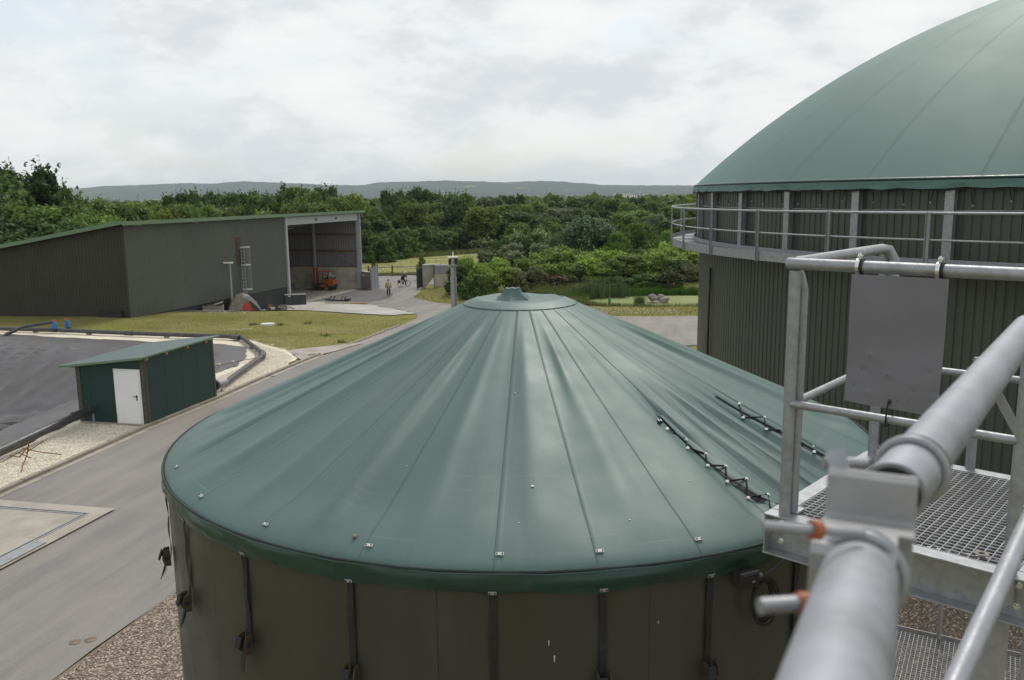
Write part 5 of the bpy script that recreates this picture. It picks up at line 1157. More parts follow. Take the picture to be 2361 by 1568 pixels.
for k, (x, y, lab) in enumerate(((-11.2,43.0,'black scrap strip on the gravel near the manhole'),(-13.0,46.4,'black scrap strip on the gravel near the lawn'),(-10.9,36.9,'small black scrap on the gravel near the kerb'),(-14.2,46.9,'black scrap on the gravel beside the pipe bend'))):
    q = gz(x, y, .07); MB().grid([[q+Vector((t*.5-.25, .06*math.sin(t*5+k)+w_, .03*math.sin(t*4))) for w_ in (-.04, .04)] for t in (0,.25,.5,.75,1)]).build('rubber_scrap', M['rubber'], loc=q, label=lab, cat='scrap')

# ------------------------------------------------------------------ yard clutter by the barn
def pad(x, y): return Vector((x, y, G0(x, y)+.06))
# loader bucket standing on its back
bo = pad(-22.45, 70.2); ex, ey = Vector((.93,.37,0)).normalized(), Vector((-.37,.93,0)).normalized()
bu = thing('loader_bucket', bo, 'large muddy loader bucket with a red round side plate by the barn wall', 'bucket')
prof = [(.95*math.cos(R(t))*.95, .95+.95*math.sin(R(t))) for t in range(200, -61, -20)]
prof = [(-1.35, .05)]+[(-1.25, .85)]+[(-1.0,1.40),(-.55,1.78),(-.05,1.92),(.45,1.75),(.80,1.42)]
inn = [(a*.93, b*.95+.02) for a, b in prof]
MB().prism(prof+[(q[0], q[1]) for q in reversed(inn)], bo, ex, ZV, ey, -.95, .95).build('shell', M['worn_steel'], bu)
for s in (-.97, .95): MB().prism(prof+[(.55,.35),(.1,.02),(-.6,-.02)], bo, ex, ZV, ey, s, s+.03).build('side_plate', M['worn_steel'], bu)
MB().lathe([(0,.05),(.46,.05),(.50,.0)], bo+ex*.35+ZV*.80-ey*.98, 20, axis=(ex, ZV, -ey)).build('red_disc', M['red'], bu, smooth=True, auto=40)
MB().prism([(.1,1.66),(.55,1.4),(1.15,.55),(1.35,.35),(1.05,.3),(.4,1.1),(-.1,1.5)], bo, ex, ZV, ey, -.85, -.55).build('hitch_arm', M['black'], bu)
MB().prism([(.1,1.66),(.55,1.4),(1.15,.55),(1.35,.35),(1.05,.3),(.4,1.1),(-.1,1.5)], bo, ex, ZV, ey, .25, .6).build('hitch_arm', M['black'], bu)
MB().prism([(-.2,1.95),(.55,1.75),(1.0,1.2),(1.35,.55),(1.05,.45),(.65,1.1),(.3,1.5),(-.15,1.7)], bo, ex, ZV, ey, -1.05, -.99).build('hitch_plate', M['galv_old'], bu)
MB().prism([(.35,1.5),(.75,1.15),(1.3,.5),(1.1,.35),(.55,.85)], bo, ex, ZV, ey, -1.10, -1.055).build('hitch_plate', M['black'], bu)
MB().bar(bo+ex*.75+ZV*1.05-ey*.8, bo+ex*.75+ZV*1.05+ey*.6, .16, .16).build('hitch_tube', M['galv_old'], bu)
MB().prism([(.3,.1),(1.3,.22),(1.32,.3),(.3,.35)], bo, ex, ZV, ey, -.8, .8).build('cutting_edge', M['black'], bu)
# wooden crates
def crate(name, c, sx2, sy2, h, label, rot=0.25, tilt=0):
    e1 = Vector((math.cos(rot), math.sin(rot), 0)); e2 = Vector((-e1.y, e1.x, 0)); t_ = thing(name, c, label, 'crate')
    for i in range(4):
        z = h*(i+.5)/4
        for s in (-1, 1):
            MB().box(c+e2*(s*sy2/2)+ZV*z, (sx2, .03, h/4-.02), (e1, e2, ZV)).build('slat', M['timber'], t_); MB().box(c+e1*(s*sx2/2)+ZV*z, (.03, sy2, h/4-.02), (e1, e2, ZV)).build('slat', M['timber'], t_)
    for s in (-1,1):
        for q in (-1,1): MB().box(c+e1*(s*(sx2/2-.05))+e2*(q*(sy2/2-.05))+ZV*h/2, (.07,.07,h+.04), (e1,e2,ZV)).build('corner_post', M['timber'], t_)
    MB().box(c+ZV*.05, (sx2-.06, sy2-.06, .03), (e1,e2,ZV)).build('bottom', M['timber'], t_); return t_, e1, e2
ct, e1, e2 = crate('wooden_crate', pad(-24.0, 67.3), 1.5, 1.1, .8, 'grey wooden slatted crate against the barn plinth, left of the bucket')
MB().box(pad(-24.0,67.3)+ZV*.93+e1*.42, (.75,1.15,.03), (Vector((.96*e1.x,.96*e1.y,.28)).normalized(), e2, ZV)).build('lid', M['timber'], ct)
crate('small_crate', pad(-21.05, 70.9), .9, .6, .42, 'low wooden crate between the bucket and the black hitch frame', .1)
crate('end_crate', pad(-20.0, 73.3), .55, .5, .6, 'small grey crate behind the black hitch frame', .4)
# green bin
gb = pad(-22.5, 72.6); gt = thing('wheelie_bin', gb, 'green plastic bin standing behind the loader bucket', 'bin')
MB().prism([(-.26,0),(.26,0),(.33,.95),(-.33,.95)], gb, Vector((1,0,0)), ZV, Vector((0,1,0)), -.3, .3).build('body', M['green_bin'], gt, bevel=.03)
MB().box(gb+ZV*.99, (.72,.68,.06)).build('rim', M['green_bin'], gt, bevel=.02); MB().lathe([(0,.25),(.18,.2),(.25,.02),(.25,0)], gb+ZV*1.0, 10).build('sack', M['offwhite'], gt, smooth=True)
# hitch frame
ho = pad(-20.3, 69.6); ht = thing('hitch_frame', ho, 'black steel coupling frame lying on the pale stone yard', 'hitch frame')
for s in (0, .75):
    MB().prism([(-.12,0),(.12,0),(.16,.5),(.05,.95),(-.10,1.0),(-.18,.6)], ho+Vector((s,.2*s,0)), Vector((.9,.43,0)), ZV, Vector((-.43,.9,0)), -.05, .05).build('hook_plate', M['black'], ht)
    MB().prism([(.1,.2),(.38,.1),(.42,.2),(.2,.75),(.1,.7)], ho+Vector((s,.2*s,0)), Vector((.9,.43,0)), ZV, Vector((-.43,.9,0)), -.04, .04).build('hook_plate', M['black'], ht)
MB().bar(ho+ZV*.5, ho+Vector((.8,.2,.5)), .14,.14).build('cross_tube', M['black'], ht); MB().bar(ho+Vector((-1.3,-.2,.10)), ho+Vector((.2,-.3,.10)), .10,.10).build('fork_tine', M['black'], ht); MB().bar(ho+Vector((-1.2,.3,.10)), ho+Vector((.5,.3,.10)), .10,.10).build('fork_tine', M['black'], ht)
MB().box(ho+Vector((.1,-.2,.25)), (.4,.3,.4)).build('pivot_block', M['black'], ht, bevel=.03)
# scraper blade leaning
sb = pad(-20.35, 79.0); st_ = thing('scraper_blade', sb, 'dark rubber scraper blade with a pale top edge in front of the bay post', 'scraper blade')
lx = Vector((.97,.24,0)).normalized(); lz = Vector((-.10,.35,.93)).normalized(); ly = lz.cross(lx)
for i in range(3): MB().box(sb+lx*(-.62+.62*i)+lz*.5, (.60,.06,.98), (lx, ly, lz)).build('blade_section', M['black'], st_)
MB().box(sb+lz*1.02, (1.95,.14,.09), (lx, ly, lz)).build('top_edge', M['offwhite'], st_)
for i in range(4): MB().box(sb+lx*(-.93+.62*i)+lz*.5-ly*-.05, (.06,.1,.98), (lx, ly, lz)).build('rib', M['rubber'], st_)
MB().box(sb-lx*.55+lz*.86+ly*-.045, (.22,.02,.10), (lx,ly,lz)).build('label_plate', M['offwhite'], st_)
# timbers on the ground
for k, (p, q, w_, h_, mt, lab) in enumerate([((-22.1,75.6),(-20.1,76.2),.14,.16,'timber_pale','pale squared timber lying in front of the black plinth'), ((-17.9,80.3),(-15.3,79.3),.12,.10,'timber_pale','long pale timber at the edge of the stone yard'), ((-15.4,79.5),(-13.5,78.6),.25,.12,'timber_new','brown timber beam at the road edge of the yard'), ((-20.3,76.6),(-19.6,75.5),.10,.10,'timber_pale','short pale timber beside the scraper blade')]):
    a_, b_ = pad(*p)+ZV*(h_/2), pad(*q)+ZV*(h_/2); MB().bar(a_, b_, w_, h_).build('timber_beam', M[mt], loc=a_, bevel=.01, label=lab, cat='timber')
hw = pad(-16.9, 80.8); hg = thing('drag_harrow', hw, 'dark steel bar with upright tines lying on the asphalt edge', 'harrow')
MB().bar(hw+Vector((-1.1,.3,.25)), hw+Vector((1.2,-.3,.2)), .14,.14).build('beam', M['black'], hg)
for t in (-.7,-.3,.5,.8): MB().tube([hw+Vector((t,-.26*t,.25)), hw+Vector((t+.15,-.26*t,.6)), hw+Vector((t+.25,-.26*t,.62))], .035, 6).build('tine', M['black'], hg)
MB().bar(hw+Vector((.9,-.3,.3)), hw+Vector((1.4,-.1,.3)), .3,.2).build('end_bracket', M['black'], hg)
og = pad(-22.0, 76.2); MB().prism([(-.2,0),(.2,0),(.14,.2),(.3,.32),(-.12,.36)], og, Vector((1,0,0)), ZV, Vector((0,1,0)), -.12, .12).build('orange_tool', M['orange'], loc=og, bevel=.03, label='small orange tool lying beside the pale timber', cat='tool')
wbx = bp(LEN-2.6, 7.2, -2.33); wb_ = thing('storage_box', wbx, 'low pale metal box on the barn floor left of the forklift', 'box')
MB().box(wbx+ZV*.36, (1.35,.9,.5), (BB*-1, BA, ZV)).build('box_body', M['galv'], wb_, bevel=.03); MB().box(wbx+ZV*.05, (1.4,.95,.1), (BB*-1,BA,ZV)).build('pallet', M['timber'], wb_); MB().box(wbx+ZV*.36-BA*.46, (.1,.03,.12), (BB*-1,BA,ZV)).build('latch', M['black'], wb_)

# ------------------------------------------------------------------ forklift
fo = Vector((-20.6, 93.0, -2.33)); fx = Vector((-.97,.25,0)).normalized(); fy = Vector((-fx.y, fx.x, 0))   # fx = forks forward (to the left)
fk = thing('forklift', fo, 'orange forklift truck with a red overhead guard parked in the barn bay', 'forklift')
def fq(x, y, z): return fo+fx*x+fy*y+ZV*z
def fb(name, x, y, z, sx3, sy3, sz3, mt, bev=.03, par=None): return MB().box(fq(x, y, z), (sx3, sy3, sz3), (fx, fy, ZV)).build(name, M[mt], par or fk, bevel=bev)
ch = fb('chassis', -.05, 0, .55, 1.9, 1.0, .45, 'black')
fb('side_panel', .1, -.52, .50, .9, .04, .28, 'orange', .01); fb('side_panel', .1, .52, .50, .9, .04, .28, 'orange', .01)
MB().prism([(-1.25,.45),(-.55,.45),(-.55,1.28),(-.95,1.30),(-1.22,1.10)], fo, fx, ZV, fy, -.52, .52).build('counterweight', M['orange'], fk, bevel=.05)
fb('bonnet', -.30, 0, .98, .8, .9, .42, 'orange', .05); fb('bumper', -1.22, 0, .52, .12, 1.0, .35, 'black')
fb('seat', -.15, 0, 1.27, .45, .5, .14, 'black', .05); fb('seat_back', -.40, 0, 1.5, .12, .48, .42, 'black', .05)
MB().tube([fq(.45,0,1.0), fq(.28,0,1.4)], .025, 6).build('steering_column', M['black'], fk); MB().tube([fq(.25+.03*math.cos(t),.16*math.sin(t),1.43+.12*math.cos(t)) for t in [2*math.pi*i/12 for i in range(12)]], .015, 5, closed=True).build('steering_wheel', M['black'], fk)
for y in (-.46, .46):
    MB().tube([fq(.62,y,.8), fq(.42,y,2.05)], .035, 6).build('guard_post', M['black'], fk); MB().tube([fq(-.62,y,1.25), fq(-.72,y,2.05)], .035, 6).build('guard_post', M['black'], fk)
gr_ = fb('guard_roof', -.16, 0, 2.10, 1.32, 1.02, .07, 'red', .02)
for i in range(4): fb('roof_bar', -.6+.3*i, 0, 2.15, .05, .98, .03, 'red', .005, gr_)
MB().grid([[fq(-.70,y,z) for y in (-.44,.44)] for z in (1.3,2.0)]).build('rear_curtain', M['galv_old'], fk); MB().grid([[fq(x,-.49,z) for x in (-.65,-.25)] for z in (1.3,2.0)]).build('side_curtain', M['galv_old'], fk)
for y in (-.33,.33): fb('mast_rail', 1.02, y, 1.32, .16, .10, 2.4, 'orange', .01); fb('mast_inner', 1.10, y*.8, 1.45, .10, .07, 2.2, 'black', .01)
for z in (2.48, 1.3, .4): fb('mast_cross', 1.02, 0, z, .08, .7, .10, 'orange', .01)
fb('carriage', 1.22, 0, .55, .06, .95, .5, 'black', .01)
for y in (-.25,.25): MB().prism([(1.25,.08),(2.25,.08),(2.25,.11),(1.31,.13),(1.31,.85),(1.25,.85)], fq(0,y,0), fx, ZV, fy, -.06, .06).build('fork', M['black'], fk)
for x, y, r_ in ((.62,-.48,.34),(.62,.48,.34),(-.85,-.44,.27),(-.85,.44,.27)):
    wv = MB().lathe([(0,-.12),(r_*.55,-.12),(r_*.6,-.09),(r_,-.10),(r_,.10),(r_*.6,.09),(r_*.55,.12),(0,.12)], fq(x,y,r_), 18, axis=(fx, ZV, fy)).build('wheel', M['rubber'], fk, smooth=True, auto=35)
    MB().lathe([(0,-.125),(r_*.5,-.125)], fq(x,y,r_), 12, axis=(fx, ZV, fy)).build('rim', M['galv_old'], wv)
fb('gas_bottle_rack', -1.0, 0, 1.38, .35, .7, .12, 'black'); MB().tube([fq(-1.0,-.35,1.5), fq(-1.0,.35,1.5)], .13, 10).build('gas_bottle', M['galv_old'], fk, smooth=True, auto=40)

# ------------------------------------------------------------------ gate, walls, fence
gz0 = -2.40
wl_ = thing('left_gate_wall', (-16.4, 94.3, gz0), 'grey concrete wing wall joining the barn to the left gate', 'wall')
MB().bar((-17.35,95.6,gz0+.95), (-15.55,93.4,gz0+.95), .22, 1.9).build('wall_panel', M['concrete'], wl_, bevel=.02); MB().bar((-17.35,95.6,gz0+1.93), (-15.55,93.4,gz0+1.93), .28, .08).build('coping', M['offwhite'], wl_)
MB().bar((-16.75,94.7,gz0+1.55), (-16.45,94.3,gz0+1.55), .235, .22).build('name_plate', M['offwhite'], wl_)
lg = thing('gate_leaf', (-15.4, 93.4, gz0), 'pale grey sliding gate leaf with an orange beacon, left side of the entrance', 'gate')
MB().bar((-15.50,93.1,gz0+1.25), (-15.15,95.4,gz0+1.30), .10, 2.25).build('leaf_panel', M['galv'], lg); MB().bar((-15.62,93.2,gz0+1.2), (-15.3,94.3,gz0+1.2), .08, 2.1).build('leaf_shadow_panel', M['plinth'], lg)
for a_, b_ in (((-15.50,93.05,.1),(-15.50,93.05,2.5)), ((-15.15,95.45,.1),(-15.15,95.45,2.7))): MB().bar((a_[0],a_[1],gz0+a_[2]), (b_[0],b_[1],gz0+b_[2]), .16,.16).build('gate_post', M['galv'], lg)
MB().bar((-15.5,93.0,gz0+.12), (-15.12,95.5,gz0+.12), .14,.14).build('bottom_rail', M['galv'], lg)
MB().lathe([(0,.28),(.09,.24),(.11,.05),(.11,0)], (-15.0,94.6,gz0+2.5), 10).build('beacon', M['orange'], lg, smooth=True); MB().box((-15.2,94.0,gz0+2.5), (.3,.25,.2)).build('camera_box', M['galv_old'], lg)
rg = thing('green_gate_leaf', (-10.2, 93.9, gz0), 'dark green solid gate leaf at the right side of the entrance', 'gate')
for i in range(4): MB().bar((-10.42+.14*i, 93.2+.36*i, gz0+1.2), (-10.42+.14*(i+.93), 93.2+.36*(i+.93), gz0+1.2), .07, 2.15).build('board', M['shed'], rg)
for k in (0, 1): MB().bar((-10.44+.58*k, 93.15+1.47*k, gz0), (-10.44+.58*k, 93.15+1.47*k, gz0+2.4), .10,.10).build('frame_post', M['shed_trim'], rg)
MB().lathe([(0,.03),(.06,.0)], (-10.30,93.45,gz0+1.45), 8, axis=(Vector((0,0,1)),Vector((.9,-.35,0)),Vector((-.35,-.9,0)))).build('lock', M['brass_rust'], rg)
rw = thing('right_gate_wall', (-9.6, 94.6, gz0), 'pale concrete wing wall stepping down beside the green gate', 'wall')
ewx = Vector((.86,.5,0)).normalized(); ewn = Vector((-.5,.86,0))
MB().prism([(0,0),(.2,0),(1.45,1.25),(1.45,2.55),(.25,2.55),(0,2.4)], Vector((-9.95,94.2,gz0)), ewx, ZV, ewn, -.1, .14).build('wing_panel', M['concrete'], rw, bevel=.02)
MB().bar(Vector((-9.9,94.2,gz0+2.62)), Vector((-8.7,94.9,gz0+2.62)), .36,.10).build('coping', M['offwhite'], rw)
cw = thing('silo_wall', (-7.4, 93.6, gz0), 'grey retaining wall with a dark lower half and a corrugated top edge', 'wall')
MB().bar((-8.62,94.35,gz0+2.05), (-5.9,93.5,gz0+2.05), .16, .95).build('upper_panel', M['galv_old'], cw); MB().bar((-8.64,94.28,gz0+.78), (-5.9,93.42,gz0+.78), .18, 1.58).build('lower_panel', M['barn_conc'], cw)
MB().bar((-8.66,94.25,gz0+1.3), (-8.60,94.22,gz0+1.3), .12, 2.5).build('edge_post', M['black'], cw)
for i in range(9): MB().bar((-8.5+.3*i,94.2-.094*i,gz0+2.56), (-8.36+.3*i,94.8-.094*i,gz0+2.62), .16, .07).build('corrugation', M['galv_old'], cw)
fn = thing('paddock_fence', (-14.5, 109.4, gz0), 'low wooden post and rail fence along the meadow beyond the gate', 'fence')
fps = [(-21.5,108.1),(-18.4,108.7),(-15.4,109.2),(-12.25,109.9),(-9.2,110.5),(-6.2,111.1)]
for x, y in fps: MB().tube([(x,y,gz0-.1),(x,y,gz0+1.42),(x,y,gz0+1.46)], [.11,.11,.05], 8).build('post', M['girt'], fn, smooth=True, auto=40)
for (x,y),(x2,y2) in zip(fps[:-1], fps[1:]):
    for z, r_ in ((1.2,.055),(.28,.03)): MB().tube([(x,y-.1,gz0+z), ((x+x2)/2,(y+y2)/2-.1,gz0+z-.04), (x2,y2-.1,gz0+z)], r_, 6).build('rail', M['timber'], fn, smooth=True)
MB().tube([(-14.0,109.3,gz0),(-14.0,109.3,gz0+.8)], .05, 6).build('marker_post', M['galv'], loc=(-14.0,109.3,gz0), label='short grey marker post between the two fence posts', cat='marker post')
# ------------------------------------------------------------------ floodlight mast
lpx = Vector((-2.06, 30.0, G0(-2.06, 30)))
fl = thing('floodlight_mast', lpx, 'tall grey steel mast with a flat cap and black floodlights behind the tarpaulin', 'lamp post')
MB().tube([lpx, lpx+ZV*4.7], [.115,.115], 14).build('lower_tube', M['galv'], fl, smooth=True, auto=40); MB().tube([lpx+ZV*4.7, lpx+ZV*4.95], [.115,.118], 14).build('sleeve', M['galv_old'], fl, smooth=True, auto=40)
MB().tube([lpx+ZV*4.9, lpx+ZV*5.62], [.098,.098], 14).build('upper_tube', M['galv'], fl, smooth=True, auto=40)
MB().box(lpx+ZV*5.36, (.24,.24,.10)).build('clamp_plate', M['galv'], fl, bevel=.02); MB().box(lpx+ZV*5.66, (.36,.30,.02)).build('cap_plate', M['offwhite'], fl); MB().tube([lpx+ZV*5.68, lpx+ZV*5.84], .025, 6).build('spike', M['white'], fl)
for i in range(3): MB().lathe([(0,.012),(.018,.01),(.02,0)], lpx+Vector((-.07+.07*i,-.12,5.36)), 6, axis=(Vector((1,0,0)),ZV,Vector((0,-1,0)))).build('bolt', M['black'], fl)
for sx4, r_ in ((-.13, .3), (.13, -.3)):
    MB().box(lpx+Vector((sx4,.02,5.50)), (.06,.22,.22)).build('floodlight', M['rubber'], fl, bevel=.02)
# ------------------------------------------------------------------ pond stones
for k, (x, y, z, sx5, sy5, sz5, rot, lab) in enumerate([(13.08,77.3,-1.70,.50,.38,.33,.2,'large pale boulder on top of the rock pile in the pond'), (13.76,77.4,-1.68,.38,.32,.30,-.5,'angular pale boulder at the back of the rock pile'), (14.0,76.9,-1.93,.60,.42,.32,-.45,'long sloping boulder at the right of the rock pile'), (13.2,76.75,-2.08,.50,.32,.20,.1,'low flat boulder at the waterline of the rock pile')]):
    b = bmesh.new(); bmesh.ops.create_icosphere(b, subdivisions=3, radius=1.0)
    for v in b.verts:
        n_ = noise.noise(v.co*1.1+Vector((k*7.3,0,0)))*.34+noise.noise(v.co*2.6+Vector((0,k*3.1,0)))*.12
        v.co *= 1+n_; v.co = Matrix.Rotation(rot, 3, 'Y') @ Vector((v.co.x*sx5, v.co.y*sy5, v.co.z*sz5))
    me = bpy.data.meshes.new('boulder'); b.to_mesh(me); b.free(); me.materials.append(M['stone'])
    me.polygons.foreach_set('use_smooth', [True]*len(me.polygons))
    o = bpy.data.objects.new('boulder', me); COL.objects.link(o); o.location = (x, y, z); tag(o, lab, 'boulder', 'boulders in the pond')
gpz = Vector((8.9, 76.0, -2.2)); gp_ = thing('pond_post', gpz, 'short green post at the near edge of the pond', 'post')
MB().tube([gpz, gpz+ZV*.62], .12, 8).build('shaft', M['green_bin'], gp_, smooth=True, auto=40); MB().lathe([(0,.1),(.13,.06),(.14,0)], gpz+ZV*.6, 8).build('cap', M['shed'], gp_)
# a pigeon on the barn roof
bd = bp(17.6, -.2, TOPZ+.27); pg = thing('pigeon', bd, 'grey pigeon sitting on the edge of the barn roof', 'bird')
MB().tube([bd+Vector((-.16,0,.12)), bd+Vector((-.05,0,.16)), bd+Vector((.06,0,.20)), bd+Vector((.12,0,.26)), bd+Vector((.16,0,.31)), bd+Vector((.19,0,.32)), bd+Vector((.23,0,.31))], [.02,.07,.085,.055,.04,.045,.008], 8).build('body', M['galv_old'], pg, smooth=True)
for s in (-.03,.03): MB().tube([bd+Vector((.02,s,0)), bd+Vector((.02,s,.14))], .01, 5).build('leg', M['rust'], pg)

for x, y, lab in ((-7.86, 13.92, 'left of two small dark round caps set in the road'), (-7.74, 13.99, 'right of two small dark round caps set in the road')):
    q = Vector((x if x < -7.8 else -7.62, y, G0(x, y)+.036)); MB().lathe([(0,.012),(.085,.012),(.10,.006),(.10,0)], q, 16).build('road_cap', M['gravel_bed'], loc=q, label=lab, cat='valve cap')
# ------------------------------------------------------------------ trees and shrubs
def crown_mesh(name, mat, lobes, n_leaf, leaf, squash=1.0, seed=0, inner=0.25, droop=0.0, blossom=None):
    """many leaf faces on the outsides of overlapping lobes; unit crown: radius about 1, height 1"""
    rng = np.random.RandomState(seed)
    C_ = np.array([l[:3] for l in lobes]); Rr = np.array([l[3] for l in lobes]); wgt = Rr**2; wgt = wgt/wgt.sum()
    idx = rng.choice(len(lobes), n_leaf, p=wgt)
    d = rng.normal(size=(n_leaf, 3)); d /= np.linalg.norm(d, axis=1)[:, None]; d[:, 2] = np.where(d[:, 2] < -0.6, -d[:, 2]*0.6, d[:, 2])
    # ragged outline: each lobe is broken up into twigs
    tw = np.array([noise.noise(Vector((float(a[0]*3.2+seed), float(a[1]*3.2+i), float(a[2]*3.2)))) for a, i in zip(d, idx)])
    rad = Rr[idx]*(0.80+0.42*tw+rng.uniform(-0.10, 0.12, n_leaf)); deep = rng.rand(n_leaf) < inner; rad = np.where(deep, rad*rng.uniform(0.35, 0.8, n_leaf), rad)
    p = C_[idx]+d*rad[:, None]*np.array([1, 1, squash])
    # skip leaves buried in other lobes
    D = np.linalg.norm((p[:, None, :]-C_[None])/np.array([1, 1, squash]), axis=2)/Rr[None]; keep = (D.min(axis=1) > 0.42) | deep; p, d, idx = p[keep], d[keep], idx[keep]; n = len(p)
    # shoots: short leafy twigs that stand out of the crown and break its outline
    ns = int(n*.030); pick = rng.choice(n, ns); L_ = leaf*rng.uniform(1.5, 5.0, ns); k_ = 7
    dirs = d[pick]*0.75+np.stack([rng.normal(0, .3, ns), rng.normal(0, .3, ns), rng.uniform(.2, 1.1, ns)], 1); dirs /= np.linalg.norm(dirs, axis=1)[:, None]; ok = d[pick][:, 2] > -0.2
    tt = np.linspace(.1, 1, k_); sp_ = (p[pick][:, None, :]+dirs[:, None, :]*(L_[:, None]*tt[None])[:, :, None])[ok].reshape(-1, 3); sp_ += rng.normal(0, leaf*.28, sp_.shape)
    p = np.concatenate([p, sp_]); d = np.concatenate([d, np.repeat(dirs[ok], k_, axis=0)]); n = len(p)
    s = leaf*rng.uniform(0.55, 1.3, n); s[-len(sp_):] *= .8
    nrm = d*0.7+rng.normal(size=(n, 3))*0.55+np.array([0, 0, 0.35-droop]); nrm /= np.linalg.norm(nrm, axis=1)[:, None]
    t = np.cross(nrm, rng.normal(size=(n, 3))); t /= np.linalg.norm(t, axis=1)[:, None]; b_ = np.cross(nrm, t)
    t, b_ = t*s[:, None], b_*s[:, None]*0.62
    # every card is a small spray of three leaflets
    v = np.stack([p-t, p-t*0.1+b_, p+t, p+t*0.1-b_, p-t*0.2+b_*0.9+nrm*s[:, None]*0.25, p+t*0.5+b_*1.7, p+t*0.75+b_*0.6], 1).reshape(-1, 3)
    i = np.arange(n)*7
    f = np.concatenate([np.stack([i, i+1, i+2], 1), np.stack([i, i+2, i+3], 1), np.stack([i+4, i+5, i+6], 1)])
    o = mesh_np(name, v, f, mat)
    return o
def lobes_round(rng, n=15, low=0.42, taper=0.0, rmin=.20, rmax=.36):
    L = []
    for i in range(n):
        z = low+(0.86-low)*((i+.5)/n)**0.9; rr = math.sqrt(max(0.05, 1-((z-.60)/.46)**2)); a = i*2.399+rng.uniform(-.4, .4); k = rng.uniform(.35, .78)*rr
        L.append((k*math.cos(a), k*math.sin(a), z, rng.uniform(rmin, rmax)))
    L.append((0, 0, .80, .22)); L.append((0, 0, .58, .40)); return L
def lobes_bush(rng, n=14):
    L = []
    for i in range(n):
        a = i*2.399; k = rng.uniform(.2, .78); z = rng.uniform(.14, .45)+.30*(1-k); L.append((k*math.cos(a), k*math.sin(a), z, rng.uniform(.20, .36)))
    for i in range(9): a = i*.7+rng.uniform(-.2, .2); L.append((.72*math.cos(a), .72*math.sin(a), rng.uniform(.08, .16), rng.uniform(.24, .32)))
    L.append((0, 0, .62, .26)); L.append((.1, .05, .35, .5)); return L
def lobes_tall(rng, n=16):
    L = []
    for i in range(n):
        z = .22+.70*i/n; k = .62*(1-.72*((z-.2)/.8)); a = i*2.399; L.append((k*math.cos(a), k*math.sin(a), z, .15+.28*(1-z))) 
    L.append((0, 0, .93, .07)); return L
def trunk_mesh(name, lobes, h0, r, Hn, k=9):
    m_ = MB(); m_.tube([(0,0,-.1),(0.03,.02,h0*.5),(0,0,h0),(.05,-.03,.62*Hn)], [r*1.25, r, r*.85, r*.35], 8)
    for l in lobes[:k]:
        m_.tube([(0,0,h0*.8), (l[0]*.45, l[1]*.45, mix(h0, l[2], .6)), (l[0]*.9, l[1]*.9, l[2])], [r*.5, r*.3, r*.1], 5)
    o = m_.build(name, M['bark'], smooth=True); return o
LM = {'O': ((0.072,0.125,0.034), None), 'M': ((0.120,0.195,0.044), None), 'Y': ((0.180,0.250,0.050), None), 'W': ((0.155,0.196,0.109), None), 'T': ((0.074,0.124,0.034), None), 'H': ((0.127,0.184,0.055), None),
      'B': ((0.081,0.143,0.034), None), 'D': ((0.057,0.101,0.051), (.12,.165,.08)), 'G': ((0.129,0.236,0.039), None), 'L': ((0.185,0.275,0.056), None), 'F': ((0.190,0.259,0.060), None), 'R': ((0.121,0.167,0.055), (.18,.165,.075)), 'P': ((0.115,0.081,0.060), (.14,.10,.06)), 'S': ((0.138,0.236,0.044), None)}
LEAF = {k: leafmat('foliage_'+n_, *LM[k][:1], hue=LM[k][1]) for k, n_ in dict(O='dark', M='mid_green', Y='yellow_green', W='grey_green', T='narrow', H='hawthorn', B='hedge', D='dusky', G='bright', L='light', F='elder', R='rose', P='purple', S='sapling').items()}
M['blossom'] = leafmat('blossom', (.62,.60,.48), var=.2, rnd=.05, trans=.2, hue=(.66,.62,.44)); M['rose_bloom'] = leafmat('rose_bloom', (.62,.50,.46), var=.2, rnd=.05, trans=.2, hue=(.66,.58,.52))
rngp = random.Random(11); PROTO = {}
NOM = dict(round=(3.4, 10.0), tall=(1.9, 10.0), big=(4.3, 6.6), bush=(1.5, 2.5))
def make_proto(kind, shape, v):
    rr = random.Random(hash_(kind)*13+v); Rn, Hn = NOM[shape]
    if shape == 'round': lb = lobes_round(rr, 30, rr.uniform(.22, .34), rmin=.22, rmax=.40); n, lf, h0, tr = 7600, .27, .22, .20
    elif shape == 'tall': lb = lobes_tall(rr, 26); n, lf, h0, tr = 4200, .22, .12, .14
    elif shape == 'big': lb = lobes_bush(rr, 34); n, lf, h0, tr = 17000, .17, .2, .16
    else: lb = lobes_bush(rr, 18); n, lf, h0, tr = 5200, .125, .1, .05
    lb = [(a*Rn, b*Rn, c*Hn, d*Rn) for a, b, c, d in lb]
    top = max(c+d for a, b, c, d in lb); lb = [(a, b, c*Hn/top, d) for a, b, c, d in lb]
    root = thing('proto', (0,0,0), None, None)
    tk = trunk_mesh('trunk', lb, h0*Hn, tr, Hn); tk.parent = root
    cr_ = crown_mesh('crown', LEAF[kind], lb, n, lf, seed=int(hash_(kind)*7+v*31) % 9999, droop=.25 if kind == 'W' else 0); cr_.parent = root
    if kind in 'HFR':
        lb2 = [(a, b, c, d*(1.04)) for a, b, c, d in lb]
        bl = crown_mesh('blossom', M['rose_bloom'] if kind == 'R' else M['blossom'], lb2, 1500 if kind == 'H' else 170 if kind == 'F' else 260, .085 if kind == 'H' else .10 if kind == 'F' else .055, seed=5+v, inner=0); bl.parent = root
    return root
def hash_(k): return sum(ord(c)*(i+3) for i, c in enumerate(k))
SHAPE = dict(O='round', M='round', Y='round', W='round', T='tall', H='bush', B='bush', D='big', G='big', L='bush', F='bush', R='bush', P='bush', S='tall')
NV = dict(O=4, M=4, Y=3, W=2, T=1, H=2, B=3, D=1, G=1, L=4, F=1, R=2, P=1, S=1)
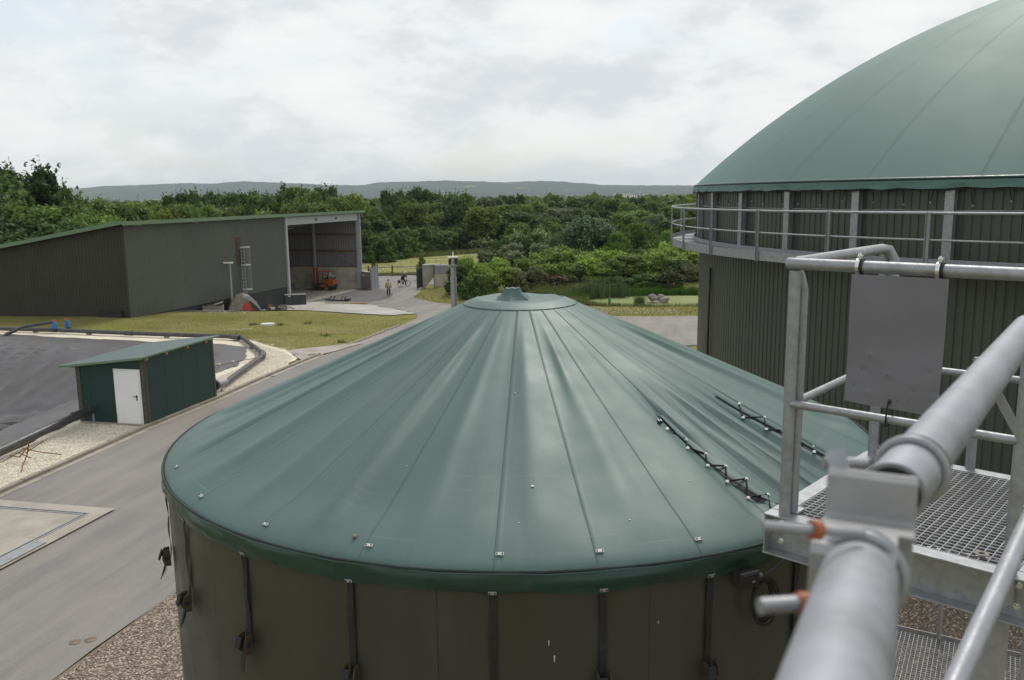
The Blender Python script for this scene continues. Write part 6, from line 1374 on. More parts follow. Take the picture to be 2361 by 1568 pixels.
for k in SHAPE: PROTO[k] = [make_proto(k, SHAPE[k], v) for v in range(NV[k])]
PLANTS = [(-50.3, 80, 12.6, 3.09, 'O'), (-49.6, 84, 13.0, 2.81, 'O'), (-49.4, 88, 13.7, 2.49, 'O'), (-43.7, 84, 11.8, 1.3, 'T'), (-51.4, 95, 11.3, 2.2, 'O'), (-45.7, 76, 10.3, 2.93, 'M'), (-42.7, 76, 9.7, 2.93, 'M'), (-40.6, 78, 9.7, 2.41, 'M'), (-45.3, 92, 10.9, 1.47, 'M'), (-41.0, 84, 9.5, 2.38, 'M'), (-80.3, 170, 10.5, 2.62, 'W'), (-43.0, 95, 9.6, 2.2, 'M'), (-43.0, 73, 8.6, 3.19, 'O'), (-38.9, 73, 8.4, 2.82, 'O'), (-38.1, 80, 8.5, 2.26, 'M'), (-39.7, 88, 8.5, 1.81, 'L'), (-45.1, 105, 9.9, 2.03, 'Y'), (-44.1, 108, 9.5, 2.08, 'Y'), (-53.4, 120, 9.7, 1.85, 'Y'), (-49.3, 125, 9.5, 2.25, 'M'), (-37.6, 76, 8.9, 1.76, 'M'), (-39.9, 70, 7.5, 2.88, 'O'), (-46.6, 74, 8.6, 2.29, 'O'), (-58.8, 150, 11.4, 1.85, 'O'), (-58.2, 155, 11.3, 1.68, 'W'), (-55.1, 152, 11.6, 1.64, 'O'), (-53.4, 140, 9.6, 2.16, 'M'), (-52.0, 145, 9.4, 2.61, 'M'), (-55.4, 165, 11.6, 1.44, 'O'), (-56.9, 175, 10.7, 2.25, 'W'), (-49.2, 160, 11.7, 1.81, 'O'), (-51.6, 150, 8.9, 2.7, 'W'), (-48.1, 150, 9.1, 2.32, 'Y'), (-45.1, 150, 9.2, 1.93, 'L'), (-43.8, 150, 10.9, 1.93, 'O'), (-46.1, 165, 11.1, 2.34, 'O'), (-44.8, 170, 12.9, 1.92, 'T'), (-40.8, 150, 10.3, 2.32, 'M'), (-39.4, 160, 12.4, 2.47, 'M'), (-35.4, 150, 11.4, 2.32, 'M'), (-35.8, 165, 12.3, 2.97, 'O'), (-35.3, 140, 9.6, 2.88, 'Y'), (-31.4, 140, 9.5, 2.88, 'M'), (-39.6, 135, 8.6, 2.43, 'L'), (-30.2, 150, 10.5, 1.93, 'M'), (-28.0, 150, 10.9, 2.78, 'Y'), (-32.0, 190, 8.7, 2.44, 'M'), (-31.0, 200, 7.7, 2.57, 'W'), (-24.9, 185, 11.9, 2.0, 'O'), (-20.9, 188, 12.4, 2.61, 'O'), (-22.1, 180, 10.0, 2.78, 'O'), (-17.0, 200, 10.9, 3.09, 'O'), (-12.4, 190, 10.9, 3.72, 'O'), (-17.5, 185, 9.0, 2.86, 'M'), (-9.3, 200, 9.8, 2.83, 'M'), (-4.6, 195, 9.7, 4.11, 'W'), (-1.2, 205, 10.2, 2.11, 'O'), (1.5, 210, 10.2, 2.59, 'O'), (-1.6, 190, 8.3, 3.42, 'M'), (5.8, 200, 8.8, 3.4, 'M'), (2.7, 185, 8.3, 2.38, 'M'), (12.9, 230, 9.9, 2.25, 'O'), (9.8, 225, 8.7, 2.9, 'O'), (14.7, 205, 9.1, 3.8, 'O'), (21.8, 230, 9.3, 2.6, 'O'), (24.0, 225, 9.1, 2.32, 'O'), (25.5, 210, 9.4, 4.32, 'M'), (33.6, 225, 9.2, 2.43, 'O'), (27.8, 200, 8.3, 3.09, 'M'), (34.2, 200, 8.5, 3.81, 'O'), (36.0, 190, 7.9, 2.93, 'M'), (53.0, 260, 9.4, 4.42, 'Y'), (44.0, 200, 7.7, 4.12, 'M'), (15.8, 190, 7.6, 2.93, 'M'), (18.1, 175, 7.2, 3.15, 'O'), (26.8, 180, 6.7, 3.71, 'M'), (10.9, 190, 7.4, 3.42, 'W'), (29.1, 170, 6.3, 2.1, 'W'), (22.1, 165, 6.6, 2.55, 'M'), (-24.6, 148, 7.5, 3.43, 'M'), (-24.4, 165, 8.2, 2.12, 'M'), (-25.5, 140, 6.6, 2.52, 'O'), (-18.3, 160, 9.0, 2.72, 'Y'), (-21.6, 165, 6.3, 2.55, 'O'), (-15.1, 168, 7.0, 3.03, 'Y'), (-10.8, 165, 8.3, 2.21, 'O'), (-5.4, 160, 8.1, 3.46, 'Y'), (0.2, 170, 7.1, 3.5, 'O'), (4.6, 170, 6.5, 3.06, 'O'), (-8.6, 165, 5.7, 2.55, 'M'), (-2.3, 165, 5.7, 2.55, 'O'), (-15.5, 158, 4.8, 2.44, 'M'), (7.4, 165, 6.0, 2.55, 'O'), (28.5, 150, 5.7, 2.7, 'O'), (32.3, 150, 6.0, 2.32, 'M'), (-22.9, 135, 4.7, 2.08, 'B'), (-20.6, 133, 3.9, 2.05, 'B'), (-19.5, 140, 4.4, 2.16, 'B'), (-18.1, 146, 4.4, 2.25, 'B'), (-16.3, 150, 4.3, 2.32, 'B'), (-14.3, 153, 3.8, 2.36, 'B'), (-12.1, 156, 4.0, 2.41, 'M'), (-10.4, 160, 4.0, 2.06, 'B'), (-8.1, 163, 3.3, 2.1, 'B'), (-6.2, 166, 2.3, 1.71, 'B'), (-2.3, 166, 2.3, 2.14, 'B'), (-22.7, 150, 5.2, 2.32, 'M'), (-18.5, 160, 5.6, 2.47, 'M'), (-11.5, 165, 4.9, 2.12, 'M'), (-6.8, 160, 1.4, 1.24, 'B'), (-4.9, 155, 2.7, 2.15, 'H'), (1.4, 128, 5.2, 2.11, 'H'), (4.6, 130, 5.6, 1.61, 'H'), (1.2, 150, 5.4, 2.16, 'M'), (7.0, 150, 5.6, 2.16, 'M'), (3.0, 125, 4.2, 1.93, 'B'), (-0.9, 140, 3.3, 1.59, 'B'), (0.1, 122, 3.4, 1.88, 'W'), (4.1, 118, 3.6, 1.67, 'W'), (6.6, 120, 5.0, 1.24, 'H'), (10.6, 112, 7.7, 4.32, 'D'), (6.9, 110, 4.9, 1.98, 'D'), (17.0, 110, 6.1, 3.11, 'G'), (20.5, 112, 5.3, 2.02, 'G'), (13.4, 106, 4.4, 1.91, 'G'), (-4.7, 88, 3.0, 1.36, 'L'), (-5.3, 85, 3.0, 1.31, 'B'), (-2.8, 95, 2.6, 1.12, 'W'), (-3.0, 86, 2.6, 1.55, 'L'), (-1.3, 90, 2.3, 1.53, 'L'), (0.3, 93, 2.6, 1.2, 'W'), (1.7, 90, 2.1, 1.39, 'L'), (-0.6, 84, 2.6, 1.21, 'Y'), (-2.1, 82, 2.5, 1.06, 'Y'), (-3.7, 82, 2.5, 1.27, 'B'), (3.5, 96, 2.4, 1.38, 'L'), (5.5, 95, 3.1, 1.56, 'F'), (7.3, 97, 2.7, 1.5, 'L'), (0.7, 84, 2.5, 0.99, 'R'), (2.4, 86, 2.2, 1.24, 'R'), (3.9, 88, 2.0, 1.36, 'L'), (5.5, 88, 2.2, 1.36, 'L'), (8.6, 95, 2.3, 1.47, 'L'), (7.6, 89, 1.7, 1.37, 'Y'), (10.2, 94, 1.9, 1.6, 'L'), (10.0, 88, 1.6, 1.59, 'L'), (12.8, 95, 2.3, 1.61, 'L'), (12.4, 89, 1.7, 1.51, 'Y'), (15.5, 97, 2.5, 1.75, 'L'), (14.9, 90, 1.7, 1.62, 'L'), (17.9, 98, 3.3, 1.66, 'L'), (17.4, 91, 2.0, 1.55, 'Y'), (19.7, 97, 3.1, 1.5, 'L'), (18.6, 88, 2.0, 1.36, 'R'), (16.0, 85, 2.0, 1.31, 'R'), (21.8, 95, 2.7, 1.71, 'L'), (20.4, 88, 1.6, 1.36, 'R'), (4.7, 86, 1.3, 1.33, 'P'), (3.2, 86, 1.0, 1.11, 'P'), (6.4, 88, 0.9, 1.13, 'P'), (13.4, 86, 1.3, 1.33, 'B'), (11.1, 86, 1.0, 1.33, 'B'), (14.7, 86, 1.2, 1.11, 'L'), (-17.6, 108, 3.4, 0.33, 'S'), (-11.0, 104, 3.3, 0.64, 'S')]
NAME = dict(O='oak_tree', M='broadleaf_tree', Y='young_tree', W='willow_tree', T='spire_tree', H='hawthorn_shrub', B='hedge_shrub', D='dark_shrub', G='bright_shrub', L='light_shrub', F='elder_shrub', R='rose_shrub', P='purple_shrub', S='sapling')
DESC = dict(O='dark green round tree', M='mid green round tree', Y='yellow green tree', W='grey green soft tree', T='narrow pointed tree', H='hawthorn shrub in white blossom', B='dark hedge shrub', D='dusky dark shrub', G='bright green leafy shrub', L='light yellow green shrub', F='shrub with white flower heads', R='rose shrub with pink flowers', P='low purple brown shrub', S='slim young tree')
ORD = ['first','second','third','fourth','fifth','sixth','seventh','eighth','ninth','tenth','eleventh','twelfth','thirteenth','fourteenth','fifteenth','sixteenth','seventeenth','eighteenth','nineteenth','twentieth','twenty-first','twenty-second','twenty-third','twenty-fourth','twenty-fifth','twenty-sixth','twenty-seventh','twenty-eighth','twenty-ninth','thirtieth','thirty-first','thirty-second','thirty-third','thirty-fourth','thirty-fifth','thirty-sixth','thirty-seventh','thirty-eighth']
def zone(x, y, k):
    s = x/y
    if k == 'S': return 'behind the entrance gate'
    if y < 100 and x > -10: return 'on the bank behind the pond'
    if y < 118 and x > 0: return 'behind the bank shrubs'
    if s < -.36: return 'behind the barn gable' if y < 100 else 'in the wood over the gable'
    if s < -.19: return 'in the wood over the barn roof' if y > 152 else 'just behind the barn roof'
    if y > 178: return 'in the back row of the wood'
    if y < 130: return 'beside the meadow'
    return 'along the meadow edge'
used = set(); cnt = {}
# a second rank fills the hedge behind the pond
for i in range(26):
    x = 4.2+i*.72+random.uniform(-.3, .3); y = 93+4*math.sin(i*1.9)+random.uniform(-1, 1); PLANTS.append((round(x, 1), y, random.uniform(2.0, 2.9), random.uniform(1.2, 1.7), 'LLYLB'[i % 5]))
rows_ = sorted(PLANTS, key=lambda p: p[0]/p[1])
tot = {}
for x, y, h, r, k in rows_: tot[(k, zone(x, y, k))] = tot.get((k, zone(x, y, k)), 0)+1
for x, y, h, r, k in rows_:
    zn = zone(x, y, k); key = (k, zn); i = cnt.get(key, 0); cnt[key] = i+1
    v = rngp.randrange(NV[k]); src = PROTO[k][v]
    zb = G0(x, y)-.05; H = h*1.0; rad = r*1.15; Rn, Hn = NOM[SHAPE[k]]
    if SHAPE[k] == 'round': rad = max(rad, h*.27)
    if k == 'B' and y > 120: H *= 1.15; rad *= 1.25
    scl = (rad/Rn, rad/Rn, H/Hn)
    if (k, v) not in used:
        root = src; used.add((k, v)); root.name = NAME[k]
        root.location = (x, y, zb); root.rotation_euler = (0, 0, rngp.uniform(0, 6.28)); root.scale = scl
    else: root = copy_tree(src, (x, y, zb), rngp.uniform(0, 6.28), scl); root.name = NAME[k]
    root['category'] = 'shrub' if SHAPE[k] in ('bush', 'big') else 'tree'
    n_ = tot[key]; lab = DESC[k]+' '+zn
    if n_ > 1: lab += (', leftmost such' if i == 0 else ', rightmost such' if i == n_-1 else ', '+ORD[i]+' from the left')
    root['label'] = lab
    root['group'] = ('shrubs ' if SHAPE[k] in ('bush', 'big') else 'trees ')+zn
for k in PROTO:
    for v, root in enumerate(PROTO[k]):
        if (k, v) not in used:
            for c in list(root.children): bpy.data.objects.remove(c)
            bpy.data.objects.remove(root)
# a tuft of rushes beside the rocks
rc = Vector((11.55, 75.3, -2.15))
rush = thing('rush_clump', rc, 'round tuft of dark green rushes left of the pond rocks', 'grass clump')
o = blades('rush_blades', [(rc.x+random.gauss(0,.22), rc.y+random.gauss(0,.22), 0) for _ in range(500)], .6, 1.15, .010, M['reed'], lean=.75)
o.data.transform(Matrix.Translation((-rc.x, -rc.y, 0))); o.parent = rush; del o['kind']
# weeds on the lawn
for k, (x, y, lab) in enumerate([(-17.2,55.5,'small weed tuft left of the lawn shaft cover'),(-15.4,55.4,'small weed tuft right of the lawn shaft cover'),(-13.9,56.6,'taller weed tuft behind the lawn shaft cover'),(-11.4,51.0,'weed tuft in the middle of the lawn'),(-16.6,50.2,'weed tuft at the gravel edge of the lawn'),(-9.9,48.2,'weed tuft at the roadside corner of the lawn')]):
    c = Vector((x, y, G0(x, y))); o = blades('weed_tuft', [(random.gauss(0,.16), random.gauss(0,.12), 0) for _ in range(70)], .06, .22, .02, M['blade_long'], lean=.9); o.location = c; del o['kind']; tag(o, lab, 'weed')
# ------------------------------------------------------------------ distance: wood, hills, town
def far_wood(name, rows_f, mat, seed):
    rng = np.random.RandomState(seed); P_ = []; S_ = []
    for y0, y1, x0k, x1k, n, hmin, hmax in rows_f:
        for i in range(n):
            y = rng.uniform(y0, y1); x = y*rng.uniform(x0k, x1k); h = rng.uniform(hmin, hmax); zb = G0(x, y); k = 26
            d = rng.normal(size=(k, 3)); d /= np.linalg.norm(d, axis=1)[:, None]; d[:, 2] = np.abs(d[:, 2])
            rad = h*rng.uniform(.28, .42); q = np.array([x, y, zb+h*.5])+d*np.array([rad, rad, h*.5])*rng.uniform(.75, 1.1, (k, 1)); P_.append(q); S_.append(np.full(k, h*.15))
    p = np.concatenate(P_); s = np.concatenate(S_)*rng.uniform(.7, 1.3, len(p)); n = len(p)
    nrm = rng.normal(size=(n, 3))*.5+np.array([0, -.5, .6]); nrm /= np.linalg.norm(nrm, axis=1)[:, None]; t = np.cross(nrm, rng.normal(size=(n, 3))); t /= np.linalg.norm(t, axis=1)[:, None]; b_ = np.cross(nrm, t)
    t, b_ = t*s[:, None], b_*s[:, None]
    v = np.stack([p-t, p+b_, p+t*1.1, p-b_], 1).reshape(-1, 3); i = np.arange(n)*4
    return mesh_np(name, v, np.stack([i, i+1, i+2, i+3], 1), mat, kind='stuff')
far_wood('far_wood', [(230, 330, -.50, .36, 700, 6, 9.5), (330, 600, -.58, .40, 1100, 5, 8), (600, 1250, -.62, .42, 2000, 3.5, 6)], LEAF['M'], 3)
far_wood('plain_wood', [(1550, 2500, -.64, .44, 2200, 4, 7.5), (2900, 4600, -.66, .46, 2400, 8, 14)], LEAF['O'], 4)
M['hill'] = pm('wooded_hill', (0.022, 0.034, 0.026), rough=1.0, var=0.35, sc=0.006, fine=0.35, bsc=0.03, spec=0.0)
M['hill_field'] = pm('hill_meadow', (0.16, 0.17, 0.07), rough=1.0, var=0.2, sc=0.01, spec=0.0)
RIDGE = [(-9000,60),(-6000,75),(-3754,84),(-3071,86),(-2811,103),(-2568,107),(-2294,115),(-2113,110),(-1869,122),(-1687,114),(-1506,106),(-1264,91),(-1051,86),(-899,105),(-656,108),(-474,112),(-231,103),(-49,95),(194,101),(346,96),(498,82),(680,68),(984,61),(1288,58),(1592,48),(3000,60),(6000,60),(9000,50)]
def ridge(x):
    for (x0, z0), (x1, z1) in zip(RIDGE[:-1], RIDGE[1:]):
        if x0 <= x <= x1: return mix(z0, z1, sm(x0, x1, x))
    return 50
xs = axis([(-8000,-4200,200),(-4200,2600,22),(2600,7000,200)]); rows = []
for k, (y, f) in enumerate([(4550,0),(4750,.10),(4900,.20),(5050,.30),(5200,.42),(5350,.54),(5500,.64),(5600,.70),(5700,.78),(5800,.86),(5880,.93),(5940,.97),(6000,1.0),(6080,.97),(6300,.8),(7200,0)]):
    r_ = []
    for x in xs:
        u = noise.noise(Vector((x*.0016, y*.0022, 3.0)))*.5+noise.noise(Vector((x*.0045, y*.005, 9.0)))*.2
        z = -12+(ridge(x)+12)*min(1.0, max(0, f*(1+.35*u*(1-f))))*(1.0 if f < .999 else 1.0)
        if f > .15: z += random.uniform(0, 3.5)+2.5*noise.noise(Vector((x*.02, y*.02, 1)))
        r_.append((x*y/6000.0 if y <= 6000 else x, y, z))
    rows.append(r_)
MB().grid(rows).build('hills', M['hill'], kind='structure', smooth=True, fix=False)
# meadows on the slopes, laid as low terraces
def hillz(x, y):
    best = -12; 
    for a, b in zip(rows[:-1], rows[1:]):
        if a[0][1] <= y <= b[0][1]:
            t = (y-a[0][1])/(b[0][1]-a[0][1]); xx = x*6000/y if y < 6000 else x
            j = min(range(0, len(xs)), key=lambda q: abs(xs[q]-xx)); return mix(a[j][2], b[j][2], t)
    return best
for k, (x0, x1, y0, y1) in enumerate([(-300,-210,5350,5480),(-40,20,5700,5790),(20,110,5230,5330),(-2050,-1850,4700,4760),(330,400,5150,5210)]):
    st = 4; g_ = []
    for i in range(st+1):
        y = mix(y0, y1, i/st); w_ = .6+.4*math.sin(math.pi*(i+.6)/(st+1.2)); xm = (x0+x1)/2
        g_.append([(xm+(x1-x0)/2*w_*(j/3-1)+14*math.sin(i*2+k), y, hillz(xm, y)+7) for j in range(7)])
    MB().grid(g_).build('hill_meadow', M['hill_field'], kind='structure', fix=False)
M['render_white'] = pm('pale_render', (0.72, 0.71, 0.68), rough=0.8, var=0.06, sc=0.2); M['roof_grey'] = pm('grey_flat_roof', (0.34, 0.35, 0.37), rough=0.7, sc=.2); M['roof_red'] = pm('red_tiles', (0.30, 0.11, 0.07), rough=0.8, sc=.3); M['win_band'] = pm('window_band', (0.07, 0.09, 0.11), rough=.25, sc=.2)
def building(x, y, ztop, w_, h, label, red=False, floors=2, steps=None):
    zb = G0(x, y)-2; b_ = thing('town_building', (x, y, zb), label, 'building', 'white buildings of the far town'); d = max(8, w_*.5)
    for i, (u0, u1, hh) in enumerate(steps or [(-.5, .5, 1.0)]):
        zt_ = ztop-h*(1-hh)
        MB().bx(x+w_*u0, y-d/2, zb, x+w_*u1, y+d/2, zt_).build('wall', M['render_white'], b_)
        if red:
            MB().prism([(w_*u0-.5, zt_), (w_*u1+.5, zt_), (w_*(u0+u1)/2, zt_+w_*.28)], Vector((x, y, 0)), Vector((1,0,0)), ZV, Vector((0,1,0)), -d/2-.4, d/2+.4).build('roof', M['roof_red'], b_)
        else: MB().bx(x+w_*u0-.3, y-d/2-.3, zt_+.003, x+w_*u1+.3, y+d/2+.3, zt_+.5).build('roof', M['roof_grey'], b_)
        fh = h*hh/floors
        for f in range(floors):
            nw = max(2, int(w_*(u1-u0)/5.5))
            for j in range(nw):
                xa = x+w_*mix(u0, u1, (j+.22)/nw); xb = x+w_*mix(u0, u1, (j+.78)/nw)
                MB().bx(xa, y-d/2-.12, zt_-fh*f-fh*.75, xb, y-d/2-.02, zt_-fh*f-fh*.28).build('window', M['win_band'], b_)
for x, y, zt_, w_, h, lab, red, fl, stp in [
 (54,1500,-.6,27,7.5,'wide white two storey block in front of the hill, left of the bushes',False,2,[(-.5,-.2,.75),(-.19,.35,1.0),(.36,.5,.8)]),
 (118,1300,-1.6,22,5.5,'low white hall with a flat roof above the wood',False,1,None),(91,1400,-2.6,17,5,'long low grey hall left of the white hall',False,1,None),(141,1300,-1.5,8,5,'small white hall right of the low white hall',False,1,None),
 (358,2600,5.4,50,10.5,'very wide white factory hall below the hill',False,2,[(-.5,.1,1.0),(.105,.5,.86)]),(164,2200,4.4,12,10,'narrow tall white block in the far town',False,3,None),(445,2800,6,18,9,'pale block right of the white factory',False,2,None),
 (553,3000,6.4,22,9,'pale block near the walkway, far town',False,2,None),(-19,1400,-1.4,15,4,'flat white shed roof above the grey green tree',False,1,None),(-1,1400,-2.4,10,3.6,'small white shed right of the flat shed roof',False,1,None),(28,1500,-1.2,7,6,'red and white house at the town edge',True,1,None),(117,2600,-3.4,28,5,'long pale hall in the middle of the far town',False,1,None)]:
    building(x, y, zt_, w_, h, lab, red, fl, stp)
# scattered houses at the foot of the hills: too many and too small to count, one settlement
st_ = MB(); rngh = random.Random(4)
for i in range(70):
    y = rngh.uniform(4400, 5300); c_ = rngh.choice([-40, 60, 150, 330, 700, 820, 900, -330]); x = rngh.gauss(c_, 75)*y/5000; z = max(hillz(x, y), -12) if y > 4550 else -11; w_ = rngh.uniform(4, 10); h = rngh.uniform(1, 4)
    st_.bx(x-w_/2, y-5, z-4, x+w_/2, y+5, z+h+4)
st_.build('far_settlement', M['roof_grey'], kind='stuff')
chx = Vector((-306, 900, -11)); cs = thing('factory_chimney', chx, 'slim white chimney rising above the wood over the barn roof', 'chimney'); MB().tube([chx, chx+ZV*18.6], [.95,.75], 10).build('shaft', M['render_white'], cs, smooth=True); MB().lathe([(.8,0),(.85,.3),(.8,.6)], chx+ZV*18.3, 10).build('rim', M['roof_grey'], cs)
crn = Vector((660, 3200, -12)); cn = thing('tower_crane', crn, 'orange tower crane standing over the far town at right', 'crane')
M['crane'] = pm('crane_orange', (0.48, 0.20, 0.07), rough=.6, sc=.5)
for dx in (-1, 1): MB().bar(crn+Vector((dx,0,0)), crn+Vector((dx,0,30)), .8,.8).build('mast_leg', M['crane'], cn)
for i in range(7): MB().bar(crn+Vector((-1,0,4*i)), crn+Vector((1,0,4*i+4)), .5,.5).build('mast_lattice', M['crane'], cn)
MB().bar(crn+Vector((-24,0,29)), crn+Vector((8,0,30)), 1.0, 1.6).build('jib', M['crane'], cn); MB().box(crn+Vector((7,0,27.5)), (4,2,3)).build('counterweight', M['roof_grey'], cn)
msx = Vector((-2000, 5990, 116)); ms_ = thing('radio_mast', msx, 'thin radio mast on the crest of the left hill', 'mast'); MB().tube([msx, msx+ZV*20], [1.6,.6], 6).build('pole', M['roof_grey'], ms_); MB().box(msx+ZV*17, (5,5,2.5)).build('antenna_deck', M['roof_grey'], ms_)
# haze in the air
hz = MB().bx(-9500, -290, -16, 9500, 8950, 165).build('haze', None, kind='stuff')
m = bpy.data.materials.new('haze_air'); m.use_nodes = True; t = m.node_tree
for n in list(t.nodes): t.nodes.remove(n)
o_ = t.nodes.new('ShaderNodeOutputMaterial'); pv = t.nodes.new('ShaderNodeVolumePrincipled'); pv.inputs['Color'].default_value = (0.80, 0.90, 1.0, 1); pv.inputs['Density'].default_value = 9.0e-5
t.links.new(pv.outputs[0], o_.inputs['Volume']); hz.data.materials.append(m)
# ------------------------------------------------------------------ people and bicycle
M['skin'] = pm('skin', (0.42, 0.24, 0.17), rough=.6, sc=8); M['jacket'] = pm('beige_jacket', (0.42, 0.34, 0.22), rough=.85, sc=6, var=.12); M['trousers'] = pm('dark_trousers', (0.030, 0.028, 0.032), rough=.85, sc=6); M['dark_coat'] = pm('black_jacket', (0.020, 0.021, 0.027), rough=.8, sc=6); M['hair'] = pm('brown_grey_hair', (0.12, 0.085, 0.06), rough=.8, sc=30); M['helmet'] = pm('white_helmet', (0.72, 0.73, 0.74), rough=.35, sc=6)
def skin_body(name, verts, edges, radii, mat, parent, root=0, sub=1):
    org = wl(parent); me = bpy.data.meshes.new(name); me.from_pydata([tuple(Vector(v)) for v in verts], edges, []); o = bpy.data.objects.new(name, me); COL.objects.link(o); o.parent = parent; me.materials.append(mat)
    md = o.modifiers.new('skin', 'SKIN'); md.use_smooth_shade = True
    for i, r in enumerate(radii):
        s = me.skin_vertices[0].data[i]; s.radius = (r, r) if isinstance(r, (int, float)) else r; s.use_root = (i == root)
    sb_ = o.modifiers.new('subsurf', 'SUBSURF'); sb_.levels = sub; sb_.render_levels = sub; WL[o.name] = org; return o
def person(loc, rz, pose, label, coat, legs, helmet=False):
    t_ = thing('person', loc, label, 'person'); t_.rotation_euler = (0, 0, rz)
    P = pose
    # one continuous body from head to toes and fingertips
    names = ['pelvis','waist','chest','neck','head','top','shL','elL','wrL','haL','shR','elR','wrR','haR','hipL','knL','anL','toL','hipR','knR','anR','toR']
    ix = {n: i for i, n in enumerate(names)}
    ed = [('pelvis','waist'),('waist','chest'),('chest','neck'),('neck','head'),('head','top'),('chest','shL'),('shL','elL'),('elL','wrL'),('wrL','haL'),('chest','shR'),('shR','elR'),('elR','wrR'),('wrR','haR'),('pelvis','hipL'),('hipL','knL'),('knL','anL'),('anL','toL'),('pelvis','hipR'),('hipR','knR'),('knR','anR'),('anR','toR')]
    rad = dict(pelvis=(.15,.11),waist=(.14,.10),chest=(.17,.115),neck=.055,head=(.075,.095),top=.06,shL=.065,elL=.045,wrL=.03,haL=.03,shR=.065,elR=.045,wrR=.03,haR=.03,hipL=.085,knL=.06,anL=.042,toL=.035,hipR=.085,knR=.06,anR=.042,toR=.035)
    body = skin_body('body', [P[n] for n in names], [(ix[a], ix[b]) for a, b in ed], [rad[n] for n in names], M['skin'], t_)
    cn_ = ['pelvis','waist','chest','shL','elL','wrL','shR','elR','wrR']; cx_ = {n: i for i, n in enumerate(cn_)}; low = Vector(P['pelvis'])-Vector((0,0,.10))
    vs = [P[n] for n in cn_]+[tuple(low)]
    skin_body('jacket', vs, [(0,1),(1,2),(2,3),(3,4),(4,5),(2,6),(6,7),(7,8),(0,9)], [(.20,.155),(.19,.15),(.20,.15),.10,.075,.055,.10,.075,.055,(.205,.16)], coat, t_)
    ln = ['pelvis','hipL','knL','anL','hipR','knR','anR']; skin_body('trousers', [P[n] for n in ln], [(0,1),(1,2),(2,3),(0,4),(4,5),(5,6)], [(.16,.12),.105,.082,.07,.105,.082,.07], legs, t_)
    for s in 'LR':
        a_, b_ = Vector(P['an'+s]), Vector(P['to'+s]); MB_ = MB().tube([a_+Vector((0,0,-.01))+wl(t_)-(b_-a_)*.35, a_+wl(t_)+Vector((0,0,-.03)), b_+wl(t_)], [.05,.055,.04], 8); MB_.build('shoe', M['rubber'], t_, smooth=True)
    hd_ = Vector(P['head'])+wl(t_); h = MB()
    h.lathe([(0,.155),(.06,.145),(.095,.10),(.108,.04),(.102,-.01)] if helmet else [(0,.125),(.05,.118),(.08,.085),(.09,.03),(.085,-.02)], hd_+Vector((0,0.0,.01)), 12); h.build('helmet' if helmet else 'hair', M['helmet'] if helmet else M['hair'], t_, smooth=True)
    fdir = Vector(P['face']); sd = Vector((fdir.y, -fdir.x, 0))
    f = MB()
    MB().lathe([(0,.028),(.014,.0)], hd_+fdir*.092-Vector((0,0,.02)), 6, axis=(sd, Vector((0,0,1)), fdir)).build('nose', M['skin'], t_)
    for q in (-.033,.033): MB().lathe([(0,.006),(.010,.0)], hd_+fdir*.088+sd*q+Vector((0,0,.012)), 6, axis=(sd, Vector((0,0,1)), fdir)).build('eye', M['hair'], t_); MB().lathe([(0,.015),(.02,.0)], hd_+sd*(q*2.7), 6, axis=(fdir, Vector((0,0,1)), sd*(1 if q > 0 else -1))).build('ear', M['skin'], t_)
    MB().box(hd_+fdir*.088-Vector((0,0,.055)), (.045,.008,.010), (sd, fdir, Vector((0,0,1)))).build('mouth', M['red'], t_)
    for s in 'LR':
        ha, wr = Vector(P['ha'+s])+wl(t_), Vector(P['wr'+s])+wl(t_); d = (ha-wr).normalized(); o1 = d.cross(Vector((0,1,0)) if abs(d.y) < .9 else Vector((1,0,0))).normalized(); o2 = d.cross(o1)
        for k, (q, L_) in enumerate(((-.024,.05),(-.008,.065),(.008,.062),(.024,.045))):
            MB().tube([ha+o2*q, ha+o2*q+d*L_*.55, ha+o2*q+d*L_*.85+o1*.02], [.010,.009,.007], 5).build('finger', M['skin'], t_, smooth=True)
        MB().tube([ha-d*.03+o2*.03, ha+o2*.05, ha+o2*.052+d*.025], [.010,.010,.008], 5).build('thumb', M['skin'], t_, smooth=True)
    return t_
gm = G0(-12.63, 86.3)+.06
walk = dict(pelvis=(0,0,.92),waist=(0,.0,1.08),chest=(0,.01,1.33),neck=(0,.02,1.49),head=(0,.03,1.62),top=(0,.035,1.70),shL=(-.19,.01,1.40),elL=(-.27,-.02,1.13),wrL=(-.29,.06,.90),haL=(-.29,.08,.82),shR=(.19,.01,1.40),elR=(.27,-.06,1.14),wrR=(.29,-.02,.90),haR=(.29,.01,.82),hipL=(-.10,0,.86),knL=(-.11,.06,.47),anL=(-.10,.02,.09),toL=(-.11,.16,.04),hipR=(.10,0,.86),knR=(.11,.10,.48),anR=(.10,-.10,.12),toR=(.12,.04,.04),face=(0,1,0))
person((-12.63, 86.3, gm), 0.1, walk, 'person in a beige jacket and dark trousers walking away towards the gate', M['jacket'], M['trousers'])
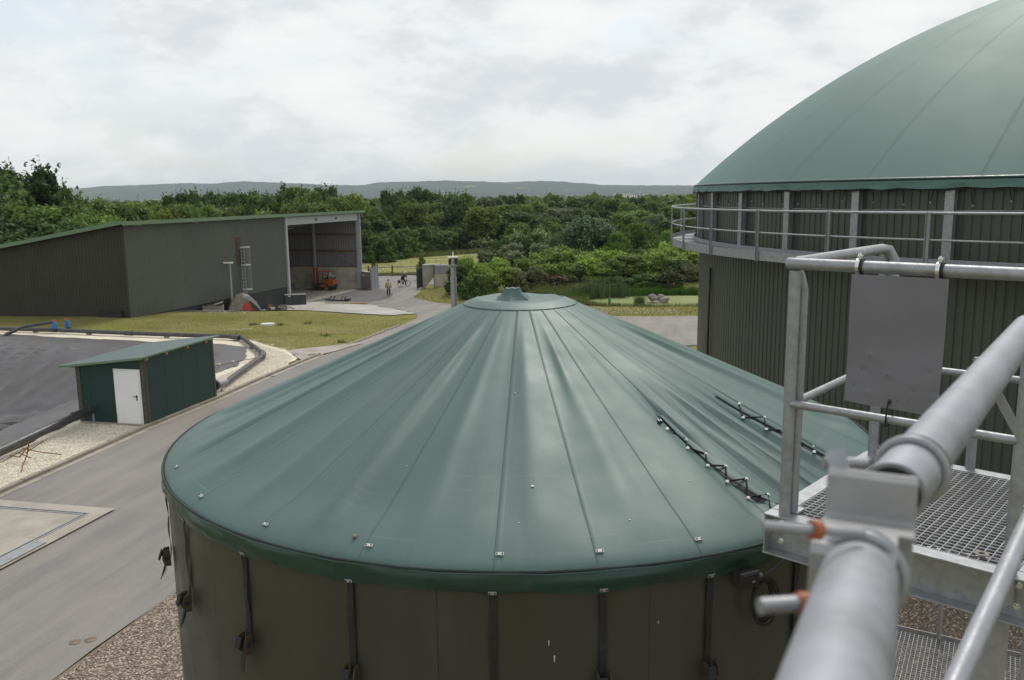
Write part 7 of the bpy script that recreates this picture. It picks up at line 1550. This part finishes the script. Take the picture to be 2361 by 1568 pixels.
# cyclist: rides to the right and slightly away
cl = Vector((-12.25, 95.9, -2.36)); crz = R(-8)
bike = thing('bicycle', cl, 'small dark bicycle ridden on the road in the gateway', 'bicycle')
def bq_(x, y, z): return cl+Vector((x, y, z))
for x in (-.50, .50):
    w_ = MB().tube([bq_(x+.33*math.cos(t), 0, .34+.33*math.sin(t)) for t in [2*math.pi*i/28 for i in range(28)]], .022, 6, closed=True).build('tyre', M['rubber'], bike, smooth=True)
    MB().tube([bq_(x+.305*math.cos(t), 0, .34+.305*math.sin(t)) for t in [2*math.pi*i/24 for i in range(24)]], .010, 5, closed=True).build('rim', M['galv'], w_)
    for t in [2*math.pi*i/14 for i in range(14)]: MB().bar(bq_(x,0,.34), bq_(x+.3*math.cos(t),0,.34+.3*math.sin(t)), .004,.004).build('spoke', M['galv'], w_)
for a_, b_ in (((-.50,0,.34),(-.02,0,.30)), ((-.02,0,.30),(-.16,0,.80)), ((-.16,0,.76),(.36,0,.82)), ((-.02,0,.30),(.38,0,.74)), ((-.50,0,.34),(-.15,0,.74)), ((.34,0,.92),(.50,0,.34))): MB().tube([bq_(*a_), bq_(*b_)], .019, 6).build('frame_tube', M['red'] if a_[2] > .9 else M['black'], bike)
MB().tube([bq_(.33,-.26,1.03), bq_(.38,-.1,1.0), bq_(.34,0,.98), bq_(.38,.1,1.0), bq_(.33,.26,1.03)], .014, 6).build('handlebar', M['galv'], bike); MB().box(bq_(-.18,0,.86), (.26,.15,.06)).build('saddle', M['black'], bike, bevel=.02)
MB().tube([bq_(-.02,-.1,.30), bq_(.12,-.12,.22)], .015, 5).build('crank', M['galv'], bike); MB().tube([bq_(-.02,.1,.30), bq_(-.16,.12,.38)], .015, 5).build('crank', M['galv'], bike)
MB().box(bq_(-.58,0,.76), (.36,.14,.02)).build('luggage_rack', M['black'], bike); MB().box(bq_(-.58,.10,.58), (.30,.10,.30)).build('pannier', M['black'], bike, bevel=.02)
bike.rotation_euler = (0, 0, R(35))
ride = dict(pelvis=(-.17,0,.93),waist=(-.13,0,1.08),chest=(-.02,0,1.30),neck=(.05,0,1.43),head=(.09,0,1.54),top=(.10,0,1.62),shL=(-.01,.18,1.36),elL=(.16,.25,1.18),wrL=(.30,.25,1.06),haL=(.34,.25,1.03),shR=(-.01,-.18,1.36),elR=(.16,-.25,1.18),wrR=(.30,-.25,1.06),haR=(.34,-.25,1.03),hipL=(-.14,.09,.90),knL=(.20,.11,.68),anL=(-.13,.12,.42),toL=(.0,.12,.38),hipR=(-.14,-.09,.90),knR=(.22,-.11,.56),anR=(.10,-.12,.26),toR=(.22,-.12,.22),face=(1,0,0))
person(tuple(cl), R(35), ride, 'person in a black jacket and white helmet riding the bicycle', M['dark_coat'], M['trousers'], helmet=True)
